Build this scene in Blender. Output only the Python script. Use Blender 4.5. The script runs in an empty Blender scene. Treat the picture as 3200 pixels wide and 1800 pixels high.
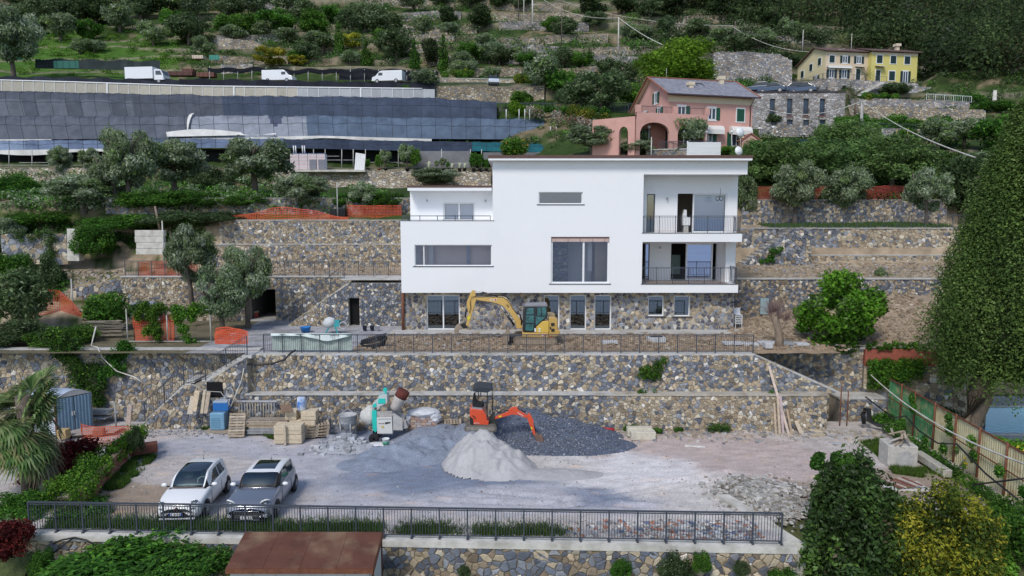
import bpy,math,random
from math import*
import numpy as np
from mathutils import Vector,Matrix,noise
from mathutils.bvhtree import BVHTree
sc=bpy.context.scene
COL=sc.collection
PI=pi
FOC=2200.0
TH=atan(228.0/FOC)
CT,ST=cos(TH),sin(TH)
CZ=11.0
cd=bpy.data.cameras.new('camera')
cd.sensor_width=36.0
cd.lens=36.0*FOC/3200.0
cd.clip_start=0.1
cd.clip_end=20000
cam=bpy.data.objects.new('camera',cd)
cam.location=(0,0,CZ)
cam.rotation_euler=(PI/2-TH,0,0)
COL.objects.link(cam)
sc.camera=cam
SUN_EL,SUN_AZ=radians(48),radians(205)
w=bpy.data.worlds.new('World')
sc.world=w
w.use_nodes=1
wn=w.node_tree
bg=wn.nodes['Background']
sky=wn.nodes.new('ShaderNodeTexSky')
sky.sky_type='NISHITA'
sky.sun_disc=0
sky.sun_elevation=SUN_EL
sky.sun_rotation=SUN_AZ
sky.air_density=1.0
sky.dust_density=0.8
sky.ozone_density=1.2
wn.links.new(sky.outputs[0],bg.inputs[0])
bg.inputs[1].default_value=0.135
sl=bpy.data.lights.new('sun','SUN')
sl.energy=2.0
sl.angle=radians(16)
sl.color=(1.0,0.95,0.88)
so=bpy.data.objects.new('sun',sl)
d=Vector((sin(SUN_AZ)*cos(SUN_EL),cos(SUN_AZ)*cos(SUN_EL),sin(SUN_EL)))
so.rotation_euler=d.to_track_quat('Z','Y').to_euler()
so.location=(0,0,60)
COL.objects.link(so)
sc.view_settings.view_transform='Standard'
sc.view_settings.look='None'
sc.view_settings.exposure=0.18
sc.view_settings.gamma=1.0
sc.view_settings.use_curve_mapping=0
def at(px,py,Y):
 "world point that the photograph shows at pixel (px, py) when it stands Y metres in front of the camera"
 u=(900-py)/FOC
 t=Y/(CT+ST*u)
 return Vector(((px-1600)/FOC*t,Y,CZ+(-ST+CT*u)*t))
def onz(px,py,z):
 u=(900-py)/FOC
 t=(z-CZ)/(-ST+CT*u)
 return Vector(((px-1600)/FOC*t,(CT+ST*u)*t,z))
def lerp(a,b,t):
 return a+(b-a)*t
def interp(tab,x):
 if x<=tab[0][0]:
  return tab[0][1]
 for(a,va),(b,vb)in zip(tab,tab[1:]):
  if x<=b:
   return va+(vb-va)*(x-a)/(b-a)
 return tab[-1][1]
def fbm(x,y,z=0.0,o=4):
 return noise.fractal(Vector((x,y,z)),0.9,2.1,o)
MATS={}
def _n(nt,t,**k):
 n=nt.nodes.new(t)
 for a,b in k.items():
  setattr(n,a,b)
 return n
def mat(name,col=(.5,.5,.5),rough=.75,metal=0.0,var=.12,scale=3.0,bump=0.0,bscale=30.0,col2=None,amt=.5,attr=0,spec=.4,coat=0.0,orand=0.0,s2=1.5,stretch=None,sheen=0):
 if name in MATS:
  return MATS[name]
 m=bpy.data.materials.new(name)
 m.use_nodes=1
 nt=m.node_tree
 L=nt.links.new
 p=nt.nodes['Principled BSDF']
 p.inputs['Roughness'].default_value=rough
 p.inputs['Metallic'].default_value=metal
 p.inputs['Specular IOR Level'].default_value=spec
 p.inputs['Coat Weight'].default_value=coat
 p.inputs['Coat Roughness'].default_value=.06
 tc=_n(nt,'ShaderNodeTexCoord')
 vec=tc.outputs['Object']
 if stretch:
  mp=_n(nt,'ShaderNodeMapping')
  mp.inputs['Scale'].default_value=stretch
  L(vec,mp.inputs[0])
  vec=mp.outputs[0]
 if attr:
  a=_n(nt,'ShaderNodeAttribute',attribute_name='Col')
  base=a.outputs['Color']
 else:
  a=_n(nt,'ShaderNodeRGB')
  a.outputs[0].default_value=(*col,1)
  base=a.outputs[0]
 if col2:
  n2=_n(nt,'ShaderNodeTexNoise')
  n2.inputs['Scale'].default_value=s2
  n2.inputs['Detail'].default_value=6
  L(vec,n2.inputs['Vector'])
  r=_n(nt,'ShaderNodeMapRange')
  r.inputs[1].default_value=.62-amt*.35
  r.inputs[2].default_value=.78-amt*.25
  L(n2.outputs[0],r.inputs[0])
  mx=_n(nt,'ShaderNodeMix',data_type='RGBA')
  L(r.outputs[0],mx.inputs['Factor'])
  L(base,mx.inputs['A'])
  mx.inputs['B'].default_value=(*col2,1)
  base=mx.outputs['Result']
 if var>0:
  n1=_n(nt,'ShaderNodeTexNoise')
  n1.inputs['Scale'].default_value=scale
  n1.inputs['Detail'].default_value=8
  n1.inputs['Roughness'].default_value=.65
  L(vec,n1.inputs['Vector'])
  r=_n(nt,'ShaderNodeMapRange')
  r.inputs[1].default_value=.3
  r.inputs[2].default_value=.7
  r.inputs[3].default_value=1-var
  r.inputs[4].default_value=1+var
  L(n1.outputs[0],r.inputs[0])
  mx=_n(nt,'ShaderNodeVectorMath',operation='SCALE')
  L(base,mx.inputs[0])
  L(r.outputs[0],mx.inputs['Scale'])
  base=mx.outputs[0]
 if orand>0:
  oi=_n(nt,'ShaderNodeObjectInfo')
  h=_n(nt,'ShaderNodeHueSaturation')
  r=_n(nt,'ShaderNodeMapRange')
  r.inputs[3].default_value=1-orand
  r.inputs[4].default_value=1+orand
  L(oi.outputs['Random'],r.inputs[0])
  L(r.outputs[0],h.inputs['Value'])
  r2=_n(nt,'ShaderNodeMapRange')
  r2.inputs[3].default_value=.5-orand*.06
  r2.inputs[4].default_value=.5+orand*.06
  mm=_n(nt,'ShaderNodeMath',operation='FRACT')
  m7=_n(nt,'ShaderNodeMath',operation='MULTIPLY')
  m7.inputs[1].default_value=7.31
  L(oi.outputs['Random'],m7.inputs[0])
  L(m7.outputs[0],mm.inputs[0])
  L(mm.outputs[0],r2.inputs[0])
  L(r2.outputs[0],h.inputs['Hue'])
  L(base,h.inputs['Color'])
  base=h.outputs[0]
 L(base,p.inputs['Base Color'])
 if bump>0:
  nb=_n(nt,'ShaderNodeTexNoise')
  nb.inputs['Scale'].default_value=bscale
  nb.inputs['Detail'].default_value=5
  L(vec,nb.inputs['Vector'])
  b=_n(nt,'ShaderNodeBump')
  b.inputs['Strength'].default_value=bump
  b.inputs['Distance'].default_value=.05
  L(nb.outputs[0],b.inputs['Height'])
  L(b.outputs[0],p.inputs['Normal'])
 MATS[name]=m
 return m
def farstone(name,cols,scale=2.6,mortar=(.30,.26,.20),flat=1.7):
 "dry stone walling too far off to tell the stones apart"
 if name in MATS:
  return MATS[name]
 m=mat(name,(.4,.4,.4),rough=.9,var=0)
 nt=m.node_tree
 L=nt.links.new
 p=nt.nodes['Principled BSDF']
 tc=_n(nt,'ShaderNodeTexCoord')
 mp=_n(nt,'ShaderNodeMapping')
 mp.inputs['Scale'].default_value=(1,1,flat)
 L(tc.outputs['Object'],mp.inputs[0])
 nz=_n(nt,'ShaderNodeTexNoise')
 nz.inputs['Scale'].default_value=1.6
 L(mp.outputs[0],nz.inputs['Vector'])
 ad=_n(nt,'ShaderNodeVectorMath',operation='MULTIPLY_ADD')
 ad.inputs[1].default_value=(.5,.5,.5)
 L(nz.outputs['Color'],ad.inputs[0])
 L(mp.outputs[0],ad.inputs[2])
 v=_n(nt,'ShaderNodeTexVoronoi')
 v.inputs['Scale'].default_value=scale
 L(ad.outputs[0],v.inputs['Vector'])
 ve=_n(nt,'ShaderNodeTexVoronoi',feature='DISTANCE_TO_EDGE')
 ve.inputs['Scale'].default_value=scale
 L(ad.outputs[0],ve.inputs['Vector'])
 cr=_n(nt,'ShaderNodeValToRGB')
 cr.color_ramp.interpolation='CONSTANT'
 el=cr.color_ramp.elements
 while len(el)<len(cols):
  el.new(.5)
 for i,c in enumerate(cols):
  el[i].position=i/len(cols)
  el[i].color=(*c,1)
 sp=_n(nt,'ShaderNodeSeparateColor')
 L(v.outputs['Color'],sp.inputs[0])
 L(sp.outputs[0],cr.inputs[0])
 r=_n(nt,'ShaderNodeMapRange')
 r.inputs[1].default_value=.02
 r.inputs[2].default_value=.10
 L(ve.outputs['Distance'],r.inputs[0])
 mx=_n(nt,'ShaderNodeMix',data_type='RGBA')
 mx.inputs['A'].default_value=(*mortar,1)
 L(r.outputs[0],mx.inputs['Factor'])
 L(cr.outputs[0],mx.inputs['B'])
 n3=_n(nt,'ShaderNodeTexNoise')
 n3.inputs['Scale'].default_value=.35
 n3.inputs['Detail'].default_value=5
 L(tc.outputs['Object'],n3.inputs['Vector'])
 r3=_n(nt,'ShaderNodeMapRange')
 r3.inputs[1].default_value=.3
 r3.inputs[2].default_value=.7
 r3.inputs[3].default_value=.65
 r3.inputs[4].default_value=1.25
 L(n3.outputs[0],r3.inputs[0])
 vs=_n(nt,'ShaderNodeVectorMath',operation='SCALE')
 L(mx.outputs['Result'],vs.inputs[0])
 L(r3.outputs[0],vs.inputs['Scale'])
 L(vs.outputs[0],p.inputs['Base Color'])
 b=_n(nt,'ShaderNodeBump')
 b.inputs['Strength'].default_value=1
 b.inputs['Distance'].default_value=.12
 L(r.outputs[0],b.inputs['Height'])
 L(b.outputs[0],p.inputs['Normal'])
 return m
def glass(name,tint=(.5,.56,.6),refl=.25,rcol=(.9,.95,1.0),thru=.6):
 if name in MATS:
  return MATS[name]
 m=bpy.data.materials.new(name)
 m.use_nodes=1
 nt=m.node_tree
 nt.nodes.clear()
 o=_n(nt,'ShaderNodeOutputMaterial')
 g=_n(nt,'ShaderNodeBsdfGlossy')
 g.inputs['Roughness'].default_value=.015
 g.inputs['Color'].default_value=(*rcol,1)
 t=_n(nt,'ShaderNodeBsdfTransparent')
 t.inputs['Color'].default_value=(tint[0]*thru,tint[1]*thru,tint[2]*thru,1)
 fr=_n(nt,'ShaderNodeFresnel')
 fr.inputs[0].default_value=1.5
 a=_n(nt,'ShaderNodeMath',operation='ADD')
 a.use_clamp=1
 a.inputs[1].default_value=refl
 nt.links.new(fr.outputs[0],a.inputs[0])
 x=_n(nt,'ShaderNodeMixShader')
 nt.links.new(a.outputs[0],x.inputs[0])
 nt.links.new(t.outputs[0],x.inputs[1])
 nt.links.new(g.outputs[0],x.inputs[2])
 nt.links.new(x.outputs[0],o.inputs[0])
 MATS[name]=m
 return m
def wl(o):
 v=Vector((0,0,0))
 while o:
  v+=o.location
  o=o.parent
 return v
def link(name,me,parent=None,world=0):
 o=bpy.data.objects.new(name,me)
 COL.objects.link(o)
 if parent:
  o.parent=parent
  if world:
   o.location=-wl(parent)
 return o
def tag(o,label=None,cat=None,group=None,kind=None):
 if label:
  o['label']=label
 if cat:
  o['category']=cat
 if group:
  o['group']=group
 if kind:
  o['kind']=kind
 return o
def thing(name,label,cat,loc=(0,0,0),rz=0.0,group=None):
 o=bpy.data.objects.new(name,None)
 o.empty_display_size=.2
 COL.objects.link(o)
 o.location=loc
 o.rotation_euler=(0,0,rz)
 return tag(o,label,cat,group)
def dup(root,loc=None,rz=None,label=None,group=None,scale=None):
 r=root.copy()
 COL.objects.link(r)
 if loc is not None:
  r.location=loc
 if rz is not None:
  r.rotation_euler=(0,0,rz)
 if scale is not None:
  r.scale=scale if hasattr(scale,'__len__')else(scale,)*3
 if label:
  r['label']=label
 if group:
  r['group']=group
 for ch in list(root.children):
  c=ch.copy()
  COL.objects.link(c)
  c.parent=r
  for g in ch.children:
   e=g.copy()
   COL.objects.link(e)
   e.parent=c
 return r
class MB:
 def __init__(s):
  s.v,s.f,s.c,s.m,s.s,s.pc=[],[],[],[],[],None
 def add(s,vs,fs,c=(1,1,1),m=0,M=None,smooth=0):
  b=len(s.v)
  if M is not None:
   vs=[M@Vector(p)for p in vs]
  s.v.extend(tuple(p)for p in vs)
  for f in fs:
   s.f.append(tuple(i+b for i in f))
   s.c.append(c)
   s.m.append(m)
   s.s.append(smooth)
  return s
 def box(s,a,b,c=(1,1,1),m=0,M=None):
  x0,y0,z0=a
  x1,y1,z1=b
  return s.add([(x0,y0,z0),(x1,y0,z0),(x1,y1,z0),(x0,y1,z0),(x0,y0,z1),(x1,y0,z1),(x1,y1,z1),(x0,y1,z1)],[(0,3,2,1),(4,5,6,7),(0,1,5,4),(1,2,6,5),(2,3,7,6),(3,0,4,7)],c,m,M)
 def bar(s,p0,p1,w,h=None,c=(1,1,1),m=0,up=(0,0,1)):
  h=h or w
  p0,p1=Vector(p0),Vector(p1)
  d=p1-p0
  L=d.length
  if L<1e-6:
   return s
  d.normalize()
  up=Vector(up)
  if abs(d.dot(up))>.98:
   up=Vector((1,0,0))
  sd=d.cross(up).normalized()
  u=sd.cross(d)
  M=Matrix((sd,d,u)).transposed().to_4x4()
  M.translation=p0
  return s.box((-w/2,0,-h/2),(w/2,L,h/2),c,m,M)
 def tube(s,pts,r,n=6,c=(1,1,1),m=0,cap=1,smooth=1):
  pts=[Vector(p)for p in pts]
  k=len(pts)
  rs=r if hasattr(r,'__len__')else[r]*k
  b=[]
  up=Vector((0,0,1))
  for i,p in enumerate(pts):
   d=(pts[min(i+1,k-1)]-pts[max(i-1,0)])
   if d.length<1e-7:
    d=Vector((0,0,1))
   d.normalize()
   a=up if abs(d.dot(up))<.95 else Vector((1,0,0))
   x=d.cross(a).normalized()
   y=d.cross(x)
   for j in range(n):
    t=2*PI*j/n
    b.append(p+(x*cos(t)+y*sin(t))*rs[i])
  fs=[]
  for i in range(k-1):
   for j in range(n):
    q=(j+1)%n
    fs.append((i*n+j,i*n+q,(i+1)*n+q,(i+1)*n+j))
  s.add(b,fs,c,m,smooth=smooth)
  if cap:
   o=len(s.v)-len(b)
   for ring in(range(n-1,-1,-1),range((k-1)*n,k*n)):
    s.f.append(tuple(o+i for i in ring))
    s.c.append(c)
    s.m.append(m)
    s.s.append(0)
  return s
 def cyl(s,p0,p1,r0,r1=None,n=12,c=(1,1,1),m=0,smooth=1):
  return s.tube([p0,p1],[r0,r0 if r1 is None else r1],n,c,m,1,smooth)
 def lathe(s,prof,n=16,c=(1,1,1),m=0,M=None,smooth=1):
  vs,fs=[],[]
  for r,z in prof:
   for j in range(n):
    t=2*PI*j/n
    vs.append((r*cos(t),r*sin(t),z))
  for i in range(len(prof)-1):
   for j in range(n):
    q=(j+1)%n
    fs.append((i*n+j,i*n+q,(i+1)*n+q,(i+1)*n+j))
  fs.append(tuple(range(n-1,-1,-1)))
  fs.append(tuple(range((len(prof)-1)*n,len(prof)*n)))
  return s.add(vs,fs,c,m,M,smooth)
 def prism(s,poly,y0,y1,c=(1,1,1),m=0,M=None):
  "poly in (x, z), extruded along y"
  n=len(poly)
  vs=[(x,y0,z)for x,z in poly]+[(x,y1,z)for x,z in poly]
  fs=[tuple(range(n)),tuple(range(2*n-1,n-1,-1))]
  fs+=[(i,i+n,(i+1)%n+n,(i+1)%n)for i in range(n)]
  return s.add(vs,fs,c,m,M)
 def blob(s,c0,r,n=2,c=(1,1,1),m=0,jit=.15,rng=random,squash=1.0):
  "rough lump from a cube-sphere"
  vs,fs,idx=[],[],{}
  N=n+1
  rx,ry,rz=r if hasattr(r,'__len__')else(r,r,r*squash)
  sd=rng.random()*99
  for ax in range(3):
   for sg in(-1,1):
    g=[]
    for i in range(N+1):
     for j in range(N+1):
      p=[0,0,0]
      p[ax]=sg
      p[(ax+1)%3]=2*i/N-1
      p[(ax+2)%3]=2*j/N-1
      k=(round(p[0],3),round(p[1],3),round(p[2],3))
      if k not in idx:
       q=Vector(p).normalized()
       q*=1+jit*2*noise.noise(q*1.7+Vector((sd,0,0)))
       idx[k]=len(vs)
       vs.append((c0[0]+q.x*rx,c0[1]+q.y*ry,c0[2]+q.z*rz))
      g.append(idx[k])
    for i in range(N):
     for j in range(N):
      a,b,cc,dd=g[i*(N+1)+j],g[(i+1)*(N+1)+j],g[(i+1)*(N+1)+j+1],g[i*(N+1)+j+1]
      fs.append((a,b,cc,dd)if sg>0 else(a,dd,cc,b))
  return s.add(vs,fs,c,m)
 def mesh(s,name,mats):
  me=bpy.data.meshes.new(name)
  me.from_pydata(s.v,[],s.f)
  if isinstance(mats,str):
   mats=MATS[mats]
  if not hasattr(mats,'__len__'):
   mats=[mats]
  for x in mats:
   me.materials.append(x)
  n=len(s.f)
  if n:
   cs=s.pc or s.c
   a=me.attributes.new('Col','FLOAT_COLOR','POINT' if s.pc else 'FACE')
   arr=np.ones((len(cs),4),dtype=np.float32)
   arr[:,:3]=np.array(cs,dtype=np.float32)
   a.data.foreach_set('color',arr.ravel())
   if len(mats)>1:
    me.polygons.foreach_set('material_index',np.array(s.m,dtype=np.int32))
   me.polygons.foreach_set('use_smooth',np.array(s.s,dtype=bool))
  me.update()
  return me
 def build(s,name,mats,parent=None,world=0,bevel=0,kind=None,sub=0,label=None):
  o=link(name,s.mesh(name,mats),parent,world)
  if bevel:
   b=o.modifiers.new('bevel','BEVEL')
   b.width=bevel
   b.segments=2
   b.limit_method='ANGLE'
  if sub:
   b=o.modifiers.new('sub','SUBSURF')
   b.levels=b.render_levels=sub
  if kind:
   o['kind']=kind
  if label:
   o['label']=label
  return o
def fastmesh(name,verts,nper,cols,mats,smooth=0):
 "verts (n*nper, 3): n separate polygons of nper corners, cols (n, 3)"
 n=len(verts)//nper
 me=bpy.data.meshes.new(name)
 me.vertices.add(n*nper)
 me.vertices.foreach_set('co',np.asarray(verts,dtype=np.float32).ravel())
 me.loops.add(n*nper)
 me.loops.foreach_set('vertex_index',np.arange(n*nper,dtype=np.int32))
 me.polygons.add(n)
 me.polygons.foreach_set('loop_start',np.arange(0,n*nper,nper,dtype=np.int32))
 try:
  me.polygons.foreach_set('loop_total',np.full(n,nper,dtype=np.int32))
 except Exception:
  pass
 a=me.attributes.new('Col','FLOAT_COLOR','FACE')
 arr=np.ones((n,4),dtype=np.float32)
 arr[:,:3]=cols
 a.data.foreach_set('color',arr.ravel())
 me.materials.append(mats)
 me.update(calc_edges=1)
 me.validate()
 return me
TAN,CREAM,SLATE,GREY,BROWN,PALE=(.40,.325,.23),(.52,.455,.35),(.135,.15,.185),(.26,.275,.31),(.25,.195,.14),(.66,.63,.58)
PAL_MAIN=[(TAN,27),(CREAM,13),(SLATE,30),(GREY,17),(BROWN,9),(PALE,4)]
PAL_TAN=[(TAN,46),(CREAM,26),(SLATE,8),(GREY,10),(BROWN,6),(PALE,4)]
PAL_GREY=[(TAN,16),(CREAM,8),(SLATE,26),(GREY,36),(BROWN,6),(PALE,8)]
PAL_DARK=[(TAN,24),(CREAM,6),(SLATE,40),(GREY,14),(BROWN,14),(PALE,2)]
def clip(poly,nx,ny,d):
 "keep the side nx*x + ny*y <= d"
 out=[]
 n=len(poly)
 for i in range(n):
  a,b=poly[i],poly[(i+1)%n]
  da,db=nx*a[0]+ny*a[1]-d,nx*b[0]+ny*b[1]-d
  if da<=0:
   out.append(a)
  if(da<0)!=(db<0)and abs(da-db)>1e-12:
   t=da/(da-db)
   out.append((a[0]+(b[0]-a[0])*t,a[1]+(b[1]-a[1])*t))
 return out
def cells(u0,u1,v0,v1,sz,asp,rng,planes=(),holes=(),gap=.008):
 "irregular rubble stones as convex polygons (weighted Voronoi on a loosely coursed grid)"
 dv=sz/sqrt(asp)
 du=dv*asp
 nr=max(1,int(round((v1-v0)/dv)))
 dv=(v1-v0)/nr
 grid={}
 rows=[]
 for j in range(-1,nr+1):
  k=rng.uniform(.72,1.35)
  nc=int(ceil((u1-u0)/(du*k)))+2
  row=[]
  for i in range(-1,nc):
   if rng.random()<.14:
    continue
   uu=u0+(i+.5+rng.uniform(-.5,.5))*du*k
   vv=v0+(j+.5+rng.uniform(-.48,.48))*dv
   row.append((uu,vv,rng.uniform(-.2,.5)*dv*dv))
   if rng.random()<.38:
    row.append((uu+rng.uniform(-.6,.6)*du,vv+rng.choice((-.5,.5))*dv,rng.uniform(-.45,-.1)*dv*dv))
  rows.append(row)
 pts=[p for r in rows for p in r]
 G=du*1.5
 for q,p in enumerate(pts):
  grid.setdefault((int(p[0]//G),int(p[1]//G)),[]).append(q)
 res=[]
 for q,(x,y,wq)in enumerate(pts):
  if x<u0-du*.3 or x>u1+du*.3 or y<v0-dv*.4 or y>v1+dv*.4:
   continue
  poly=[(max(u0,x-2*du),max(v0,y-2*dv)),(min(u1,x+2*du),max(v0,y-2*dv)),(min(u1,x+2*du),min(v1,y+2*dv)),(max(u0,x-2*du),min(v1,y+2*dv))]
  gx,gy=int(x//G),int(y//G)
  nb=[]
  for a in(-1,0,1):
   for b in(-1,0,1):
    nb+=grid.get((gx+a,gy+b),[])
  nb.sort(key=lambda k:(pts[k][0]-x)**2+(pts[k][1]-y)**2)
  for k in nb[1:16]:
   X,Y,W=pts[k]
   nx,ny=X-x,Y-y
   L2=hypot(nx,ny)
   if L2<1e-4:
    continue
   d=(X*X+Y*Y-x*x-y*y+wq-W)/2
   poly=clip(poly,nx/L2,ny/L2,d/L2-gap)
   if len(poly)<3:
    break
  if len(poly)<3:
   continue
  for(nx,ny,d)in planes:
   poly=clip(poly,nx,ny,d)
   if len(poly)<3:
    break
  if len(poly)<3:
   continue
  cx=sum(p[0]for p in poly)/len(poly)
  cy=sum(p[1]for p in poly)/len(poly)
  ok=1
  for(a,b,c,e)in holes:
   if max(p[0]for p in poly)<a or min(p[0]for p in poly)>c or max(p[1]for p in poly)<b or min(p[1]for p in poly)>e:
    continue
   sd=[(a-cx,(1,0,a)),(cx-c,(-1,0,-c)),(b-cy,(0,1,b)),(cy-e,(0,-1,-e))]
   s_,pl=max(sd)
   if s_<=0:
    ok=0
    break
   poly=clip(poly,*pl)
   if len(poly)<3:
    ok=0
    break
  if not ok:
   continue
  A=abs(sum(poly[i][0]*poly[(i+1)%len(poly)][1]-poly[(i+1)%len(poly)][0]*poly[i][1]for i in range(len(poly))))/2
  if A<(sz*.18)**2:
   continue
  res.append((poly,A))
 return res
def pick(pal,rng):
 t=rng.uniform(0,sum(w for _,w in pal))
 for c,w_ in pal:
  t-=w_
  if t<=0:
   break
 k=rng.uniform(.65,1.25)
 h=rng.uniform(-.03,.03)
 return(max(.02,c[0]*k*(1+h)),max(.02,c[1]*k),max(.02,c[2]*k*(1-h)))
def stone_geo(mb,poly,O,U,V,N,c,rng,proud=.06):
 n=len(poly)
 if n<3:
  return
 if n<=8 and proud>.04:
  e=[]
  for i in range(n):
   a,b=poly[i],poly[(i+1)%n]
   e.append(a)
   L=hypot(b[0]-a[0],b[1]-a[1])
   if L>.13:
    t,k=rng.uniform(.35,.65),rng.uniform(-.028,.012)
    nx_,ny_=(b[1]-a[1])/L,-(b[0]-a[0])/L
    if sum((a[0]+(b[0]-a[0])*t-p[0])*nx_+(a[1]+(b[1]-a[1])*t-p[1])*ny_ for p in poly)<0:
     nx_,ny_=-nx_,-ny_
    e.append((a[0]+(b[0]-a[0])*t+nx_*k,a[1]+(b[1]-a[1])*t+ny_*k))
  poly=e
  n=len(poly)
 q=[]
 for i in range(n):
  a,b=poly[i],poly[(i+1)%n]
  L=hypot(b[0]-a[0],b[1]-a[1])
  if L<.02:
   q.append(((a[0]+b[0])/2,(a[1]+b[1])/2))
  else:
   t=min(.22,.03/L)
   q.append((a[0]+(b[0]-a[0])*t,a[1]+(b[1]-a[1])*t))
   q.append((b[0]-(b[0]-a[0])*t,b[1]-(b[1]-a[1])*t))
 n=len(q)
 if n>14:
  q=poly
  n=len(q)
 cx=sum(p[0]for p in q)/n
 cy=sum(p[1]for p in q)/n
 pr=proud*rng.uniform(.5,1.2)
 tu,tv=rng.uniform(-.16,.16),rng.uniform(-.16,.16)
 vs=[]
 for k,h in((1.0,-.02),(.97,pr*.55),(.80,pr)):
  for(a,b)in q:
   x,y=cx+(a-cx)*k,cy+(b-cy)*k
   hh=h if h<0 else h+(x-cx)*tu*k*.6+(y-cy)*tv*.6
   vs.append(O+U*x+V*y+N*hh)
 fs=[]
 for r in range(2):
  for i in range(n):
   j=(i+1)%n
   fs.append((r*n+i,r*n+j,(r+1)*n+j,(r+1)*n+i))
 fs.append(tuple(range(2*n,3*n)))
 mb.add(vs,fs,c)
def masonry(parent,O,U,V,u1,v1,sz=.3,asp=1.35,pal=PAL_MAIN,planes=(),holes=(),seed=1,back=1,mortar=None,maxparts=300,minpx=10,proud=.05,palfn=None,thick=.35,u0=0.0,v0=0.0,gap=.007,outline=None):
 "stone facing on the plane O + u U + v V; U x V points away from the viewer's side, so N = -(U x V) flipped to face -Y"
 rng=random.Random(seed)
 O,U,V=Vector(O),Vector(U).normalized(),Vector(V).normalized()
 N=U.cross(V)
 if N.dot(Vector((0,0,CZ))-O)<0:
  N=-N
 cs=cells(u0,u1,v0,v1,sz,asp,rng,planes,holes,gap)
 big=[]
 for poly,A in cs:
  cx=sum(p[0]for p in poly)/len(poly)
  cy=sum(p[1]for p in poly)/len(poly)
  P=O+U*cx+V*cy
  px=sqrt(A)*FOC/max(5,P.y)
  big.append((px,poly,(cx,cy)))
 big.sort(key=lambda t:-t[0])
 sm=MATS['stone']
 rest=MB()
 for i,(px,poly,cc)in enumerate(big):
  c=pick(palfn(*cc)if palfn else pal,rng)
  if i<maxparts and px>=minpx:
   mb=MB()
   stone_geo(mb,poly,O,U,V,N,c,rng,proud)
   mb.build('stone',sm,parent,1)
  else:
   stone_geo(rest,poly,O,U,V,N,c,rng,proud)
 if rest.f:
  rest.build('small_stone',sm,parent,1,kind='stuff')
 if back:
  mb=MB()
  if outline:
   n=len(outline)
   vs=[O+U*a+V*b for a,b in outline]+[O+U*a+V*b-N*thick for a,b in outline]
   fs=[tuple(range(n)),tuple(range(2*n-1,n-1,-1))]+[(i,i+n,(i+1)%n+n,(i+1)%n)for i in range(n)]
   mb.add(vs,fs)
  else:
   us=sorted({u0,u1}|{h[0]for h in holes if u0<h[0]<u1}|{h[2]for h in holes if u0<h[2]<u1})
   vv=sorted({v0,v1}|{h[1]for h in holes if v0<h[1]<v1}|{h[3]for h in holes if v0<h[3]<v1})
   for a,b in zip(us,us[1:]):
    for c_,d_ in zip(vv,vv[1:]):
     m_=((a+b)/2,(c_+d_)/2)
     if any(h[0]<m_[0]<h[2]and h[1]<m_[1]<h[3]for h in holes):
      continue
     P=[O+U*a+V*c_,O+U*b+V*c_,O+U*b+V*d_,O+U*a+V*d_]
     Q=[p-N*thick for p in P]
     mb.add(P+Q,[(0,1,2,3),(7,6,5,4),(0,4,5,1),(1,5,6,2),(2,6,7,3),(3,7,4,0)])
  mb.build('mortar',mortar or MATS['mortar'],parent,1)
def railing(parent,pts,h=1.0,spacing=.95,nb=9,post=.055,bal=.016,rail=.05,m=None,joined=0,foot=1,drop=0.0,bname='baluster',single=0):
 "posts, top rail, bottom rail and balusters along a polyline of foot points; single: everything in one part"
 m=m or MATS['rail_grey']
 pts=[Vector(p)for p in pts]
 allmb=MB()
 bm_=None
 for si,(a,b)in enumerate(zip(pts,pts[1:])):
  L=hypot(b.x-a.x,b.y-a.y)
  L=max(L,.05)
  k=max(1,int(round(L/spacing)))
  top=MB()if not single else allmb
  top.bar(a+Vector((0,0,h)),b+Vector((0,0,h)),rail,rail*.7)
  if not single:
   top.build('top_rail',m,parent,1)
  low=MB()if not single else allmb
  low.bar(a+Vector((0,0,.1)),b+Vector((0,0,.1)),rail*.5,rail*.5)
  low.bar(a+Vector((0,0,h-.07)),b+Vector((0,0,h-.07)),rail*.45,rail*.45)
  if not single:
   low.build('lower_rail',m,parent,1)
  for i in range(k+(1 if si==len(pts)-2 else 0)):
   p=a.lerp(b,i/k)
   if single:
    allmb.box(p+Vector((-post/2,-post/2,-drop)),p+Vector((post/2,post/2,h)))
   else:
    if bm_ is None:
     q=MB()
     q.box((-post/2,-post/2,-drop),(post/2,post/2,h))
     if foot:
      q.box((-post*.8,-post*1.6,-drop),(post*.8,post*3.2,-drop+.03))
     bm_=q.mesh('post',m)
    o=link('post',bm_,parent)
    o.location=p-wl(parent)
  if not single and not joined:
   q=MB()
   q.box((-bal/2,-bal/2,.1),(bal/2,bal/2,h-.07))
   bme=q.mesh(bname,m)
  jm=allmb if single else MB()
  for i in range(k):
   for j in range(1,nb+1):
    p=a.lerp(b,(i+j/(nb+1))/k)
    if joined or single:
     jm.box(p+Vector((-bal/2,-bal/2,.1)),p+Vector((bal/2,bal/2,h-.07)))
    else:
     o=link(bname,bme,parent)
     o.location=p-wl(parent)
  if joined and not single:
   jm.build(bname+'_row',m,parent,1,kind='stuff')
 if single:
  allmb.build('railing_frame',m,parent,1)
mat('stone',attr=1,rough=.85,var=.22,scale=5,bump=.5,bscale=14)
mat('mortar',(.34,.30,.24),rough=.95,var=.25,scale=6,bump=.6,bscale=40,col2=(.22,.21,.20),amt=.5,s2=1.2)
mat('mortar_pale',(.48,.44,.38),rough=.95,var=.25,scale=6,bump=.6,bscale=40,col2=(.30,.26,.20),amt=.4,s2=1.5)
mat('mortar_brown',(.27,.21,.13),rough=.95,var=.3,scale=5,bump=.6,bscale=40,col2=(.14,.13,.12),amt=.5,s2=1.2)
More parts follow.
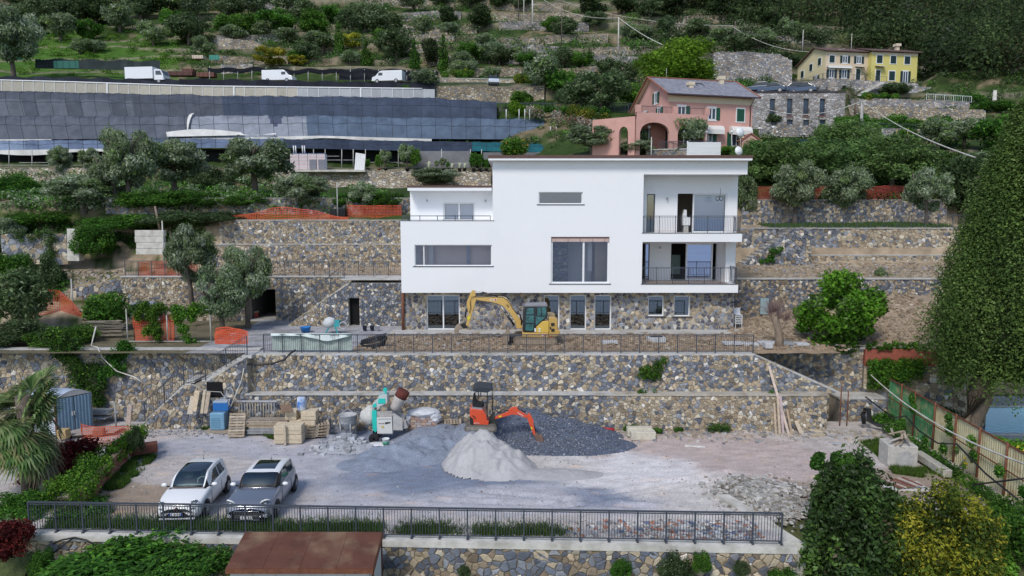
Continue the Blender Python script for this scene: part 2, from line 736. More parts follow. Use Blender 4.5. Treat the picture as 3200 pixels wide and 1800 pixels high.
mat('concrete',(.50,.49,.47),rough=.9,var=.16,scale=4,bump=.15,bscale=50,col2=(.36,.34,.30),amt=.45,s2=1.2)
mat('concrete_pale',(.62,.60,.55),rough=.9,var=.12,scale=4,bump=.15,bscale=50,col2=(.44,.42,.37),amt=.5,s2=1.4)
mat('rail_grey',(.055,.065,.085),rough=.5,var=.1,scale=20,spec=.5)
mat('plaster',(.84,.845,.86),rough=.85,var=.012,scale=.6,bump=.03,bscale=120,spec=.2,col2=(.79,.80,.82),amt=.15,s2=.25)
mat('white_frame',(.78,.79,.80),rough=.4,var=.03,scale=8)
mat('dark_sill',(.06,.06,.07),rough=.4,var=.1,scale=10)
mat('attr_paint',attr=1,rough=.55,var=.10,scale=4,spec=.4)
mat('attr_wood',attr=1,rough=.85,var=.25,scale=6,bump=.3,bscale=30)
mat('attr_rock',attr=1,rough=.9,var=.2,scale=6,bump=.6,bscale=22)
# the yard (structure)
def sm(a,b,x):
 t=max(0.0,min(1.0,(x-a)/(b-a)))
 return t*t*(3-2*t)
def yard_z(x,y):
 z=-.25*sm(24,36,y)
 z+=.05*fbm(x*.35,y*.35,3)
 for(ax,ay,bx,by,wd)in((2.0,26.2,9.5,29.6,.16),(1.2,25.4,8.8,28.8,.16),(-1.5,27.4,4,26.0,.2),(-3,26.3,5.5,25.7,.16)):
  dx,dy=bx-ax,by-ay
  t=max(0,min(1,((x-ax)*dx+(y-ay)*dy)/(dx*dx+dy*dy)))
  ds=hypot(x-ax-dx*t,y-ay-dy*t)
  if ds<.5:
   z+=-.07*exp(-(ds/wd)**2)+.05*exp(-((ds-.3)/.1)**2)+(.02*sin((x*dx+y*dy)/hypot(dx,dy)*26)if ds<.18 else 0)
 return z
BLUE,LAV,SAND,DUST,PINK,EARTH,WHITE_=(.21,.245,.32),(.46,.455,.49),(.60,.56,.53),(.52,.475,.45),(.52,.43,.40),(.34,.27,.21),(.70,.67,.67)
spots=[(620,1450,DUST,1.9),(420,1560,EARTH,1.1),(500,1400,LAV,1.6),(700,1380,LAV,1.8),(850,1400,LAV,1.6),(560,1340,DUST,1.8),(300,1330,DUST,2.0),(400,1300,LAV,1.6),(1000,1440,LAV,2.0),(1130,1400,BLUE,1.6),(1230,1440,BLUE,1.8),(1150,1500,BLUE,1.5),(1000,1530,LAV,1.8),(1300,1520,BLUE,1.7),(1180,1340,BLUE,1.4),(1350,1340,BLUE,1.6),(1400,1480,BLUE,1.4),(1500,1500,BLUE,1.0),(1650,1500,BLUE,.9),(1350,1580,LAV,1.8),(1100,1580,LAV,1.6),(1250,1600,DUST,1.0),(1650,1560,LAV,1.6),(1850,1560,BLUE,1.1),(1760,1460,SAND,1.5),(1950,1450,WHITE_,1.8),(2050,1500,WHITE_,1.9),(2150,1550,SAND,1.8),(2000,1590,LAV,1.2),(2280,1520,SAND,1.6),(2000,1380,PINK,1.6),(2200,1400,PINK,1.9),(2400,1400,PINK,2.0),(2500,1450,PINK,1.7),(2350,1480,PINK,1.6),(2450,1530,EARTH,1.1),(2350,1570,DUST,1.0),(2600,1380,DUST,1.4),(1750,1370,LAV,1.0),(1820,1400,PINK,.9),(2150,1350,EARTH,.5),(2450,1350,DUST,.8),(900,1640,DUST,1.5),(1300,1660,DUST,1.5),(1700,1660,DUST,1.6),(2100,1640,SAND,1.3),(840,1500,LAV,1.3),(760,1340,EARTH,.5),(900,1370,PINK,.6),(1170,1560,PINK,.35),(900,1560,DUST,1.2),(2700,1420,DUST,1.5),(2800,1500,EARTH,1.5),(2750,1340,DUST,1.2)]
spots=[(onz(a,b,-.12),c,s_)for a,b,c,s_ in spots]
def yard_col(x,y):
 wx=x+1.1*fbm(x*.4,y*.7,9)
 wy=y+.55*fbm(x*.4,y*.7,19)
 W=1e-4
 r=[DUST[i]*W for i in range(3)]
 for p,c,s_ in spots:
  d2=((wx-p.x)**2*.8+(wy-p.y)**2*1.9)/(s_*s_)
  if d2<12:
   g=exp(-d2*1.5)
   W+=g
   for i in range(3):
    r[i]+=c[i]*g
 k=1+.22*fbm(x*1.3,y*2.6,5)+.10*fbm(x*6,y*6,2,2)
 o=max(0,fbm(x*.9,y*1.8,40)-.42)*1.3
 r=[v/W*k for v in r]
 return(r[0]+o*.22,r[1]+o*.08,r[2]-o*.02)
def sheet(name,x0,x1,y0,y1,st,zf,cf,m,kind='structure',label=None,parent=None,keep=None):
 nx,ny=int((x1-x0)/st)+1,int((y1-y0)/st)+1
 vs=[(x0+(x1-x0)*i/nx,y0+(y1-y0)*j/ny)for j in range(ny+1)for i in range(nx+1)]
 V3=[(x,y,zf(x,y))for x,y in vs]
 mb=MB()
 mb.v=V3
 mb.pc=[cf(x,y)for x,y in vs]
 for j in range(ny):
  for i in range(nx):
   a=j*(nx+1)+i
   if keep and not keep(*vs[a]):
    continue
   mb.f.append((a,a+1,a+nx+2,a+nx+1))
   mb.c.append((1,1,1))
   mb.m.append(0)
   mb.s.append(1)
 return mb.build(name,m,parent,kind=kind,label=label)
mat('yard_dirt',attr=1,rough=.95,var=.24,scale=14,bump=.9,bscale=18,spec=.2)
mat('soil',attr=1,rough=.97,var=.3,scale=7,bump=.9,bscale=15,spec=.1)
mat('soil_far',attr=1,rough=.97,var=.35,scale=.9,bump=.5,bscale=3,spec=.1)
FL,FR=Vector((-16.9,23.35,0)),Vector((9.45,22.35,0))
def front_y(x):
 return 23.35-(x+16.9)*1.0/26.35
mat('yard_dirt',rough=.95)
sheet('yard_ground',-27,22,22.2,37.6,.14,yard_z,yard_col,MATS['yard_dirt'],keep=lambda x,y:y>front_y(x)+.25 and not(x>9.3 and y<24.6))
mat('grass_ground',(.045,.075,.02),rough=.95,var=.4,scale=1.5,bump=.6,bscale=8,col2=(.10,.08,.045),amt=.35,s2=.4)
def low_z(x,y):
 return-3.0-2.2*(1-sm(-10,14,y))-(max(0,5-y)*.155)+.1*fbm(x*.5,y*.5)
def dark_green(x,y):
 return(.04,.06,.02)
mb=MB()
xs=[-1500,-500,-200,-80,-40,-20,-8,0,8,20,40,80,200,500,1500]
ys=[-430,-300,-200,-90,-40,-10,5,12,18,22.9]
for y in ys:
 for x in xs:
  mb.v.append((x,y,low_z(x,y)))
for j in range(len(ys)-1):
 for i in range(len(xs)-1):
  a=j*len(xs)+i
  mb.f.append((a,a+1,a+len(xs)+1,a+len(xs)))
  mb.c.append((1,1,1));mb.m.append(0);mb.s.append(1)
mb.build('valley_floor','grass_ground',kind='structure')
mb=MB()
mb.add([(-9000,-12000,-62),(9000,-12000,-62),(9000,-395,-62),(-9000,-395,-62)],[(0,1,2,3)])
mb.build('sea_water',mat('sea',(.52,.57,.62),rough=.7,var=.1,scale=.01,spec=.6),kind='structure')
# terrace in front of the house
T1=3.62
def t1_z(x,y):
 z=T1+.02*fbm(x,y)
 if x>12.5:
  z+=sm(12.5,27,x)*sm(38,48,y)*1.9+.08*fbm(x*.8,y*.8,2)
 if-9.2<x<20 and 37.7<y<43.0:
  z+=(.05+.16*abs(fbm(x*1.1,y*1.1,7))+.07*fbm(x*4,y*4,1))*sm(37.7,38.6,y)*sm(-9.2,-8,x)
 elif x>12.5 and y>38:
  z+=.12*abs(fbm(x*1.2,y*1.2,4))+.05*fbm(x*4,y*4,8)
 if x<-7.3 and y>37.6:
  z+=.03*fbm(x*2,y*2,1)
 return z
def t1_col(x,y):
 k=1+.25*fbm(x*1.4,y*1.4,6)
 if x>13.5 and y>39:
  c=(.36,.28,.20)
 elif x>-8.8 and y<42.9:
  c=(.33,.25,.175)
 else:
  c=(.38,.38,.40)
  if x<-9 and fbm(x*.5,y*.9,12)>.1:
   c=(.30,.29,.29)
  if x<-17.5:
   c=(.16,.14,.09)
 return tuple(v*k for v in c)
sheet('upper_terrace_ground',-36,34,37.2,49.2,.2,t1_z,t1_col,MATS['soil'],keep=lambda x,y:not(x>17.6 and y<38.8))
# hillside rows: (px, Y, py) contour lines, bottom to top
def row(*t):
 return list(t)
ROWS=[('t1',row((-900,45.5,1030),(340,45.5,1030),(400,49.2,1004),(1250,49.2,1004),(2300,48.2,1005),(2880,48.2,935),(4200,48.2,900)),1),('w1',row((-900,53,869),(340,53,869),(400,49.4,869),(1250,49.4,869),(2300,48.4,873),(4200,48.4,873)),6),('t2',row((-900,57,836),(1250,57,836),(2300,57,822),(4200,57,818)),4),('w2',row((-900,61.3,697),(500,61.3,697),(560,58,695),(1250,58,694),(2300,58.3,714),(4200,58.3,714)),6),('t3',row((-900,62.3,668),(1250,62.3,668),(1500,62.3,668),(2300,65.4,702),(4200,65.4,702)),3),('w3',row((-900,62.6,634),(1250,62.6,634),(1500,63,634),(2300,65.7,628),(4200,65.7,626)),1),('s4',row((-900,86,585),(350,86,578),(900,86,590),(1530,88,578),(1900,77,500),(2350,77,520),(2900,77,500),(4200,78,480)),10),('w4',row((-900,86.5,528),(850,86.5,528),(1530,88.5,532),(1900,78.5,478),(2350,78.5,480),(2700,79,488),(3000,79,470),(4200,80,450)),1),('g1',row((-900,95,500),(1530,96,500),(1800,88,450),(2100,84,462),(2350,86,458),(2420,88,446),(2640,88,444),(2670,87.5,437),(3000,88,440),(4200,92,430)),3),('g2',row((-900,103,408),(1530,103,420),(1800,96,400),(2100,90,455),(2350,94,420),(2345,96.9,404),(2644,96.9,404),(2670,105,377),(3080,105.5,381),(4200,106,370)),4),('g3',row((-900,112,322),(1500,113,345),(1800,105,348),(2100,104,340),(2300,102,330),(2350,104,315),(2640,104,315),(2670,112.4,346),(3030,113.4,346),(4200,114,340)),4),('g4',row((-900,115,292),(1340,116.6,318),(1850,116.6,325),(2100,110,300),(2300,107,292),(2640,106,290),(2670,125.5,307),(2870,125.8,307),(2920,123,312),(4200,124,318)),3),('rd',row((-900,116.5,270),(1340,117,270),(1850,117,272),(2100,114,282),(2300,112,288),(2640,113.5,292),(2670,126.5,302),(2900,125,300),(4200,127,290)),1),('rb',row((-900,123,258),(1340,123,256),(1850,123,258),(2300,118,270),(2450,121,275),(2580,126.5,294),(2670,129.5,264),(2880,129.6,264),(2940,128,270),(4200,129,262)),2),]
UP=[(131,236,212),(140,200,178),(149,168,144),(158,134,110),(168,100,76),(178,68,46),(190,30,6)]
def wav(px,k):
 return 7*sin(px/190+k*1.9)+4*sin(px/67+k*3.1)+6*noise.noise(Vector((px/120,k*3.3,0)))
for k,(Y,pf,pt)in enumerate(UP):
 rf,rt=[],[]
 for px in range(-900,4201,60):
  wgt=sm(300,700,px)*(1-sm(2650,2850,px))
  wv=wav(px,k)
  mid=(pf+pt)/2
  bl=sm(2400,2475,px)*(1-sm(2880,2950,px))
  if k<2:
   mid+=bl*((264,244)[k]-mid)
   wv*=1-bl
  dp=max(.6,(pf-pt)/2*wgt)
  rf.append((px,Y,mid+dp+wv))
  rt.append((px,Y+.35,mid-dp+wv))
 ROWS.append(('uf%d'%k,rf,5))
 ROWS.append(('ut%d'%k,rt,1))
ROWS.append(('top1',row((-900,212,-70),(4200,212,-70)),8))
ROWS.append(('top2',row((-900,260,-210),(4200,260,-210)),3))
def rowp(r,px):
 return at(px,interp([(a[0],a[2])for a in r],px),interp([(a[0],a[1])for a in r],px))
def hill_col(px,py,x,y,steep):
 n=fbm(x*.09,y*.09,3)
 n2=fbm(x*.5,y*.5,8)
 g=(.038,.066,.017)
 if py>600:
  g=(.055,.085,.022)
 if px>2000 and py<250:
  g=(.030,.045,.014)
 b=(.20,.155,.10)
 t=sm(.05,.6,n+.5*n2)
 if px<560 and 90<py<240:
  t*=.35
  g=(.06,.13,.02)
 if steep:
  t=.85
  b=(.22,.19,.14)
 if 690<=py<870 and 0<px:
  b,t=(.36,.28,.20),.9 if not steep else.95
  if px<640:
   t=sm(-.25,.2,n2)
 if 790<py<870 and 800<px<1260:
  b,t=(.36,.28,.20),1
 k=1+.25*n2
 return tuple(lerp(g[i],b[i],t)*k for i in range(3))
PXS=list(range(-900,4201,12))
hv,hf,hc=[],[],[]
prev=None
for ri,(nm,r,sub)in enumerate(ROWS):
 pts=[rowp(r,px)for px in PXS]
 if prev is None:
  lines=[pts]
 else:
  lines=[[prev[i].lerp(pts[i],k/sub)for i in range(len(PXS))]for k in range(1,sub+1)]
 for li,ln in enumerate(lines):
  st=len(hv)
  fade=0 if(sub==1 or nm[0]=='w' or li==len(lines)-1)else 1
  for p in ln:
   q=p.copy()
   if fade:
    q.z+=.35*fbm(q.x*.22,q.y*.22,1)*(1 if q.y>60 else.35)
   hv.append(q)
   pxi=PXS[len(hv)-1-st]
   hc.append(hill_col(pxi,interp([(a[0],a[2])for a in r],pxi),q.x,q.y+q.z*.7,sub==1 or(nm in('w1','w2')and pxi>420)))
  if st:
   pr=st-len(PXS)
   for i in range(len(PXS)-1):
    if nm=='w1' and 768<PXS[i]<860:
     continue
    hf.append((pr+i,pr+i+1,st+i+1,st+i))
 prev=pts
mb=MB()
mb.v=[tuple(p)for p in hv]
mb.f=hf
mb.pc=hc
mb.c=[(1,1,1)]*len(hf)
mb.m=[0]*len(hf)
mb.s=[1]*len(hf)
mb.build('hillside_terrain','soil_far',kind='structure')
BV=BVHTree.FromPolygons([tuple(p)for p in hv],hf)
def hit(px,py,default=100):
 "where the line of sight through a pixel meets the hillside"
 a=at(px,py,10)-Vector((0,0,CZ))
 h=BV.ray_cast(Vector((0,0,CZ)),a.normalized())
 return h[0]if h[0]else at(px,py,default)
def drop(x,y,z0=400):
 h=BV.ray_cast(Vector((x,y,z0)),Vector((0,0,-1)))
 return h[0].z if h[0]else 0
# retaining walls with real stones
def wall_thing(label,cat='retaining wall',name='retaining_wall'):
 return thing(name,label,cat)
t=wall_thing('stone retaining wall under the near grey railing, with pale concrete coping')
dirv=(FR-FL).normalized()
Lf=(FR-FL).length
def pal_front(u,v):
 return PAL_TAN if u<6.5 else(PAL_DARK if u<17 else PAL_MAIN)
masonry(t,FL+Vector((0,0,-3.3)),dirv,(0,0,1),Lf,3.12,sz=0.225,asp=1.8,palfn=pal_front,seed=11,mortar=MATS['mortar_brown'],proud=.05,gap=.008)
mb=MB()
n=22
for i in range(n):
 a,b=FL.lerp(FR,i/n),FL.lerp(FR,(i+1)/n)
 dz=.015*sin(i*2.3)
 mb.add([(a.x,a.y-.06,-.18),(b.x,b.y-.06,-.18),(b.x,b.y+.42,-.18),(a.x,a.y+.42,-.18),(a.x,a.y-.06,.02+dz),(b.x,b.y-.06,.02+.015*sin((i+1)*2.3)),(b.x,b.y+.42,.03),(a.x,a.y+.42,.03)],[(0,1,5,4),(4,5,6,7),(2,3,7,6),(0,3,2,1)]+([(3,0,4,7)]if i==0 else[])+([(1,2,6,5)]if i==n-1 else[]))
mb.build('coping','concrete_pale',t,1)
mb=MB()
c0,c1=Vector((9.42,22.6,0)),Vector((8.15,26.6,0))
mb.add([(c0.x-.02,c0.y,.06),(c0.x+.42,c0.y-.1,.06),(c1.x+.35,c1.y,.12),(c1.x-.15,c1.y,.12),(c0.x-.02,c0.y,-.3),(c0.x+.42,c0.y-.1,-3.2),(c1.x+.35,c1.y,-3.2),(c1.x-.15,c1.y,-.3)],[(0,1,2,3),(1,5,6,2),(0,3,7,4),(0,4,5,1),(2,6,7,3)])
o=mb.build('coping','concrete_pale',t,1,label='sloping concrete coping beside the steps')
YL=36.0
def pal_low(u,v):
 x=u-13.9
 return PAL_TAN if x>5 else PAL_MAIN
t=wall_thing('low stone retaining wall at the back of the yard, behind the machines and pallets')
masonry(t,(-13.9,YL,-.45),(1,0,0),(0,.03,1),30.4,2.1,sz=0.168,asp=1.8,palfn=pal_low,seed=12,gap=.006)
mb=MB()
x=-13.95
while x<16.4:
 x2=min(16.5,x+1.6)
 if x<4.5:
  mb.box((x+.003,YL-.04,1.64),(x2-.003,YL+.72,1.71+.01*sin(x)))
 x=x2
mb.build('coping','concrete',t,1)
mb=MB()
mb.box((4.46,YL-.02,1.60),(16.5,YL+.72,1.69))
mb.box((16.1,YL+.3,1.60),(16.55,YL+2.9,1.70))
mb.build('coping','mortar_pale',t,1,label='earthy worn coping')
t=wall_thing('tall stone retaining wall under the terrace railing in front of the white house')
X0,X1,X2=-13.9,12.9,17.2
nx,nz=2.0,(X2-X1)
LL=hypot(nx,nz)
planes=[(nx/LL,nz/LL,(nx*(X1-X0)+nz*2.02)/LL)]
masonry(t,(X0,36.62,1.6),(1,0,0),(0,.22,1.95),X2-X0,2.02,sz=0.178,asp=1.7,pal=PAL_MAIN,planes=planes,seed=13,gap=.006,outline=[(0,0),(X2-X0,0),(X2-X0,.02),(X1-X0,2.02),(0,2.02)])
mb=MB()
x=X0
while x<X1-.1:
 x2=min(X1,x+1.5)
 mb.box((x+.003,36.82,T1-.06),(x2-.003,37.42,T1+.04))
 x=x2
A,B=Vector((X1,37.1,T1-.02)),Vector((X2+.2,36.9,1.62))
mb.bar(A,B,.5,.09)
mb.box((X1+.003,36.9,T1-.05),(17.9,37.3+1.9,T1-.0499))if 0 else None
mb.build('coping','concrete',t,1)
t=wall_thing('stone wall at the right end of the terrace, behind the sloping coping, under the green tree')
masonry(t,(12.6,38.9,-.6),(1,0,0),(0,0,1),7.1,4.12,sz=0.187,asp=1.8,pal=PAL_MAIN,seed=14,thick=.4)
mb=MB()
mb.box((12.55,38.82,T1-.09),(19.75,39.35,T1+.01))
mb.build('coping','concrete',t,1)
masonry(t,(17.9,37.6,-.6),(1,0,0),(0,0,1),2.4,1.6,sz=0.187,asp=1.7,pal=PAL_MAIN,seed=15,thick=1.6)
mb=MB()
mb.box((17.85,37.55,1.0),(20.35,38.85,1.1))
mb.build('landing_slab','concrete',t,1)
t=wall_thing('stone retaining wall at the far left behind the metal shed, half grown over with ivy')
masonry(t,(-33,38.1,-.6),(1,0,0),(0,0,1),19.2,4.25,sz=0.212,asp=1.8,pal=PAL_TAN+[(GREY,18),(SLATE,12)],seed=16)
mb=MB()
mb.box((-33,38.0,T1+.02),(-13.8,38.5,T1+.09))
mb.build('coping','concrete',t,1)
t=thing('stone_staircase','outdoor stone staircase climbing from the yard to the terrace at the left','staircase')
O=Vector((-19.9,36.2,-.45))
prof=[(0,0),(6.05,0),(6.05,4.07),(3.9,2.75),(2.75,2.55),(.35,.45)]
pl=[]
for(a,b)in(((.35,.45),(2.75,2.55)),((3.9,2.75),(6.05,4.07))):
 nx,nz=-(b[1]-a[1]),(b[0]-a[0])
 l=hypot(nx,nz)
 pl.append((nx/l,nz/l,(nx*a[0]+nz*a[1])/l+.0))
masonry(t,O,(1,0,0),(0,0,1),3.3,2.55,sz=0.187,pal=PAL_MAIN,planes=[pl[0]],seed=17,outline=[(0,0),(3.3,0),(3.3,2.6),(2.75,2.55),(.35,.45)],thick=1.3,maxparts=150)
masonry(t,O+Vector((3.3,0,0)),(1,0,0),(0,0,1),2.75,4.05,sz=0.187,pal=PAL_MAIN,planes=[(pl[1][0],pl[1][1],pl[1][2]-pl[1][0]*3.3)],seed=18,holes=[(.62,1.95,1.42,2.72)],thick=1.3,maxparts=150,outline=[(0,0),(2.75,0),(2.75,4.05),(.6,2.75),(0,2.65)])
stp=MB()
for i in range(14):
 z=-.1+(i+1)*.177
 x=-19.6+i*.19
 stp.box((x,36.3,z-.15),(x+.45,37.6,z-.01))
stp.build('lower_flight','concrete',t,1)
stp=MB()
for i in range(9):
 z=2.3+(i+1)*.155
 x=-16.3+i*.27
 stp.box((x,36.3,z-.16),(x+.5,37.6,z))
stp.build('upper_flight','concrete',t,1)
mb=MB()
mb.box((-16.0,36.15,1.48),(-15.15,36.4,2.30))
mb.build('cupboard_opening',mat('black_void',(.008,.008,.009),rough=1,var=0),t,1)
t=wall_thing('stone wall of the second terrace with the dark garage opening, left of the white house')
gx0=at(380,900,49).x
gx1=at(1262,900,49).x
ga,gb=at(775,900,49).x-gx0,at(860,900,49).x-gx0
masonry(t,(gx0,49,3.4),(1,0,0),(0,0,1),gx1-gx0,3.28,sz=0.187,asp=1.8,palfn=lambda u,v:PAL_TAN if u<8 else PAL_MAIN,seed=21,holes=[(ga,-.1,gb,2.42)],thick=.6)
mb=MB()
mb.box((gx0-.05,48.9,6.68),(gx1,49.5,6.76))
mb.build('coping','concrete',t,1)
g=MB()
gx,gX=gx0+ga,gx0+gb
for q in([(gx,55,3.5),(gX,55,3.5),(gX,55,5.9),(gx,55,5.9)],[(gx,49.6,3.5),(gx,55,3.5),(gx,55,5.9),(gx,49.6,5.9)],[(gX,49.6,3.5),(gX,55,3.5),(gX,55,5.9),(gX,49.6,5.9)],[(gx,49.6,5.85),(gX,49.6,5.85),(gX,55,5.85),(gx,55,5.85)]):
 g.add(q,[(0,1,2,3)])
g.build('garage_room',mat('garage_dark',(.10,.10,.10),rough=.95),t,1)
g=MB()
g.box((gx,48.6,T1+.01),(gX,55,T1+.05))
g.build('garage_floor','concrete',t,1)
t=thing('stone_stair_block','grey stone stair block with a small dark doorway, between garage and white house','staircase')
sx0,sx1=at(900,1000,46.6).x,at(1262,1000,46.6).x
L=sx1-sx0
sl=at(1075,885,46.6).x-sx0
h2=2.75
nx,nz=-(h2-.2),sl
l=hypot(nx,nz)
dx0,dx1=at(1090,1000,46.6).x-sx0,at(1124,1000,46.6).x-sx0
masonry(t,(sx0,46.6,3.5),(1,0,0),(0,0,1),L,h2+.25,sz=0.162,asp=1.6,palfn=lambda u,v:PAL_TAN if(u<2.6)else PAL_GREY+[(SLATE,20)],planes=[(nx/l,nz/l,nz*.2/l)],seed=22,holes=[(dx0,-.1,dx1,2.0)],thick=1.9,outline=None,back=0)
q=MB()
n=Vector((0,1,0))
for poly in([(0,0),(dx0,0),(dx0,h2*dx0/sl if dx0<sl else h2+.25),(sl*1.0,h2+.1),(0,.2)],[(dx1,0),(L,0),(L,h2+.25),(dx1,h2+.25)],[(dx0,2.0),(dx1,2.0),(dx1,h2+.25),(dx0,h2+.25)]):
 pts=[(sx0+a,46.62,3.5+b)for a,b in poly]+[(sx0+a,48.6,3.5+b)for a,b in poly]
 k=len(poly)
 q.add(pts,[tuple(range(k)),tuple(range(2*k-1,k-1,-1))]+[(i,i+k,(i+1)%k+k,(i+1)%k)for i in range(k)])
q.build('mortar','mortar_pale',t,1)
q=MB()
q.box((sx0+dx0,47.0,3.5),(sx0+dx1,47.1,5.6))
q.build('doorway','black_void',t,1)
q=MB()
for i in range(15):
 a=i/15
 q.box((sx0+.1+sl*a,46.75,3.6+.18*i),(sx0+.1+sl*a+.4,48.5,3.6+.18*(i+1)))
q.build('step_run','concrete',t,1)
q=MB()
q.box((sx0+sl-.2,46.55,6.7),(sx1+.1,49.2,6.79))
q.build('landing_slab','concrete',t,1)
t=wall_thing('tall two-tier stone wall of the third terrace under the drooping orange netting')
for k,(px0,px1,yy,z0,z1,sd)in enumerate(((640,1275,57.0,6.4,8.62,23),(688,1275,57.45,8.5,10.56,24))):
 a,b=at(px0,760,yy).x,at(px1,760,yy).x
 masonry(t,(a,yy,z0),(1,0,0),(0,0,1),b-a,z1-z0,sz=0.187,asp=1.8,pal=PAL_TAN+[(GREY,14)],seed=sd,proud=.05,maxparts=150)
 mb=MB()
 mb.box((a,yy-.06,z1),(b,yy+.5,z1+.06))
 mb.build('coping','concrete',t,1)
t=wall_thing('short grey stone wall just left of the two-tier wall')
a,b=at(560,700,58.3).x,at(694,700,58.3).x
masonry(t,(a,58.3,8.0),(1,0,0),(0,0,1),b-a,2.6,sz=0.200,pal=PAL_GREY,seed=25)
t=wall_thing('long low stone wall under the olive trees, behind the orange netting on the left')
a,b=at(330,650,62.2).x,at(1290,650,62.2).x
masonry(t,(a,62.2,10.8),(1,0,0),(0,0,1),b-a,1.65,sz=0.225,pal=PAL_GREY+[(TAN,25)],seed=26)
mb=MB()
mb.box((a,62.12,12.45),(b,62.6,12.5))
mb.build('coping','concrete',t,1)
t=wall_thing('dark stone retaining wall on the right with a pale coping, behind the bright green tree')
a,b=at(2280,900,48).x,at(2990,900,48).x
masonry(t,(a,48,3.5),(1,0,0),(0,0,1),b-a,3.12,sz=0.175,asp=1.8,palfn=lambda u,v:PAL_DARK if u<4 else PAL_MAIN+[(SLATE,20)],seed=31)
mb=MB()
mb.box((a,47.9,6.62),(b,48.4,6.7))
mb.build('coping','concrete',t,1)
t=wall_thing('upper stone retaining wall on the right, blue-grey at its left end and tan further right')
a,b=at(2290,760,57.6).x,at(3050,760,57.6).x
rs=hypot(1,1)
masonry(t,(a,57.6,7.7),(1,0,0),(0,0,1),b-a,2.2,sz=0.225,palfn=lambda u,v:PAL_GREY if u<8.6 else PAL_TAN,seed=32)
mb=MB()
mb.box((a+3.9,57.1,7.72),(b,57.55,7.80))
mb.box((a+1.6,57.5,9.9),(b,58.2,9.96))
mb.build('coping','concrete',t,1)
masonry(t,(a+4.0,57.1,6.7),(1,0,0),(0,0,1),b-a-4,1.0,sz=0.200,pal=PAL_TAN,seed=33,maxparts=0)
t=thing('stone_staircase','stone steps rising to the right between the white house balconies and the upper wall','staircase')
sx=at(2300,800,56.5).x
for i in range(13):
 q=MB()
 q.box((sx+.32*i,55.6,6.6),(sx+.32*i+.318,56.9,7.0+.23*i))
 q.box((sx+.32*i-.03,55.55,7.001+.23*i),(sx+.32*i+.33,56.95,7.04+.23*i))
 q.build('step','concrete' if i%2 else MATS['mortar_pale'],t,1)
q=MB()
q.box((sx+4.165,55.62,6.6),(sx+5.6,57.4,9.95))
q.build('landing_block','mortar',t,1)
masonry(t,(sx,55.52,6.6),(1,0,0),(0,0,1),5.6,3.35,sz=0.225,pal=PAL_GREY,seed=34,planes=[(-.583,.812,.3)],back=0,maxparts=60)
t=wall_thing('stone retaining wall behind the three right-hand olive trees, under the red netting')
a,b=at(2320,660,65.2).x,at(2960,660,65.2).x
masonry(t,(a,65.2,10.0),(1,0,0),(0,0,1),b-a,2.35,sz=0.225,pal=PAL_MAIN,seed=35)
mb=MB()
mb.box((a,65.1,12.35),(b,65.6,12.4))
mb.build('coping','concrete',t,1)
# the white house
YF=43.6
def hx(px,Y=YF):
 return at(px,800,Y).x
def hz(py,Y=YF):
 return at(1600,py,Y).z
HOUSE=thing('white_house','large modern white house with flat roof line and stone ground floor in the centre','house',(4,46,T1))
def sheet_holes(mb,x0,x1,z0,z1,Y,holes=(),rev=.25):
 us=sorted({x0,x1}|{v for h in holes for v in(h[0],h[2])if x0<v<x1})
 vv=sorted({z0,z1}|{v for h in holes for v in(h[1],h[3])if z0<v<z1})
 for a,b in zip(us,us[1:]):
  for c,d in zip(vv,vv[1:]):
   if any(h[0]<(a+b)/2<h[2]and h[1]<(c+d)/2<h[3]for h in holes):
    continue
   mb.add([(a,Y,c),(b,Y,c),(b,Y,d),(a,Y,d)],[(0,1,2,3)])
 for(a,c,b,d)in holes:
  for p,q in(((a,c),(a,d)),((a,d),(b,d)),((b,d),(b,c)),((b,c),(a,c))):
   mb.add([(p[0],Y,p[1]),(q[0],Y,q[1]),(q[0],Y+rev,q[1]),(p[0],Y+rev,p[1])],[(0,1,2,3)])
 return mb
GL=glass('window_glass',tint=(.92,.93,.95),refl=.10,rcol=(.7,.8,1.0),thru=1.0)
GLS=glass('mirror_pane',refl=.55,rcol=(.60,.70,.95),thru=.4)
GLD=glass('dark_pane',refl=.20,rcol=(.70,.80,.90),thru=.40)
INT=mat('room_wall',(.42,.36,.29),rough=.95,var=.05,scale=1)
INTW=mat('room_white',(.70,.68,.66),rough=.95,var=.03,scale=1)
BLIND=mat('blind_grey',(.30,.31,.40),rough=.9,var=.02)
SKYREFL=mat('sky_reflection_pale',(.62,.70,.80),rough=.9,var=.06,scale=.7)  # pale blue of the sky reflected in door panes, put into a colour
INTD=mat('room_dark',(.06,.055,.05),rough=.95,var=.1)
TILE=mat('floor_tile',(.40,.38,.37),rough=.4,var=.06,scale=3)
def room(parent,x0,x1,z0,z1,y0,y1,wallm=None,name='room'):
 mb=MB()
 e=.25
 mb.add([(x0-e,y1,z0-e),(x1+e,y1,z0-e),(x1+e,y1,z1+e),(x0-e,y1,z1+e)],[(0,1,2,3)])
 mb.add([(x0-e,y0,z0-e),(x0-e,y1,z0-e),(x0-e,y1,z1+e),(x0-e,y0,z1+e)],[(0,1,2,3)])
 mb.add([(x1+e,y0,z0-e),(x1+e,y1,z0-e),(x1+e,y1,z1+e),(x1+e,y0,z1+e)],[(0,1,2,3)])
 mb.add([(x0-e,y0,z1+e),(x1+e,y0,z1+e),(x1+e,y1,z1+e),(x0-e,y1,z1+e)],[(0,1,2,3)])
 mb.build(name,wallm or INT,parent,1)
 mb=MB()
 mb.add([(x0-e,y0,z0-e),(x1+e,y0,z0-e),(x1+e,y1,z0-e),(x0-e,y1,z0-e)],[(0,1,2,3)])
 mb.build('room_floor',TILE,parent,1)
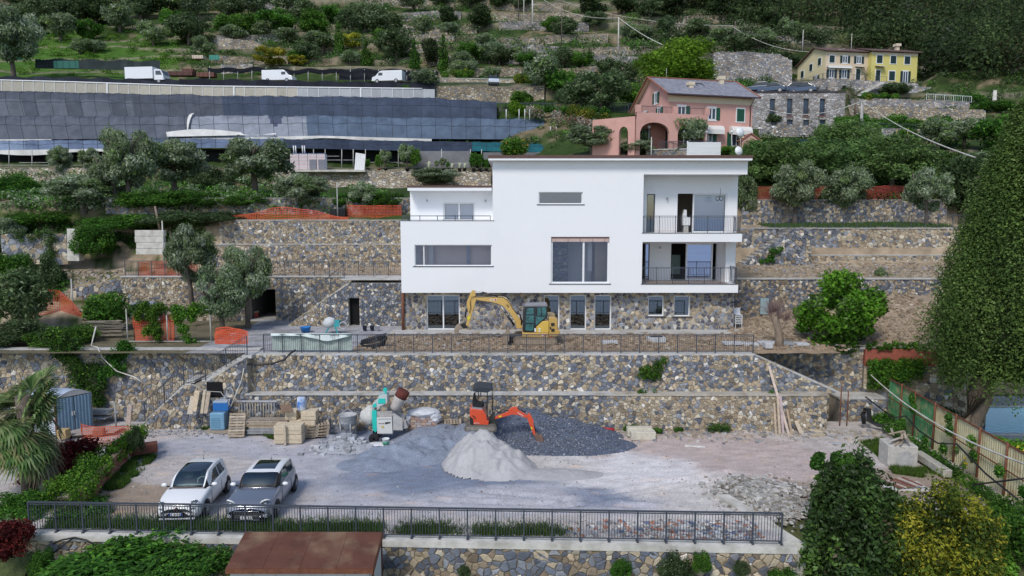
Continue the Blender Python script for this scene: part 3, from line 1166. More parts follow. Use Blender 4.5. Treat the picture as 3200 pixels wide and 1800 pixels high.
def window(parent,x0,x1,z0,z1,Y,panes=1,fw=.06,frm='white_frame',gl=None,depth=.06,split=None,name='window',sill=None,bars=()):
 "frame is the part, panes and sill its sub-parts; Y is the plane of the glass"
 mb=MB()
 mb.box((x0,Y-depth,z0),(x0+fw,Y+depth,z1))
 mb.box((x1-fw,Y-depth,z0),(x1,Y+depth,z1))
 mb.box((x0+fw,Y-depth,z1-fw),(x1-fw,Y+depth,z1))
 mb.box((x0+fw,Y-depth,z0),(x1-fw,Y+depth,z0+fw))
 xs=split or[lerp(x0,x1,i/panes)for i in range(1,panes)]
 for x in xs:
  mb.box((x-fw*.6,Y-depth*.9,z0+fw),(x+fw*.6,Y+depth*.9,z1-fw))
 f=mb.build(name,MATS[frm],parent,1)
 ed=[x0+fw*.5]+xs+[x1-fw*.5]
 for a,b in zip(ed,ed[1:]):
  p=MB()
  p.add([(a,Y,z0+fw*.5),(b,Y,z0+fw*.5),(b,Y,z1-fw*.5),(a,Y,z1-fw*.5)],[(0,1,2,3)])
  p.build('pane',gl or GL,f,1)
 if sill:
  p=MB()
  p.box((x0-.12,sill,z0-.05),(x1+.12,Y-depth-.002,z0-.004))
  p.build('sill','dark_sill',f,1)
 return f
W1=(hx(1683),hz(638),hx(1819),hz(600))
W2=(hx(1296),hz(831),hx(1537),hz(765))
W3=(hx(1722),hz(886),hx(1904),hz(740))
XL,XR=hx(1253),hx(2007)
ZB,ZP,ZT=hz(915),hz(690),hz(503)
XM=hx(1540)
mb=MB()
sheet_holes(mb,XL,XM,ZB,ZP,YF,[W2])
sheet_holes(mb,XM,XR,ZB,ZT,YF,[W1,W3])
mb.add([(XL,YF,ZB),(XL,52,ZB),(XL,52,ZP),(XL,YF,ZP)],[(0,1,2,3)])
mb.add([(XL,YF,ZB),(14.0,YF,ZB),(14.0,45.5,ZB),(XL,45.5,ZB)],[(0,1,2,3)])
mb.add([(XL,YF,ZP),(XM,YF,ZP),(XM,52,ZP),(XL,52,ZP)],[(0,1,2,3)])
mb.build('facade','plaster',HOUSE,1)
YT=45.9
tx0,tx1=at(1282,650,YT).x,XM+.01
dz0,dz1=ZP,at(1500,632,YT).z
dT=(at(1385,650,YT).x,dz0,at(1484,650,YT).x,dz1)
zrt=at(1400,596,YT).z
mb=MB()
sheet_holes(mb,tx0,tx1,ZP,zrt,YT,[dT])
mb.add([(tx0,YT,ZP),(tx0,53,ZP),(tx0,53,zrt+.4),(tx0,YT,zrt)],[(0,1,2,3)])
mb.add([(XM,YF,ZP),(XM,53,ZP),(XM,53,ZT),(XM,YF,ZT)],[(0,1,2,3)])
mb.build('terrace_room_wall','plaster',HOUSE,1)
window(HOUSE,dT[0],dT[2],dT[1],dT[3],YT+.16,panes=2,fw=.09,gl=GL,name='terrace_door')
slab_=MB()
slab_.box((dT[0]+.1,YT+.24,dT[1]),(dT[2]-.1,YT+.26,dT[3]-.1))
slab_.build('sky_reflection',SKYREFL,HOUSE,1)  # sheet added behind the terrace door panes to paint the reflected sky
room(HOUSE,dT[0]-.6,dT[2]+.6,dT[1],dT[3],YT+.27,50,INTW)
ROOF=mat('roof_edge_metal',(.12,.062,.05),rough=.5,var=.12,scale=5)
mb=MB()
rx0,rx1=at(1271,590,YF+.9).x,XM-.0
zr0,zr1=at(1400,591,YF+1.3).z,at(1400,583,YF+1.3).z
mb.box((rx0,YF+1.2,zr0-.1),(rx1-.1,53,zr0+.1))
r1=mb.build('low_roof','plaster',HOUSE,1)
mb=MB()
mb.box((rx0-.02,YF+1.17,zr0+.103),(rx1-.1,53,zr1+.06))
mb.build('roof_edge',ROOF,r1,1)
mb=MB()
RX0,RX1=hx(1527,43.1),hx(2341,43.1)
z0,z1,z2=hz(504,43.1),hz(494,43.1),hz(485,43.1)
mb.box((RX0,43.1,z0+.06),(RX1,54,z1))
r2=mb.build('high_roof','plaster',HOUSE,1)
mb=MB()
mb.box((RX0-.02,43.07,z1+.003),(RX1+.02,54,z2))
mb.build('roof_edge',ROOF,r2,1)
xb=hx(2327)
mb=MB()
mb.box((XR,YF,hz(545)),(xb,YF+.35,ZT+.12))
mb.build('roof_beam','plaster',HOUSE,1)
mb=MB()
mb.box((XR+.002,YF+.352,hz(545)+.002),(hx(2303,44.9),46.6,hz(545)+.2))
mb.build('upper_ceiling','plaster',HOUSE,1)
xs1,xs2=hx(2317),hx(2310)
mb=MB()
mb.box((XR-.02,YF+.001,hz(756)),(xs1,46.6,hz(729)))
s1=mb.build('upper_balcony_slab','plaster',HOUSE,1)
mb=MB()
mb.box((XR-.06,YF-.03,hz(729)+.003),(xs1,YF+.25,hz(729)+.035))
mb.build('slab_edge','dark_sill',s1,1)
mb=MB()
mb.box((XR-.02,YF+.001,ZB+.002),(xs2,47.6,hz(889)))
s2=mb.build('lower_balcony_slab','plaster',HOUSE,1)
mb=MB()
mb.box((XR-.06,YF-.03,hz(889)+.003),(xs2,YF+.25,hz(889)+.035))
mb.build('slab_edge','dark_sill',s2,1)
ZF2,ZF1=hz(729),hz(889)
ZC2,ZC1=hz(545),hz(756)
YU=44.95
xe=at(2304,650,YU).x
uw=(at(2021,650,YU).x,ZF2+.02,at(2047,650,YU).x,at(2000,606,YU).z)
ud=(at(2117,650,YU).x,ZF2+.02,at(2272,650,YU).x,at(2000,605,YU).z)
mb=MB()
sheet_holes(mb,XR,xe,ZF2,ZC2+.1,YU,[uw,ud])
mb.add([(XR,YF,ZF2),(XR,YU,ZF2),(XR,YU,ZC2),(XR,YF,ZC2)],[(0,1,2,3)])
mb.add([(xe,YU,ZB),(xe,54,ZB),(xe,54,ZT),(xe,YU,ZT)],[(0,1,2,3)])
mb.add([(XL,54,ZB),(xe,54,ZB),(xe,54,ZP),(XL,54,ZP)],[(0,1,2,3)])
mb.add([(XM,54,ZP),(xe,54,ZP),(xe,54,ZT),(XM,54,ZT)],[(0,1,2,3)])
mb.build('upper_balcony_wall','plaster',HOUSE,1)
window(HOUSE,uw[0],uw[2],uw[1],uw[3],YU+.15,fw=.05,frm='dark_sill',gl=GLD,name='narrow_window')
dm=at(2169,650,YU).x
window(HOUSE,dm-.06,ud[2],ud[1],ud[3],YU+.15,fw=.09,gl=GL,name='sliding_door')
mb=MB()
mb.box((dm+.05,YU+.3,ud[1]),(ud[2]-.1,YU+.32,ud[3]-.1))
mb.build('sky_reflection',SKYREFL,HOUSE,1)  # added sheet painting reflected sky behind the upper balcony door pane
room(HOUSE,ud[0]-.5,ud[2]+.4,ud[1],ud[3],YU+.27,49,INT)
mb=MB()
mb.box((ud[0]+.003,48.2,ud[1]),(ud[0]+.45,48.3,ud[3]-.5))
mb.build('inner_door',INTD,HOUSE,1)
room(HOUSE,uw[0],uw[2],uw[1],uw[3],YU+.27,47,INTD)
YW=46.4
xi=at(2240,800,YW).x
lw=(at(2004,800,YW).x-.1,ZF1+.02,at(2030,800,YW).x,at(2000,761,YW).z)
ld=(at(2097,800,YW).x,ZF1+.02,at(2241,800,YW).x-.02,at(2000,761,YW).z)
mb=MB()
sheet_holes(mb,XR-.3,xi,ZF1,ZC1+.1,YW,[lw,ld])
xpi=at(2268,800,YU).x
xpe=at(2298,800,YU).x
mb.add([(XR,YF,ZF1),(XR,YW,ZF1),(XR,YW,ZC1),(XR,YF,ZC1)],[(0,1,2,3)])
mb.box((xpi,YU,ZF1+.001),(xe-.01,YW+.5,ZC1-.001))
mb.add([(xi,YW,ZF1),(xpi,YU+.6,ZF1),(xpi,YU+.6,ZC1),(xi,YW,ZC1)],[(0,1,2,3)])
mb.build('lower_loggia_wall','plaster',HOUSE,1)
window(HOUSE,lw[0]+.35,lw[2],lw[1],lw[3],YW+.12,fw=.05,frm='dark_sill',gl=GLS,name='narrow_window')
dm=at(2147,800,YW).x
window(HOUSE,dm-.06,ld[2]-.25,ld[1],ld[3],YW+.12,fw=.09,gl=GLS,name='sliding_door')
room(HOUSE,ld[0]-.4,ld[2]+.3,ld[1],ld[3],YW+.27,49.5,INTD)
mb=MB()
mb.box((ld[0]+.35,47.8,ZF1+.3),(ld[0]+.95,48.0,ZF1+1.6))
mb.build('mirror_cabinet',mat('cabinet_green',(.20,.27,.24),rough=.5),HOUSE,1)
mb=MB()
mb.add([(XR,YF+.26,ZF1+.006),(xpi,YF+.26,ZF1+.006),(xpi,YW,ZF1+.006),(XR,YW,ZF1+.006)],[(0,1,2,3)])
mb.add([(XR,YF+.26,ZF2+.006),(xe,YF+.26,ZF2+.006),(xe,YU,ZF2+.006),(XR,YU,ZF2+.006)],[(0,1,2,3)])
mb.build('balcony_tiles',mat('balcony_tile',(.38,.31,.28),rough=.6,var=.05),HOUSE,1)
window(HOUSE,*(W1[0],W1[2],W1[1],W1[3]),YF+.16,fw=.06,gl=GL,sill=YF-.04,name='strip_window')
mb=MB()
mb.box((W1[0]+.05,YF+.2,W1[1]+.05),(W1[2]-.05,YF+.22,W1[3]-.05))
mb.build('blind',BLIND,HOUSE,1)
room(HOUSE,W1[0],W1[2],W1[1],W1[3],YF+.27,47,INTW)
window(HOUSE,W2[0],W2[2],W2[1],W2[3],YF+.16,fw=.055,gl=GL,split=[hx(1324)],sill=YF-.04,name='ribbon_window')
room(HOUSE,W2[0],W2[2],W2[1],W2[3],YF+.27,YF+1.3,mat('room_warm',(.82,.64,.56),rough=.95,var=.02,scale=1))
for a,b,c in((1302,1312,INTW),(1340,1354,INTW)):
 mb=MB()
 mb.box((hx(a,44.4),44.4,W2[1]-.2),(hx(b,44.4),44.5,W2[3]+.2))
 mb.build('inner_column',c,HOUSE,1)
mb=MB()
mb.box((hx(1459,44.5),44.5,W2[1]-.2),(hx(1467,44.5),44.85,W2[3]+.2))
mb.build('inner_partition',mat('room_blue',(.30,.34,.46),rough=.9),HOUSE,1)
window(HOUSE,W3[0],W3[2],W3[1],W3[3],YF+.16,fw=.10,gl=GL,split=[hx(1824)],sill=YF-.04,name='panorama_window')
room(HOUSE,W3[0],W3[2],W3[1],W3[3],YF+.27,47.0,INTW)
mb=MB()
mb.box((W3[0]+.02,YF+.06,W3[3]-.32),(W3[2]-.02,YF+.095,W3[3]-.01))
cb=mb.build('curtain_box',mat('brown_box',(.25,.16,.14),rough=.7),HOUSE,1)
mb=MB()
for a,b in((1725,1736),(1737,1774),(1776,1812),(1814,1851),(1853,1889),(1891,1902)):
 mb.box((hx(a),YF+.04,W3[3]-.31),(hx(b),YF+.058,W3[3]-.13))
mb.build('pale_panel',mat('pale_panel',(.52,.40,.37),rough=.7),cb,1)
mb=MB()
mb.box((hx(1859,44.7),44.7,W3[1]-.2),(W3[2]+.2,46.9,W3[3]))
mb.build('inner_wall',mat('inner_brown',(.42,.32,.22),rough=.9,var=.05),HOUSE,1)
mb=MB()
mb.box((hx(1836,44.6),44.6,W3[1]+.7),(hx(1850,44.6),44.7,W3[3]-.38))
mb.build('inner_door_leaf',INTW,HOUSE,1)
mb=MB()
mb.box((hx(1716,45.6),45.6,W3[1]-.1),(hx(1775,45.6),45.9,W3[3]))
mb.build('inner_stone_wall',farstone('stone_far_grey',[(.15,.17,.21),(.25,.27,.32),(.35,.30,.24),(.20,.21,.25),(.42,.40,.38)],3.2),HOUSE,1)
YS=44.35
bx0,bx1=at(1262,980,YS).x,at(2292,980,YS).x
def bh(a,b,c,d):
 return(at(a,1000,YS).x-bx0,at(1600,d,YS).z-T1,at(b,1000,YS).x-bx0,at(1600,c,YS).z-T1)
BH=[bh(1333,1437,922,1034),bh(1699,1748,922,1034),bh(1780,1832,922,1034),bh(1857,1910,922,1034),bh(2024,2074,924,988),bh(2105,2156,924,989)]
BH=[(a,max(.1,b),c,d)for a,b,c,d in BH]
masonry(HOUSE,(bx0,YS,T1-.1),(1,0,0),(0,0,1),bx1-bx0,ZB-T1+.12,sz=.20,asp=1.7,pal=[(TAN,18),(CREAM,8),((.12,.12,.15),34),(GREY,22),(BROWN,12),(PALE,3)],seed=41,holes=[(a,b+.1,c,d+.1)for a,b,c,d in BH],gap=.012,mortar=MATS['mortar_pale'],proud=.03,thick=.3)
mb=MB()
mb.add([(bx1-.01,YS,T1-.2),(bx1-.01,54,T1-.2),(bx1-.01,54,ZB),(bx1-.01,YS,ZB)],[(0,1,2,3)])
mb.add([(bx0+.01,YS,T1-.2),(bx0+.01,54,T1-.2),(bx0+.01,54,ZB),(bx0+.01,YS,ZB)],[(0,1,2,3)])
mb.build('side_wall',farstone('stone_far_grey',[],3.2),HOUSE,1)
for i,(a,b,c,d)in enumerate(BH):
 w_=window(HOUSE,bx0+a,bx0+c,T1+b,T1+d,YS+.2,panes=2 if i==0 else 1,fw=.07,gl=GLD,name='glass_door' if i<4 else 'small_window',sill=YS-.08)
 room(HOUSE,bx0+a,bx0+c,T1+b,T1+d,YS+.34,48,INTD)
mb=MB()
mb.cyl((at(1259,990,44.2).x,44.2,T1),(at(1259,920,44.2).x,44.2,ZB),.09,n=10)
mb.build('rust_pipe',mat('rust',(.17,.065,.035),rough=.8,var=.3,scale=8),HOUSE,1)
mb=MB()
mb.box((-7.6,43.0,T1+.02),(14.9,44.4,T1+.12))
mb.build('pavement_strip','concrete',HOUSE,1)
for px,py,Y in((1335,627,YT),(1517,628,YT),(2084,620,YU),(2062,773,YW)):
 p=at(px,py,Y)
 mb=MB()
 mb.cyl((p.x,Y-.16,p.z),(p.x,Y,p.z),.055,n=10)
 mb.cyl((p.x,Y-.16,p.z-.07),(p.x,Y-.16,p.z+.07),.05,n=10)
 mb.build('wall_lamp',mat('lamp_grey',(.45,.45,.46),rough=.4),HOUSE,1)
def hrail(name,pts,**k):
 e=bpy.data.objects.new(name,None)
 e.empty_display_size=.1
 COL.objects.link(e)
 e.parent=HOUSE
 e.location=Vector(pts[0])-wl(HOUSE)
 railing(e,pts,**k)
 return e
hrail('upper_balcony_railing',[(XR+.03,YF+.08,ZF2+.03),(xs1-.12,YF+.08,ZF2+.03),(xs1-.12,YU,ZF2+.03)],h=1.03,spacing=1.06,nb=9,post=.04,bal=.014,rail=.045,foot=0)
hrail('lower_balcony_railing',[(XR-.05,YF+.08,ZF1+.03),(xs2-.12,YF+.08,ZF1+.03),(xs2-.12,YU,ZF1+.03)],h=1.03,spacing=1.06,nb=9,post=.04,bal=.014,rail=.045,foot=0)
e=hrail('roof_terrace_rail',[(XL+.1,YF+.12,ZP),(XM-.15,YF+.12,ZP)],h=.32,spacing=1.12,nb=0,post=.04,rail=.045,foot=0)
railing(e,[(XL+.12,YF+.12,ZP),(XL+.12,YT+2,ZP)],h=.32,spacing=1.1,nb=0,post=.04,rail=.045,foot=0)
mb=MB()
mb.box((XL-.03,YF-.03,ZP+.003),(XM+.1,YF+.3,ZP+.03))
mb.build('parapet_cap','dark_sill',HOUSE,1)
p=at(2250,588,YF+.3)
t=thing('cable_coil','black cable hanging in coils in front of the upper balcony sliding door','cable',p)
mb=MB()
mb.tube([(0,0,0),(.04,0,-.1),(.03,0,-.35),(-.02,0,-.55)],.012,5)
for dx in(-.13,.1):
 mb.tube([(dx+.11*cos(a*PI/8),.03*dx,-.64+.12*sin(a*PI/8))for a in range(17)],.02,5)
mb.build('cable',mat('black_rubber',(.015,.015,.018),rough=.5),t)
p=at(2140,724,YU+.5)
t=thing('bathroom_unit','white curved bathroom unit standing in the open upper balcony door','furniture',(p.x,p.y,ZF2+.01))
mb=MB()
mb.prism([(-.18,.45),(.30,.45),(.30,.95),(.06,1.0),(.04,1.45),(-.12,1.45),(-.2,1.0)],-.2,.2)
mb.build('cabinet','white_frame',t,bevel=.02)
mb=MB()
mb.box((-.1,-.15,0),(.2,.15,.45))
mb.build('pedestal','concrete',t)
p=at(2305,1030,43.8)
t=thing('stacked_chairs','stack of white plastic chairs at the right corner of the stone ground floor','chair stack',(14.55,44.9,T1+.02))
mb=MB()
for k in range(6):
 z=.42+.11*k
 mb.box((-.2,-.22,z),(.22,.22,z+.03))
 mb.add([(-.22,.2,z),(.22,.2,z),(.2,.3,z+.42),(-.2,.3,z+.42)],[(0,1,2,3)])
 for sx in(-.2,.19):
  for sy in(-.2,.2):
   mb.bar((sx,sy,z),(sx*1.15,sy*1.1,z-.42 if k==0 else z-.1),.03)
mb.build('chair_shells','white_frame',t)
# railings, fences, nets
def rail_thing(label,p):
 return thing('railing',label,'railing',p)
t=rail_thing('dark grey metal railing along the front of the yard, nearest the camera',(FL.x,FL.y,0))
pa,pb=FL+Vector((.1,.18,.03)),FR+Vector((-.45,.18,.06))
railing(t,[pa,pb],h=1.07,spacing=.96,nb=9,post=.05,bal=.016,rail=.065)
t=rail_thing('dark grey railing of the house terrace, in front of the yellow excavator',(-13.4,37.3,T1))
railing(t,[(-13.3,37.2,T1+.04),(12.85,37.0,T1+.04)],h=1.0,spacing=1.0,nb=9,post=.05,bal=.014,rail=.05,foot=0)
t=rail_thing('dark grey railing on the garage terrace, right part leading to the white house',(-16,49.1,6.76))
railing(t,[(at(845,865,49.15).x,49.15,6.76),(at(1075,865,49.15).x,49.15,6.76),(at(1262,865,48.6).x,48.6,6.79)],h=1.0,spacing=1.0,nb=7,post=.045,bal=.014,rail=.045,joined=1,foot=0)
t=rail_thing('dark grey railing with orange netting tied behind it, above the left garage wall',(-26,49.15,6.76))
railing(t,[(at(392,865,49.15).x,49.15,6.76),(at(640,865,49.15).x,49.15,6.76)],h=1.05,spacing=.95,nb=7,post=.045,bal=.014,rail=.045,joined=1,foot=0)
t=rail_thing('sloping dark railing beside the stairs from the yard at the left',(-19.6,36.3,.2))
railing(t,[(-19.4,36.3,.15),(-17.25,36.3,2.1),(-16.1,36.3,2.35),(-13.9,36.4,3.66)],h=1.05,spacing=.95,nb=8,post=.045,bal=.014,rail=.045,joined=1,foot=0)
t=rail_thing('sloping dark railing on the stair block left of the white house',(sx0,46.7,3.7))
railing(t,[(sx0+.05,46.7,3.8),(sx0+sl,46.7,6.75)],h=1.0,spacing=1.0,nb=7,post=.045,bal=.014,rail=.045,joined=1,foot=0)
t=rail_thing('dark railing under the three olive trees on the right-hand terrace',(18,57.9,9.96))
railing(t,[(at(2380,712,57.9).x,57.9,9.97),(at(3060,712,57.9).x,57.9,9.97)],h=1.05,spacing=1.1,nb=7,post=.045,bal=.014,rail=.045,joined=1,foot=0)
t=rail_thing('sloping dark railing beside the stone steps right of the white house',(sx,55.5,7))
railing(t,[(sx+.2,55.55,7.1),(sx+4.2,55.55,9.95)],h=1.0,spacing=1.0,nb=7,post=.045,bal=.014,rail=.045,joined=1,foot=0)
ORANGE=mat('orange_net',(.62,.10,.04),rough=.7,var=.15,scale=6)
REDNET=mat('red_net',(.33,.06,.045),rough=.8,var=.2,scale=2)
def net(name_label,pts,h,m=ORANGE,cell=.14,wire=.03,sag=.05,cat='netting',posts=1,seed=1,topfn=None):
 "plastic barrier mesh: real strands along a polyline of foot points"
 rng=random.Random(seed)
 p0=Vector(pts[0])
 t=thing('barrier_net',name_label,cat,p0)
 mb=MB()
 pts=[Vector(p)for p in pts]
 L=[0]
 for a,b in zip(pts,pts[1:]):
  L.append(L[-1]+(b-a).length)
 def P(s,v):
  for i in range(len(L)-1):
   if s<=L[i+1]or i==len(L)-2:
    q=pts[i].lerp(pts[i+1],(s-L[i])/max(1e-6,L[i+1]-L[i]))
    break
  hh=topfn(s/L[-1])if topfn else h
  z=v*hh-sag*sin(s*1.9+seed)*v+.03*noise.noise(Vector((s*2,v*3,seed)))
  return q+Vector((0,.10*noise.noise(Vector((s*.9,v*2,seed+5))),z))
 nv=max(3,int(h/cell))
 nu=max(4,int(L[-1]/cell))
 for j in range(nv+1):
  wd=wire*(1.6 if j in(0,nv)else 1)
  for i in range(nu):
   a,b=P(i*L[-1]/nu,j/nv),P((i+1)*L[-1]/nu,j/nv)
   mb.add([a-Vector((0,0,wd/2)),b-Vector((0,0,wd/2)),b+Vector((0,0,wd/2)),a+Vector((0,0,wd/2))],[(0,1,2,3)])
 for i in range(nu+1):
  for j in range(nv):
   a,b=P(i*L[-1]/nu,j/nv),P(i*L[-1]/nu,(j+1)/nv)
   d=Vector((wire/2,0,0))
   mb.add([a-d+Vector((0,-.002,0)),a+d+Vector((0,-.002,0)),b+d+Vector((0,-.002,0)),b-d+Vector((0,-.002,0))],[(0,1,2,3)])
 mb.build('mesh',m,t,1)
 if posts:
  k=max(1,int(L[-1]/2.2))
  for i in range(k+1):
   q=P(i*L[-1]/k,0)
   pb=MB()
   pb.cyl(q,q+Vector((0,.02,h*1.12)),.022,n=6)
   pb.build('stake','rust',t,1)
 return t
net('orange plastic netting across the garage terrace railing, left',[at(435,865,49.35).xyz*1,at(620,865,49.35)],1.05,cell=.1,wire=.03,seed=2,posts=0)
net('drooping orange netting along the top of the tall two-tier wall',[at(705,692,58.2),at(905,690,58.2),at(1090,692,58.2)],.9,cell=.13,wire=.032,seed=3,topfn=lambda s:.25+.85*exp(-((s-.5)/.33)**2))
net('orange netting in front of the wall next to the white house, near the black box',[at(1085,690,61.0),at(1255,690,61.0)],1.3,cell=.12,wire=.032,seed=4,sag=.02)
net('red netting behind the three olive trees at the right',[at(2335,626,65.9),at(2870,624,65.9)],1.25,m=REDNET,cell=.12,wire=.034,seed=5,sag=.03)
net('orange netting above the ivy hedge at the left edge of the yard',[onz(258,1390,-.1),onz(410,1400,-.1)],1.0,cell=.1,wire=.02,seed=6)
net('orange netting hung on the slope below the dark olive at the far left',[at(115,985,47),at(190,975,48),at(262,1010,47)],1.9,cell=.13,wire=.032,seed=7,topfn=lambda s:1.9-1.2*s)
net('orange netting under the ivy-covered frame left of the garage',[at(420,1066,40.5),at(545,1066,40.5)],1.5,cell=.1,wire=.035,seed=8)
net('crumpled orange netting heap at the top of the left stairs',[at(672,1073,38.2),at(775,1073,38.2)],.65,cell=.08,wire=.032,seed=9,posts=0,sag=.15)
net('second layer of the crumpled orange netting heap',[at(676,1073,38.35),at(770,1073,38.4)],.7,cell=.09,wire=.04,seed=10,posts=0,sag=.2)
t=thing('metal_sheet_fence','tall corrugated metal fence at the right, green at its far end, pale yellow nearer','fence',(20.4,33,0))
GREENP=mat('fence_green',(.07,.24,.10),rough=.75,var=.35,scale=3,col2=(.30,.30,.16),amt=.45,s2=2.2)
YELP=mat('fence_yellow',(.62,.57,.36),rough=.8,var=.10,scale=3,col2=(.40,.30,.16),amt=.25,s2=1.1)
fy=[(38.2,20.9),(36.6,20.75),(35.0,20.55),(32.9,20.3),(30.9,20.05),(28.9,19.8),(26.9,19.55),(24.8,19.3),(22.6,19.05)]
for i in range(len(fy)-1):
 (y0,x0),(y1,x1)=fy[i],fy[i+1]
 mb=MB()
 n=12
 hb=-.25 if i<6 else-.6
 for j in range(n):
  for k in range(4):
   pass
 seg=[]
 for j in range(n*4+1):
  s=j/(n*4)
  seg.append((x0+(x1-x0)*s+[0,.03,.03,0][j%4],y0+(y1-y0)*s))
 vs=[(x,y,hb)for x,y in seg]+[(x,y,1.95)for x,y in seg]
 k=len(seg)
 mb.add(vs,[(j,j+1,j+1+k,j+k)for j in range(k-1)])
 o=mb.build('metal_sheet',GREENP if i<3 else YELP,t,1)
 s=o.modifiers.new('solid','SOLIDIFY')
 s.thickness=.01
 if i<3:
  o['label']='flaking green metal sheet'
 pb=MB()
 pb.cyl((x1-.09,y1,hb-.2),(x1-.06,y1,2.1),.045,n=8)
 pb.build('post','rust',t,1)
pb=MB()
pb.bar((fy[0][1],fy[0][0],1.99),(fy[-1][1],fy[-1][0],1.99),.06)
pb.bar((fy[0][1]-.07,fy[0][0],1.0),(fy[-1][1]-.07,fy[-1][0],1.0),.04)
pb.build('rail','rust',t,1)
# plants
mat('leaf',attr=1,rough=.75,var=.15,scale=2,spec=.25,orand=.16)
mat('leaf_gloss',attr=1,rough=.5,var=.1,scale=2,spec=.35,orand=.08)
mat('bark',(.13,.105,.085),rough=.95,var=.35,scale=5,bump=.8,bscale=12)
mat('bark_pale',(.26,.20,.15),rough=.95,var=.3,scale=5,bump=.9,bscale=8,stretch=(3,3,.6))
for m_ in('leaf','leaf_gloss'):
 nt=MATS[m_].node_tree
 p_=nt.nodes['Principled BSDF']
 p_.inputs['Subsurface Weight'].default_value=0
 tr=nt.nodes.new('ShaderNodeBsdfTranslucent')
 mx_=nt.nodes.new('ShaderNodeMixShader')
 mx_.inputs[0].default_value=.42
 src=p_.inputs['Base Color'].links[0].from_socket
 nt.links.new(src,tr.inputs[0])
 out=[n for n in nt.nodes if n.type=='OUTPUT_MATERIAL'][0]
 nt.links.new(p_.outputs[0],mx_.inputs[1])
 nt.links.new(tr.outputs[0],mx_.inputs[2])
 nt.links.new(mx_.outputs[0],out.inputs[0])
def leaves(centers,radii,n,size,pal,seed,asp=2.2,shell=.55,up=.25,hang=0.0,tri=0,lp=.45):
 "n leaf faces spread in the lumps (centers, radii); pal: list of (colour, weight)"
 r=np.random.default_rng(seed)
 C=np.asarray(centers,dtype=float)
 Rr=np.asarray(radii,dtype=float)
 if Rr.ndim==1:
  Rr=np.repeat(Rr[:,None],3,1)
 wgt=(Rr.prod(1))**.62
 idx=r.choice(len(C),n,p=wgt/wgt.sum())
 d=r.normal(size=(n,3))
 d/=np.linalg.norm(d,axis=1)[:,None]
 rad=shell+(1-shell)*r.random(n)**.6
 rad*=1+.12*r.normal(size=n)
 P=C[idx]+d*Rr[idx]*rad[:,None]
 nrm=d+r.normal(size=(n,3))*.75
 nrm[:,2]+=up
 nrm/=np.linalg.norm(nrm,axis=1)[:,None]
 a=r.normal(size=(n,3))
 a[:,2]-=hang
 a-=(a*nrm).sum(1)[:,None]*nrm
 a/=np.linalg.norm(a,axis=1)[:,None]
 b=np.cross(nrm,a)
 s=size*r.uniform(.6,1.35,n)
 l,w_=(s*sqrt(asp)/2)[:,None],(s/sqrt(asp)/2)[:,None]
 if tri:
  V=np.stack([P-a*l-b*w_,P-a*l+b*w_,P+a*l],1)
  k=3
 else:
  V=np.stack([P-a*l,P-b*w_,P+a*l,P+b*w_],1)
  k=4
 cols=np.array([c for c,_ in pal])
 pw=np.array([w for _,w in pal],dtype=float)
 lump=r.choice(len(cols),len(C),p=pw/pw.sum())
 ci=np.where(r.random(n)<lp,lump[idx],r.choice(len(cols),n,p=pw/pw.sum()))
 cc=cols[ci]*r.uniform(.7,1.3,n)[:,None]
 return V.reshape(-1,3),k,cc
def lumps(n,rx,ry,rz,cz,rng,lo=.28,hi=.5,flat=0.0,shell=.6):
 out,rad=[],[]
 for _ in range(n):
  while 1:
   x,y,z=rng.uniform(-1,1),rng.uniform(-1,1),rng.uniform(-1,1)
   q=x*x+y*y+z*z
   if shell*shell*.5<q<1:
    break
  k=rng.uniform(lo,hi)
  out.append((x*rx*(1-k*.38),y*ry*(1-k*.38),cz+z*rz*(1-k*.45)))
  rad.append((k*rx,k*ry,k*rz*rng.uniform(.75,1.1)))
 return out,rad
GO=[((.22,.29,.16),3),((.32,.38,.24),3),((.44,.49,.36),1.3),((.13,.18,.09),3),((.20,.30,.09),2)]
GD=[((.10,.16,.06),4),((.17,.23,.11),3),((.26,.32,.19),1.5),((.06,.10,.035),3)]
GB=[((.06,.16,.02),4),((.10,.25,.03),3),((.17,.35,.045),1.5),((.04,.10,.015),3)]
GK=[((.04,.07,.024),4),((.06,.10,.032),3),((.09,.14,.045),1.5),((.025,.045,.016),3)]
GLIME=[((.13,.26,.02),4),((.18,.34,.03),3),((.07,.15,.012),3)]
GYEL=[((.38,.36,.03),4),((.50,.46,.06),2),((.16,.22,.03),2)]
GCY=[((.12,.21,.05),4),((.17,.27,.06),3),((.08,.14,.035),2),((.22,.31,.10),1.2)]
GRED=[((.13,.015,.02),4),((.22,.03,.035),2),((.06,.01,.012),3)]
GYG=[((.30,.31,.03),3),((.45,.42,.05),2),((.08,.13,.02),3),((.12,.18,.025),2),((.04,.07,.012),2)]
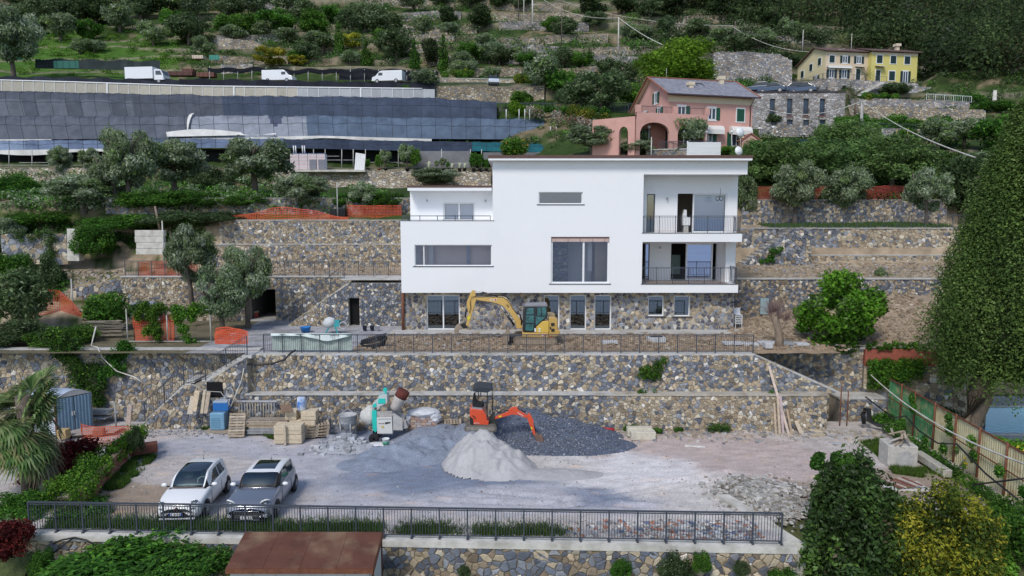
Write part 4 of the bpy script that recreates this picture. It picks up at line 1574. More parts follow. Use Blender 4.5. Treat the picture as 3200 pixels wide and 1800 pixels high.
def trunk_mesh(seed,h,r0,limbs,spread,crownz,name='trunk',m='bark',lean=.15):
 rng=random.Random(seed)
 mb=MB()
 fork=h*rng.uniform(.42,.6)
 lx,ly=rng.uniform(-lean,lean)*h,rng.uniform(-lean,lean)*h
 base=[(0,0,-.25),(lx*.15,ly*.1,fork*.4),(lx*.5+rng.uniform(-.05,.05)*h,ly*.5,fork)]
 mb.tube(base,[r0*1.35,r0,r0*.8],8)
 for k in range(limbs):
  a=2*PI*k/limbs+rng.uniform(-.4,.4)
  e=Vector((lx+cos(a)*spread*rng.uniform(.4,.75),ly+sin(a)*spread*rng.uniform(.4,.75),crownz+rng.uniform(-.1,.3)*h))
  s=Vector(base[-1])
  mid=s.lerp(e,.5)+Vector((rng.uniform(-.1,.1)*h,rng.uniform(-.1,.1)*h,rng.uniform(-.03,.1)*h))
  mb.tube([s,mid,e],[r0*.6,r0*.38,r0*.12],6)
  for q in range(2):
   f=mid.lerp(e,.5)+Vector((rng.uniform(-.4,.4),rng.uniform(-.4,.4),rng.uniform(0,.4)))*spread
   mb.tube([mid,f],[r0*.25,r0*.06],4)
 return mb.mesh(name,MATS[m])
PROTO={}
def proto(kind,seed,n,size,pal,nl,shape=(1,1,.8),lo=.28,hi=.5,mode='ball',asp=2.2,trunk=1,leafm='leaf',tr=(.1,3),trm='bark',up=.25,hang=0,shell=.5):
 "unit tree: height 1, crown radius about .5*shape; scaled when placed"
 rng=random.Random(seed)
 if mode=='ball':
  cz=1-.5*shape[2]*.98
  c,r=lumps(nl,.5*shape[0],.5*shape[1],.5*shape[2],cz,rng,lo,hi)
 elif mode=='cone':
  c,r=[],[]
  for i in range(nl):
   z=rng.random()**1.2
   w_=.5*shape[0]*((1-z)**.7)*(.75+.35*min(1,z*6))+.03
   a=rng.uniform(0,2*PI)
   k=w_*rng.uniform(.5,.95)
   rr=max(.04,.28*w_+.05)
   c.append((cos(a)*k*.8,sin(a)*k*.8,.06+z*.92))
   r.append((rr,rr,rr*1.5))
 else:
  c,r=[],[]
  for i in range(nl):
   a,q=rng.uniform(0,2*PI),sqrt(rng.random())
   x,y=cos(a)*q*.5,sin(a)*q*.5
   z=rng.uniform(.1,.75)*(1-q*q*.6)
   k=rng.uniform(lo,hi)
   c.append((x*shape[0],y*shape[1],z*shape[2]))
   r.append((k*.5*shape[0],k*.5*shape[1],k*.6*shape[2]))
 V,k,cc=leaves(c,r,n,size,pal,seed,asp=asp,up=up,hang=hang,shell=shell)
 me=fastmesh(kind+'_crown',V,k,cc,MATS[leafm])
 tm=None
 if trunk:
  tm=trunk_mesh(seed+5,1.0,tr[0]*.5,tr[1],.5*shape[0],1-.5*shape[2],m=trm)
 PROTO.setdefault(kind,[]).append((me,tm))
for sd in(1,2,3):
 proto('olive_tree',sd,15000,.038,GO,44,(1.0,1.0,.74),.17,.38,asp=2.6,tr=(.09,4))
for sd in(4,5):
 proto('far_olive',sd,3600,.062,GO,22,(1.05,1.05,.78),tr=(.09,3))
for sd in(6,7):
 proto('dark_tree',sd,4600,.056,GD,26,(1.0,1.0,.86),tr=(.08,3))
for sd in(8,9):
 proto('green_tree',sd,5000,.054,GB,26,(1.0,1.0,.86),tr=(.08,3))
proto('black_tree',10,4600,.056,GK,26,(1.0,1.0,.88),tr=(.08,3))
proto('black_tree',11,4600,.056,GK,28,(1.0,1.0,.88),tr=(.08,3))
proto('cone_tree',12,4600,.045,GB+[(GK[0][0],4)],40,(.5,.5,1),mode='cone',tr=(.05,2))
proto('green_bush',13,13000,.038,GB,40,(1,1,.9),lo=.2,hi=.45,mode='mound',trunk=0)
proto('green_bush',14,13000,.038,GB,36,(1,1,.9),lo=.2,hi=.45,mode='mound',trunk=0)
proto('dark_bush',15,12000,.038,GK+GD,36,(1,1,.9),lo=.2,hi=.45,mode='mound',trunk=0)
proto('laurel_tree',23,12000,.036,[((.14,.26,.07),4),((.22,.36,.11),3),((.09,.17,.05),3),((.20,.27,.14),1)],44,(1.05,1,.95),.18,.38,tr=(.07,3))
proto('lime_tree',17,17000,.030,GLIME,34,(1.0,1.0,.95),lo=.3,hi=.45,tr=(.08,3))
proto('yellow_tree',18,3000,.06,GYEL,20,(1.0,1.0,.9),lo=.25,hi=.42,tr=(.06,3))
proto('bright_tree',19,14000,.036,[((.11,.30,.02),4),((.19,.42,.04),3),((.06,.15,.015),3),((.16,.26,.08),1)],46,(1.0,.9,.92),lo=.18,hi=.34,tr=(.07,3),asp=1.8)
proto('red_bush',20,6000,.05,GRED,24,(1,1,.95),lo=.25,hi=.45,mode='mound',trunk=0)
def plant(kind,px,pyb,hpx,wpx=None,label=None,group=None,Y=None,seed=None,cat='tree',variant=None,name=None,sink=.0,rot=None):
 "stand a plant with its foot where the photograph shows pixel (px, pyb)"
 p=hit(px,pyb)if Y is None else at(px,pyb,Y)
 rng=random.Random(int(px*7+pyb*13))
 H=hpx*p.y/FOC
 W=(wpx or hpx)*p.y/FOC
 vs=PROTO[kind]
 me,tm=vs[(variant if variant is not None else rng.randrange(len(vs)))%len(vs)]
 nm=name or{'far_olive':'olive_tree','olive_tree':'olive_tree','dark_tree':'broadleaf_tree','green_tree':'broadleaf_tree','black_tree':'broadleaf_tree','cone_tree':'conifer_tree','green_bush':'bush','dark_bush':'bush','grey_bush':'bush','lime_tree':'broadleaf_tree','yellow_tree':'mimosa_tree','bright_tree':'broadleaf_tree','laurel_tree':'broadleaf_tree','red_bush':'bush'}[kind]
 t=thing(nm,label or kind,cat,(p.x,p.y,p.z-sink),rot if rot is not None else rng.uniform(0,6.28),group)
 t.scale=(W,W,H)
 c=link('crown',me,t)
 if tm:
  link('trunk',tm,t)
 return t
OL='olive trees on the terraces left of the house'
for px,pyb,h,w_,lab in((405,640,235,165,'tall grey-green olive tree whose crown reaches over the nursery, left of the bluish-green thicket'),(365,655,175,145,'grey olive tree with a dark forked trunk standing in front of the tallest olive'),(545,612,175,185,'broad dense olive tree between the tallest olive and the ivy-covered shrub'),(800,612,180,215,'wide round olive tree just left of the white bag pallets'),(265,668,120,205,'low spreading silver olive tree leaning over the broken white concrete wall'),(945,668,125,165,'round olive tree behind the orange netting peak'),(1137,672,105,85,'small olive tree on a bare trunk between the black box and the white house'),(190,562,105,65,'slim young olive tree beside the nursery posts at the far left'),(285,548,85,60,'small pale green tree in front of the nursery shade'),(1355,588,62,150,'silvery olive crown just above the lower roof of the white house')):
 plant('olive_tree',px,pyb,h,w_,lab,OL)
plant('olive_tree',600,945,245,145,'old olive tree with a twisted bare trunk in front of the left garage wall',OL,Y=46.5,variant=1)
t=plant('olive_tree',700,1045,225,165,'large drooping olive tree partly covering the dark garage opening',OL,Y=44,variant=2)
plant('olive_tree',775,1000,235,150,'leaning olive crown above the garage opening, right half of the pair',OL,Y=45.5,variant=0)
plant('dark_tree',70,1045,205,205,'dark grey-green olive at the left edge above the ivy slope',None,Y=44)
plant('green_tree',340,1045,140,135,'bright bushy lemon tree between the stacked timber and the left garage wall',None,Y=45)
plant('olive_tree',15,790,110,110,'grey olive cut off by the left edge, above the rubble slope',None,Y=58)
plant('olive_tree',45,250,215,150,'large pale green tree at the upper left corner beside the green fence',None,Y=122)
BL='green shrubs on the terraces left of the house'
for px,pyb,h,w_,k,lab in((40,600,75,150,'green_bush','bright green bush at the left edge beside the white pipe'),(120,700,60,190,'green_bush','bright green bramble bank above the ruined stone wall at the far left'),(470,640,60,170,'green_bush','green bramble patch below the broad dense olive'),(600,640,60,200,'green_bush','green bramble patch right of the dark olive trunks'),(660,585,85,120,'dark_bush','dense dark ivy shrub between the broad olive and the wide round olive'),(780,640,40,150,'green_bush','low green shrub left of the netting peak'),(1100,640,50,110,'green_bush','green shrub behind the small bare-trunk olive'),(1210,640,55,120,'green_bush','green shrub next to the lower roof corner of the white house'),(300,790,130,120,'green_bush','hanging green ivy mass right of the ruined concrete wall end'),(420,710,60,220,'green_bush','bramble bank above the white concrete block wall'),(560,700,55,200,'dark_bush','brownish scrub bank left of the orange netting'),(690,690,40,160,'dark_bush','low scrub at the start of the orange netting'),(30,870,110,150,'green_bush','green shrub on the slope at the left edge below the ruined wall'),(150,900,140,90,'dark_bush','ivy-clad stump beside the slanting wall'),(60,1060,80,180,'dark_bush','dark green undergrowth at the foot of the dark olive'),(200,1070,80,170,'green_bush','leafy bramble bank above the metal shed'),(1265,300,45,60,'green_bush','small green bush behind the polycarbonate fence end')):
 Y=None
 if 780<pyb<900:
  Y=53
 if pyb>1000:
  Y=40
 if px==300:
  Y=56.5
 plant(k,px,pyb,h,w_,lab,BL,Y=Y,cat='bush')
OR='olive trees on the right-hand terraces'
for px,pyb,h,w_,k,lab in((2485,705,200,150,'olive_tree','leftmost olive in front of the red netting, right of the white house'),(2640,702,180,140,'olive_tree','middle one of the three olives in front of the red netting'),(2895,706,180,130,'olive_tree','rightmost olive by the red netting, next to the big cypress'),(2325,690,150,75,'dark_tree','dark olive half hidden by the right corner of the white house'),(2440,590,165,220,'laurel_tree','big green laurel behind the leftmost olive'),(2590,585,165,240,'laurel_tree','wide green laurel behind the middle olive'),(2780,600,190,230,'laurel_tree','broad dark green tree between the middle and right olives'),(2350,560,130,150,'laurel_tree','green tree behind the roof corner of the white house'),(2640,510,140,200,'laurel_tree','tall dark laurel in front of the stone orchard wall'),(2930,470,95,110,'far_olive','round grey olive at the right end of the orchard'),(3010,465,95,110,'far_olive','grey olive next to the cypress tip'),(3060,560,90,150,'dark_tree','dark tree hidden behind the big cypress'),(3000,690,190,160,'black_tree','nearly black tree between the right olive and the cypress'),(3120,480,120,160,'green_tree','green tree at the right edge behind the cypress tip'),(1850,490,95,160,'olive_tree','wide grey-green olive in front of the pink house arches'),(1990,490,50,120,'olive_tree','low olive crown above the roof edge, left of the white awning'),(2270,488,32,65,'green_tree','small green lemon tree beside the satellite dishes'),(2755,925,90,50,'far_olive','thin grey young olive above the bright green tree')):
 Y=None
 if px==2755:
  Y=50
 plant(k,px,pyb,h,w_,lab,OR,Y=Y)
plant('bright_tree',2612,1125,275,285,'large bright green round tree on the terrace right of the house',None,Y=39.8,cat='tree')
HILL=[(120,110,110,120,'dark_tree'),(210,90,100,110,'dark_tree'),(300,80,90,110,'black_tree'),(190,130,90,90,'far_olive'),(90,60,80,100,'black_tree'),(375,100,80,90,'far_olive'),(440,60,80,100,'dark_tree'),(520,50,70,90,'black_tree'),(600,60,80,110,'far_olive'),(280,130,70,70,'green_tree'),(480,145,75,95,'far_olive'),(590,140,95,110,'dark_tree'),(545,100,70,80,'green_tree'),(250,170,50,60,'far_olive'),(295,165,45,55,'far_olive'),(635,175,60,65,'far_olive'),(715,60,70,90,'dark_tree'),(800,50,70,95,'far_olive'),(900,40,70,100,'far_olive'),(710,110,65,80,'green_tree'),(775,110,70,80,'green_tree'),(830,120,60,80,'far_olive'),(740,135,55,80,'far_olive'),(870,105,80,110,'green_tree'),(950,85,80,100,'dark_tree'),(900,135,45,80,'far_olive'),(980,120,90,90,'green_tree'),(1040,75,60,80,'green_tree'),(1010,160,60,100,'far_olive'),(1060,170,95,70,'cone_tree'),(960,190,60,80,'dark_tree'),(930,200,45,60,'green_tree'),(1140,100,90,110,'dark_tree'),(1090,110,80,70,'dark_tree'),(1200,120,90,110,'dark_tree'),(1145,205,75,75,'cone_tree'),(1095,205,50,60,'far_olive'),(1100,150,50,60,'yellow_tree'),(1210,150,60,80,'green_tree'),(1240,190,100,130,'dark_tree'),(1295,215,90,65,'cone_tree'),(1385,225,110,75,'cone_tree'),(1345,210,90,70,'black_tree'),(1325,110,60,65,'far_olive'),(1400,78,55,60,'black_tree'),(1500,95,75,80,'black_tree'),(1400,110,40,60,'far_olive'),(1450,235,70,90,'far_olive'),(1440,250,65,85,'far_olive'),(1470,190,60,80,'green_tree'),(1530,200,70,80,'far_olive'),(1520,150,45,60,'far_olive'),(1560,205,60,80,'dark_tree'),(1625,205,60,85,'far_olive'),(1530,255,50,60,'far_olive'),(1700,290,110,110,'far_olive'),(1650,210,45,70,'green_tree'),(1760,210,60,80,'dark_tree'),(1720,230,55,70,'dark_tree'),(1820,210,50,70,'green_tree'),(1330,275,60,80,'far_olive'),(1880,350,130,170,'dark_tree'),(1750,310,95,110,'green_tree'),(1800,350,95,110,'dark_tree'),(1980,340,85,100,'green_tree'),(1620,325,45,55,'green_tree'),(1600,335,25,55,'green_bush'),(1700,335,35,70,'green_bush'),(1950,260,70,80,'dark_tree'),(1900,240,60,80,'dark_tree'),(1760,115,60,80,'dark_tree'),(1720,100,50,60,'green_tree'),(1860,90,55,70,'dark_tree'),(1970,130,60,55,'far_olive'),(2010,130,55,50,'far_olive'),(1850,55,70,90,'black_tree'),(1950,45,60,90,'black_tree'),(2030,60,80,90,'dark_tree'),(2110,60,80,90,'black_tree'),(2080,110,60,60,'dark_tree'),(1620,35,60,80,'dark_tree'),(1560,30,50,70,'black_tree'),(1470,30,60,80,'dark_tree'),(1380,30,60,80,'dark_tree'),(1290,35,60,80,'far_olive'),(2170,120,60,80,'dark_tree'),(2250,135,50,80,'far_olive'),(2190,165,50,70,'far_olive'),(2300,165,60,90,'dark_tree'),(2350,155,50,80,'far_olive'),(2395,145,55,60,'far_olive'),(2460,115,60,55,'far_olive'),(2260,60,80,100,'black_tree'),(2350,70,80,100,'black_tree'),(2410,95,60,70,'black_tree'),(2510,140,65,60,'dark_tree'),(2560,145,55,50,'dark_tree'),(2680,150,50,60,'dark_tree'),(2740,130,60,60,'dark_tree'),(2830,150,70,70,'black_tree'),(2300,210,60,100,'dark_bush'),(2250,205,45,70,'dark_bush'),(2385,190,50,40,'dark_bush'),(2450,195,45,80,'dark_bush'),(2450,245,30,60,'green_bush'),(2280,250,40,55,'green_bush'),(2880,240,40,40,'green_bush'),(2790,300,42,90,'dark_tree'),(2720,312,20,130,'green_bush'),(3100,345,45,120,'green_bush'),(3020,320,40,90,'green_bush'),(3160,400,60,120,'dark_bush'),(2620,392,30,55,'green_tree'),(2410,395,45,55,'dark_tree'),(2540,392,30,40,'green_tree'),(2700,420,45,60,'green_tree'),(2760,420,45,90,'green_tree'),(2840,415,45,80,'green_tree'),(2920,410,40,90,'green_tree'),(3000,420,40,90,'green_tree'),]
KW={'far_olive':'grey olive','dark_tree':'dark green tree','green_tree':'fresh green tree','black_tree':'blackish evergreen','cone_tree':'pointed evergreen','green_bush':'rounded green bush','dark_bush':'dense dark bush','yellow_tree':'yellow-flowering mimosa tree'}
MARKS=[(845,200,'the big yellow mimosa'),(465,240,'the white box truck'),(880,245,'the white van'),(1545,262,'the small white car'),(2110,215,'the round lime-green tree'),(2200,330,'the pink house'),(2640,200,'the cream and yellow house'),(1932,115,'the tall white pole'),(1664,60,'the white mast at the top'),(90,200,'the green fence end'),(2460,270,'the parked dark cars'),(2480,350,'the grey stone building'),(2695,390,'the concrete utility pole'),(600,110,'the rough stone terraces at the upper left'),(1185,170,'the bare stone terraces above the nursery'),(1760,30,'the small beige hut'),(1540,10,'the brick ruin at the top edge')]
SEEN={}
for px,pyb,h,w_,k in HILL:
 d_=sorted(((px-a)**2+((pyb-h/2-b)*1.5)**2,a,b,n_)for a,b,n_ in MARKS)
 _,a,b,n_=d_[0]
 dx,dy=px-a,(pyb-h/2)-b
 far=hypot(dx,dy)
 rel=('left of' if dx<0 else 'right of')if abs(dx)>abs(dy)*1.3 else('above' if dy<0 else 'below')
 if abs(dx)<=abs(dy)*1.3 and abs(dx)>abs(dy)*.5:
  rel=('above ' if dy<0 else 'below ')+('left of' if dx<0 else 'right of')
 dist='close ' if far<70 else('' if far<160 else 'well ')
 sz='small ' if h<50 else('tall ' if h>88 else '')
 lab='%s%s %s%s %s'%(sz,KW[k],dist,rel,n_.replace('the bare stone terraces','the terraces').replace('the rough stone terraces at','the terraces at'))
 SEEN.setdefault(lab,[]).append((px,pyb,h,w_,k))
ORD=['leftmost','second from left','third from left','fourth from left','fifth from left','rightmost']
for lab,lst in SEEN.items():
 lst.sort()
 for i,(px,pyb,h,w_,k)in enumerate(lst):
  l2=lab if len(lst)==1 else(lab+(', %s of %s'%(ORD[i]if i<len(lst)-1 else 'rightmost',{2:'two',3:'three',4:'four',5:'five'}.get(len(lst),'several'))))
  plant(k,px,pyb,h,w_,l2,'trees and bushes on the hillside',cat='bush' if 'bush' in k else 'tree',sink=.2)
plant('lime_tree',2118,292,158,250,'huge round lime-green tree behind the pink house',None)
plant('yellow_tree',845,208,62,100,'bright yellow flowering mimosa above the shade tunnels',None)
plant('yellow_tree',930,205,32,55,'small yellow-green shrub right of the big mimosa',None,cat='bush',name='bush')
def forest(name,label,regions,n,seed,pal,size=.5):
 rng=random.Random(seed)
 C,Rr=[],[]
 while len(C)<n:
  x0,y0,x1,y1=rng.choice(regions)
  p=hit(rng.uniform(x0,x1),rng.uniform(y0,y1))
  r=rng.uniform(1.5,4.2)
  C.append((p.x,p.y,p.z+r*.7))
  Rr.append((r,r,r*1.05))
 V,k,cc=leaves(C,Rr,n*170,size,pal,seed,asp=1.7,shell=.75,lp=.85)
 o=link(name,fastmesh(name,V,k,cc,MATS['leaf']))
 tag(o,label,'forest',kind='stuff')
forest('forest','dark dense woodland covering the slope at the upper right',[(2250,-90,3300,60),(2250,-90,2900,85),(2650,40,3300,160),(2900,140,3400,235),(2050,-100,2500,30)],760,3,GK+[((.05,.055,.02),2),((.06,.07,.045),1.5)],.55)
forest('forest','dark woodland along the top edge of the picture, left half',[(-200,-90,700,22),(600,-100,2200,-5)],300,4,GK+GD,.55)
def scrub(label,regions,n,seed,pal,rlo=.3,rhi=.9,size=.22,per=60,name='undergrowth',zoff=.3):
 rng=random.Random(seed)
 C,Rr=[],[]
 for _ in range(n):
  x0,y0,x1,y1=rng.choice(regions)
  p=hit(rng.uniform(x0,x1),rng.uniform(y0,y1))
  r=rng.uniform(rlo,rhi)*(p.y/120 if p.y>70 else.7)
  C.append((p.x,p.y,p.z+r*zoff))
  Rr.append((r*1.4,r,r*.7))
 V,k,cc=leaves(C,Rr,n*per,size,pal,seed,asp=1.8,shell=.4)
 o=link(name,fastmesh(name,V,k,cc,MATS['leaf']))
 tag(o,label,'undergrowth',kind='stuff')
scrub('scrub and weeds between the dry stone terraces of the upper hillside',[(600,0,2300,240),(560,20,1500,200),(1500,120,2300,260)],700,5,GB+GD,.4,1.2,.3,70)
scrub('low scrub on the terraces above the cream house',[(1980,40,2480,175),(2300,90,2700,140)],300,15,GK+GD,.5,1.4,.3,90)
scrub('grass and brambles on the bright slope at the upper left',[(60,90,640,240)],260,6,GB+GLIME,.3,.8,.22,60)
scrub('brambles on the slope between the olive trees at the left',[(-100,560,1230,660),(0,540,900,650)],420,7,GB+GO,.5,1.3,.2,90)
scrub('undergrowth below the right-hand orchard',[(2300,420,3200,640),(2400,480,3000,620)],420,8,GB+GK,.5,1.3,.2,90)
scrub('bramble cover on the bank left of the garage wall',[(-200,700,640,790),(-200,860,200,940)],300,9,GB+GK,.4,.9,.13,120,zoff=.5)
scrub('greenery between the road wall and the pink house',[(1300,335,2060,480),(2300,180,2450,290),(2850,230,3300,420)],380,10,GB+GD,.5,1.3,.25,80)
mat('far_pane',(.035,.055,.09),rough=.12,var=.3,scale=.8,spec=.45)
# hillside buildings and structures
STW=farstone('stone_hill_warm',[(.34,.27,.18),(.46,.39,.28),(.25,.20,.14),(.52,.47,.38),(.20,.21,.23),(.38,.30,.20)],2.4)
STG=farstone('stone_hill_grey',[(.30,.29,.28),(.40,.36,.32),(.22,.22,.24),(.50,.48,.46),(.17,.18,.20),(.36,.28,.20)],2.4,mortar=(.36,.33,.30))
STC=farstone('stone_hill_cream',[(.48,.40,.29),(.56,.50,.40),(.38,.31,.22),(.62,.58,.50),(.30,.28,.26)],2.2,mortar=(.46,.38,.28))
def hillwall(label,top,bot,m=STW,thick=.5,irr=.12,name='dry_stone_wall',step=14,cat='stone wall',cap=None,nv=3):
 "wall between two contour rows (px, Y, py); uneven top with loose coping stones"
 a,b=top[0][0],top[-1][0]
 t=thing(name,label,cat,rowp(bot,(a+b)/2))
 n=max(2,int((b-a)/step))
 mb=MB()
 rng=random.Random(int(a+b))
 F,B=[],[]
 for i in range(n+1):
  px=a+(b-a)*i/n
  p,q=rowp(bot,px),rowp(top,px)
  q=Vector((q.x,q.y,q.z+irr*(rng.random()-.3)))
  col_=[]
  for k in range(nv+1):
   r=p.lerp(q,k/nv)
   r.y+=.10*fbm(r.x*.8,r.z*.8,2)
   col_.append(r)
  F.append(col_)
 for i in range(n):
  for k in range(nv):
   vs=[F[i][k],F[i+1][k],F[i+1][k+1],F[i][k+1]]
   mb.add(vs,[(0,1,2,3)],smooth=1)
  u,v=F[i][nv],F[i+1][nv]
  mb.add([u,v,v+Vector((0,thick,0)),u+Vector((0,thick,0))],[(0,1,2,3)])
 for e in(0,n):
  lo,hi=F[e][0],F[e][nv]
  mb.add([lo,hi,hi+Vector((0,thick,0)),lo+Vector((0,thick,0))],[(0,1,2,3)])
 mb.build('masonry',m,t,1)
 cp=MB()
 if cap:
  for i in range(n):
   u,v=F[i][nv],F[i+1][nv]
   cp.add([u+Vector((0,-.08,.12)),v+Vector((0,-.08,.12)),v+Vector((0,thick,.12)),u+Vector((0,thick,.12)),u+Vector((0,-.08,0)),v+Vector((0,-.08,0))],[(0,1,2,3),(4,5,1,0)])
  cp.build('coping',MATS[cap],t,1)
 else:
  for i in range(n*2):
   u=F[min(n,i//2)][nv].lerp(F[min(n,i//2+1)][nv],rng.random())
   s=rng.uniform(.16,.32)
   cp.blob((u.x,u.y+.15,u.z+.03),(s,s,s*.5),0,jit=.25,rng=rng)
  cp.build('coping_stone',m,t,1,kind='stuff')
 return t
SEGS=[(0,'lowest dry stone wall above the nursery road',[(690,800),(1330,1640),(1700,1990),(2330,2470)]),(1,'second dry stone wall above the road',[(660,900),(1330,1420),(1560,2010)]),(2,'third dry stone wall above the road',[(1210,1400),(1480,1780),(1850,2240)]),(3,'fourth dry stone wall up the slope',[(660,900),(1240,1420),(1500,1900),(2280,2560)]),(4,'fifth dry stone wall up the slope',[(700,930),(1210,1500),(1560,1840),(2060,2200)]),(5,'sixth dry stone wall up the slope',[(680,1000),(1260,1440),(1540,1840),(2120,2300)]),(6,'seventh and highest dry stone wall',[(690,960),(1120,1420),(1500,1760)])]
PLC={0:'left stretch',1:'middle stretch',2:'right stretch',3:'far right stretch'}
for k,nm_,ss in SEGS:
 Y=UP[k][0]
 rf=[r for r in ROWS if r[0]=='uf%d'%k][0][1]
 rt=[r for r in ROWS if r[0]=='ut%d'%k][0][1]
 for j,(a,b)in enumerate(ss):
  cols=[px for px in range(a,b+1,20)]
  top=[(px,Y-.25,interp([(q[0],q[2])for q in rt],px)-1.5)for px in cols]
  bot=[(px,Y-.5,interp([(q[0],q[2])for q in rf],px)+3+3*sin(px))for px in cols]
  hillwall('%s, %s'%(nm_,PLC[j]),top,bot,STW if(k+j)%3 else STG)
hillwall('long cream stone wall under the nursery plant shelf',[(850,86.2,532),(1250,86.4,536),(1535,87.5,540)],[(850,85.8,592),(1250,85.8,592),(1535,87,590)],STC,step=20)
hillwall('pale stone wall at the left edge under the nursery posts',[(-300,86.2,528),(352,86.2,528)],[(-300,85.8,580),(352,85.8,576)],STC,step=20)
hillwall('stone wall below the road with the small white car',[(1360,116.4,270),(1480,116.4,276),(1600,116.4,278),(1700,116.5,268)],[(1360,116.2,325),(1700,116.2,320)],STW,cap=None)
hillwall('low wall behind the white car with leafy plants on it',[(1360,122.6,245),(1640,122.6,250),(1690,122.6,262)],[(1360,122.4,262),(1690,122.4,272)],STC,irr=.05,cap='concrete')
hillwall('large overgrown stone wall left of the cream house',[(2230,124,165),(2330,124,162),(2440,125,172),(2475,125,190)],[(2230,122.5,262),(2475,122.5,268)],STG)
hillwall('stone retaining wall carrying the terrace of the cream and yellow house',[(2470,127.4,274),(2570,127.4,246),(2700,127.4,252),(2870,127.6,262)],[(2470,127,292),(2700,126,306),(2870,126,305)],STG,step=10,irr=.03)
hillwall('stone wall below the yellow house hedge, first tier',[(2640,113,307),(2830,113.2,312),(3030,114,320)],[(2640,112,345),(3030,113,345)],STG)
hillwall('stone wall below the yellow house hedge, lower tier with white stakes',[(2640,106,330),(2830,106,336),(3080,107,346)],[(2640,105,372),(3080,106,380)],STW)
hillwall('upper right stone wall beside the dirt track',[(2830,127,266),(2920,128,276),(3100,129,285),(3150,129,292)],[(2830,126.6,290),(3150,128,322)],STG)
hillwall('rough stone bank at the upper right edge of the track',[(2880,140,208),(3020,140,232),(3160,141,262),(3300,142,275)],[(2880,139,236),(3020,139,262),(3300,141,300)],STW)
hillwall('stone wall under the dark orchard shrubs on the right',[(2240,82.5,468),(2360,82.5,486)],[(2240,82,500),(2360,82,505)],STG)
hillwall('stone terrace wall right of the small pink chapel-like shed',[(2375,92,392),(2545,92,394)],[(2375,91.6,440),(2545,91.6,440)],STG)
hillwall('long stone wall behind the orchard canes at the right',[(2640,88,402),(2800,88,405),(2950,88.5,412)],[(2640,87.6,436),(2950,88,440)],STG)
hillwall('short grey stone wall right of the satellite dishes',[(2330,80,472),(2400,80,474)],[(2330,79.6,505),(2400,79.6,505)],STG,cap='concrete')
hillwall('rough stone terrace left of the stone hut foundation',[(680,136,118),(800,136,130),(830,136,145)],[(680,135,155),(830,135,152)],STW)
for lab,x0,x1,yt,yb,Y,mm in(('white block concrete wall stub beside the garage stairs',425,510,719,796,55.0,'concrete_pale'),('pale concrete wall stub leaning behind the low silver olive',192,264,627,660,66,'concrete_pale')):
 a,b=at(x0,yb,Y),at(x1,yt,Y)
 t=thing('concrete_wall',lab,'wall',a)
 mb=MB()
 n=4
 for k in range(n):
  z0,z1=lerp(a.z,b.z,k/n),lerp(a.z,b.z,(k+1)/n)
  mb.box((a.x+.05*sin(k*2),Y,z0+.01),(b.x-.04*cos(k*3),Y+.4,z1-.01))
 mb.build('concrete_course',MATS[mm],t,1,bevel=.02)
t=wall_thing('ruined stone and concrete wall at the far left above the rubble slope')
a,b=at(8,810,56).x,at(255,800,56).x
masonry(t,(a,56,at(100,815,56).z-.3),(1,0,0),(0,0,1),b-a-1.1,2.45,sz=.34,pal=PAL_GREY+[(CREAM,20)],seed=51,planes=[(-.15,1,2.35)],mortar=MATS['concrete'],maxparts=120,outline=[(0,0),(b-a-1.1,0),(b-a-1.1,2.4),(0,2.3)])
mb=MB()
z_=at(100,815,56).z
mb.add([(b-1.1,55.9,z_),(b-.1,55.8,z_),(b,55.9,z_+2.5),(b-1.0,55.95,z_+2.55),(b-1.1,56.5,z_),(b-.1,56.5,z_),(b,56.5,z_+2.5),(b-1,56.5,z_+2.55)],[(0,1,2,3),(4,7,6,5),(0,4,5,1),(1,5,6,2),(2,6,7,3),(3,7,4,0)])
mb.build('concrete_end','concrete_pale',t,1)
t=wall_thing('slanting grey stone wall with a light pole, left of the garage wall')
a,b=at(185,950,49.5),at(386,950,49.5)
masonry(t,(a.x,49.6,3.6),(1,0,0),(0,0,1),b.x-a.x,3.4,sz=.34,palfn=lambda u,v:PAL_TAN if u<1 else PAL_GREY,seed=52,planes=[(-.23,.973,1.9)],outline=[(0,0),(b.x-a.x,0),(b.x-a.x,3.0),(0,1.95)],maxparts=200)
CLOTH=mat('shade_cloth',attr=1,rough=.9,var=.25,scale=.5,spec=.12,bump=.5,bscale=1.2)
HOOP=mat('tunnel_hoop',(.045,.055,.075),rough=.7)
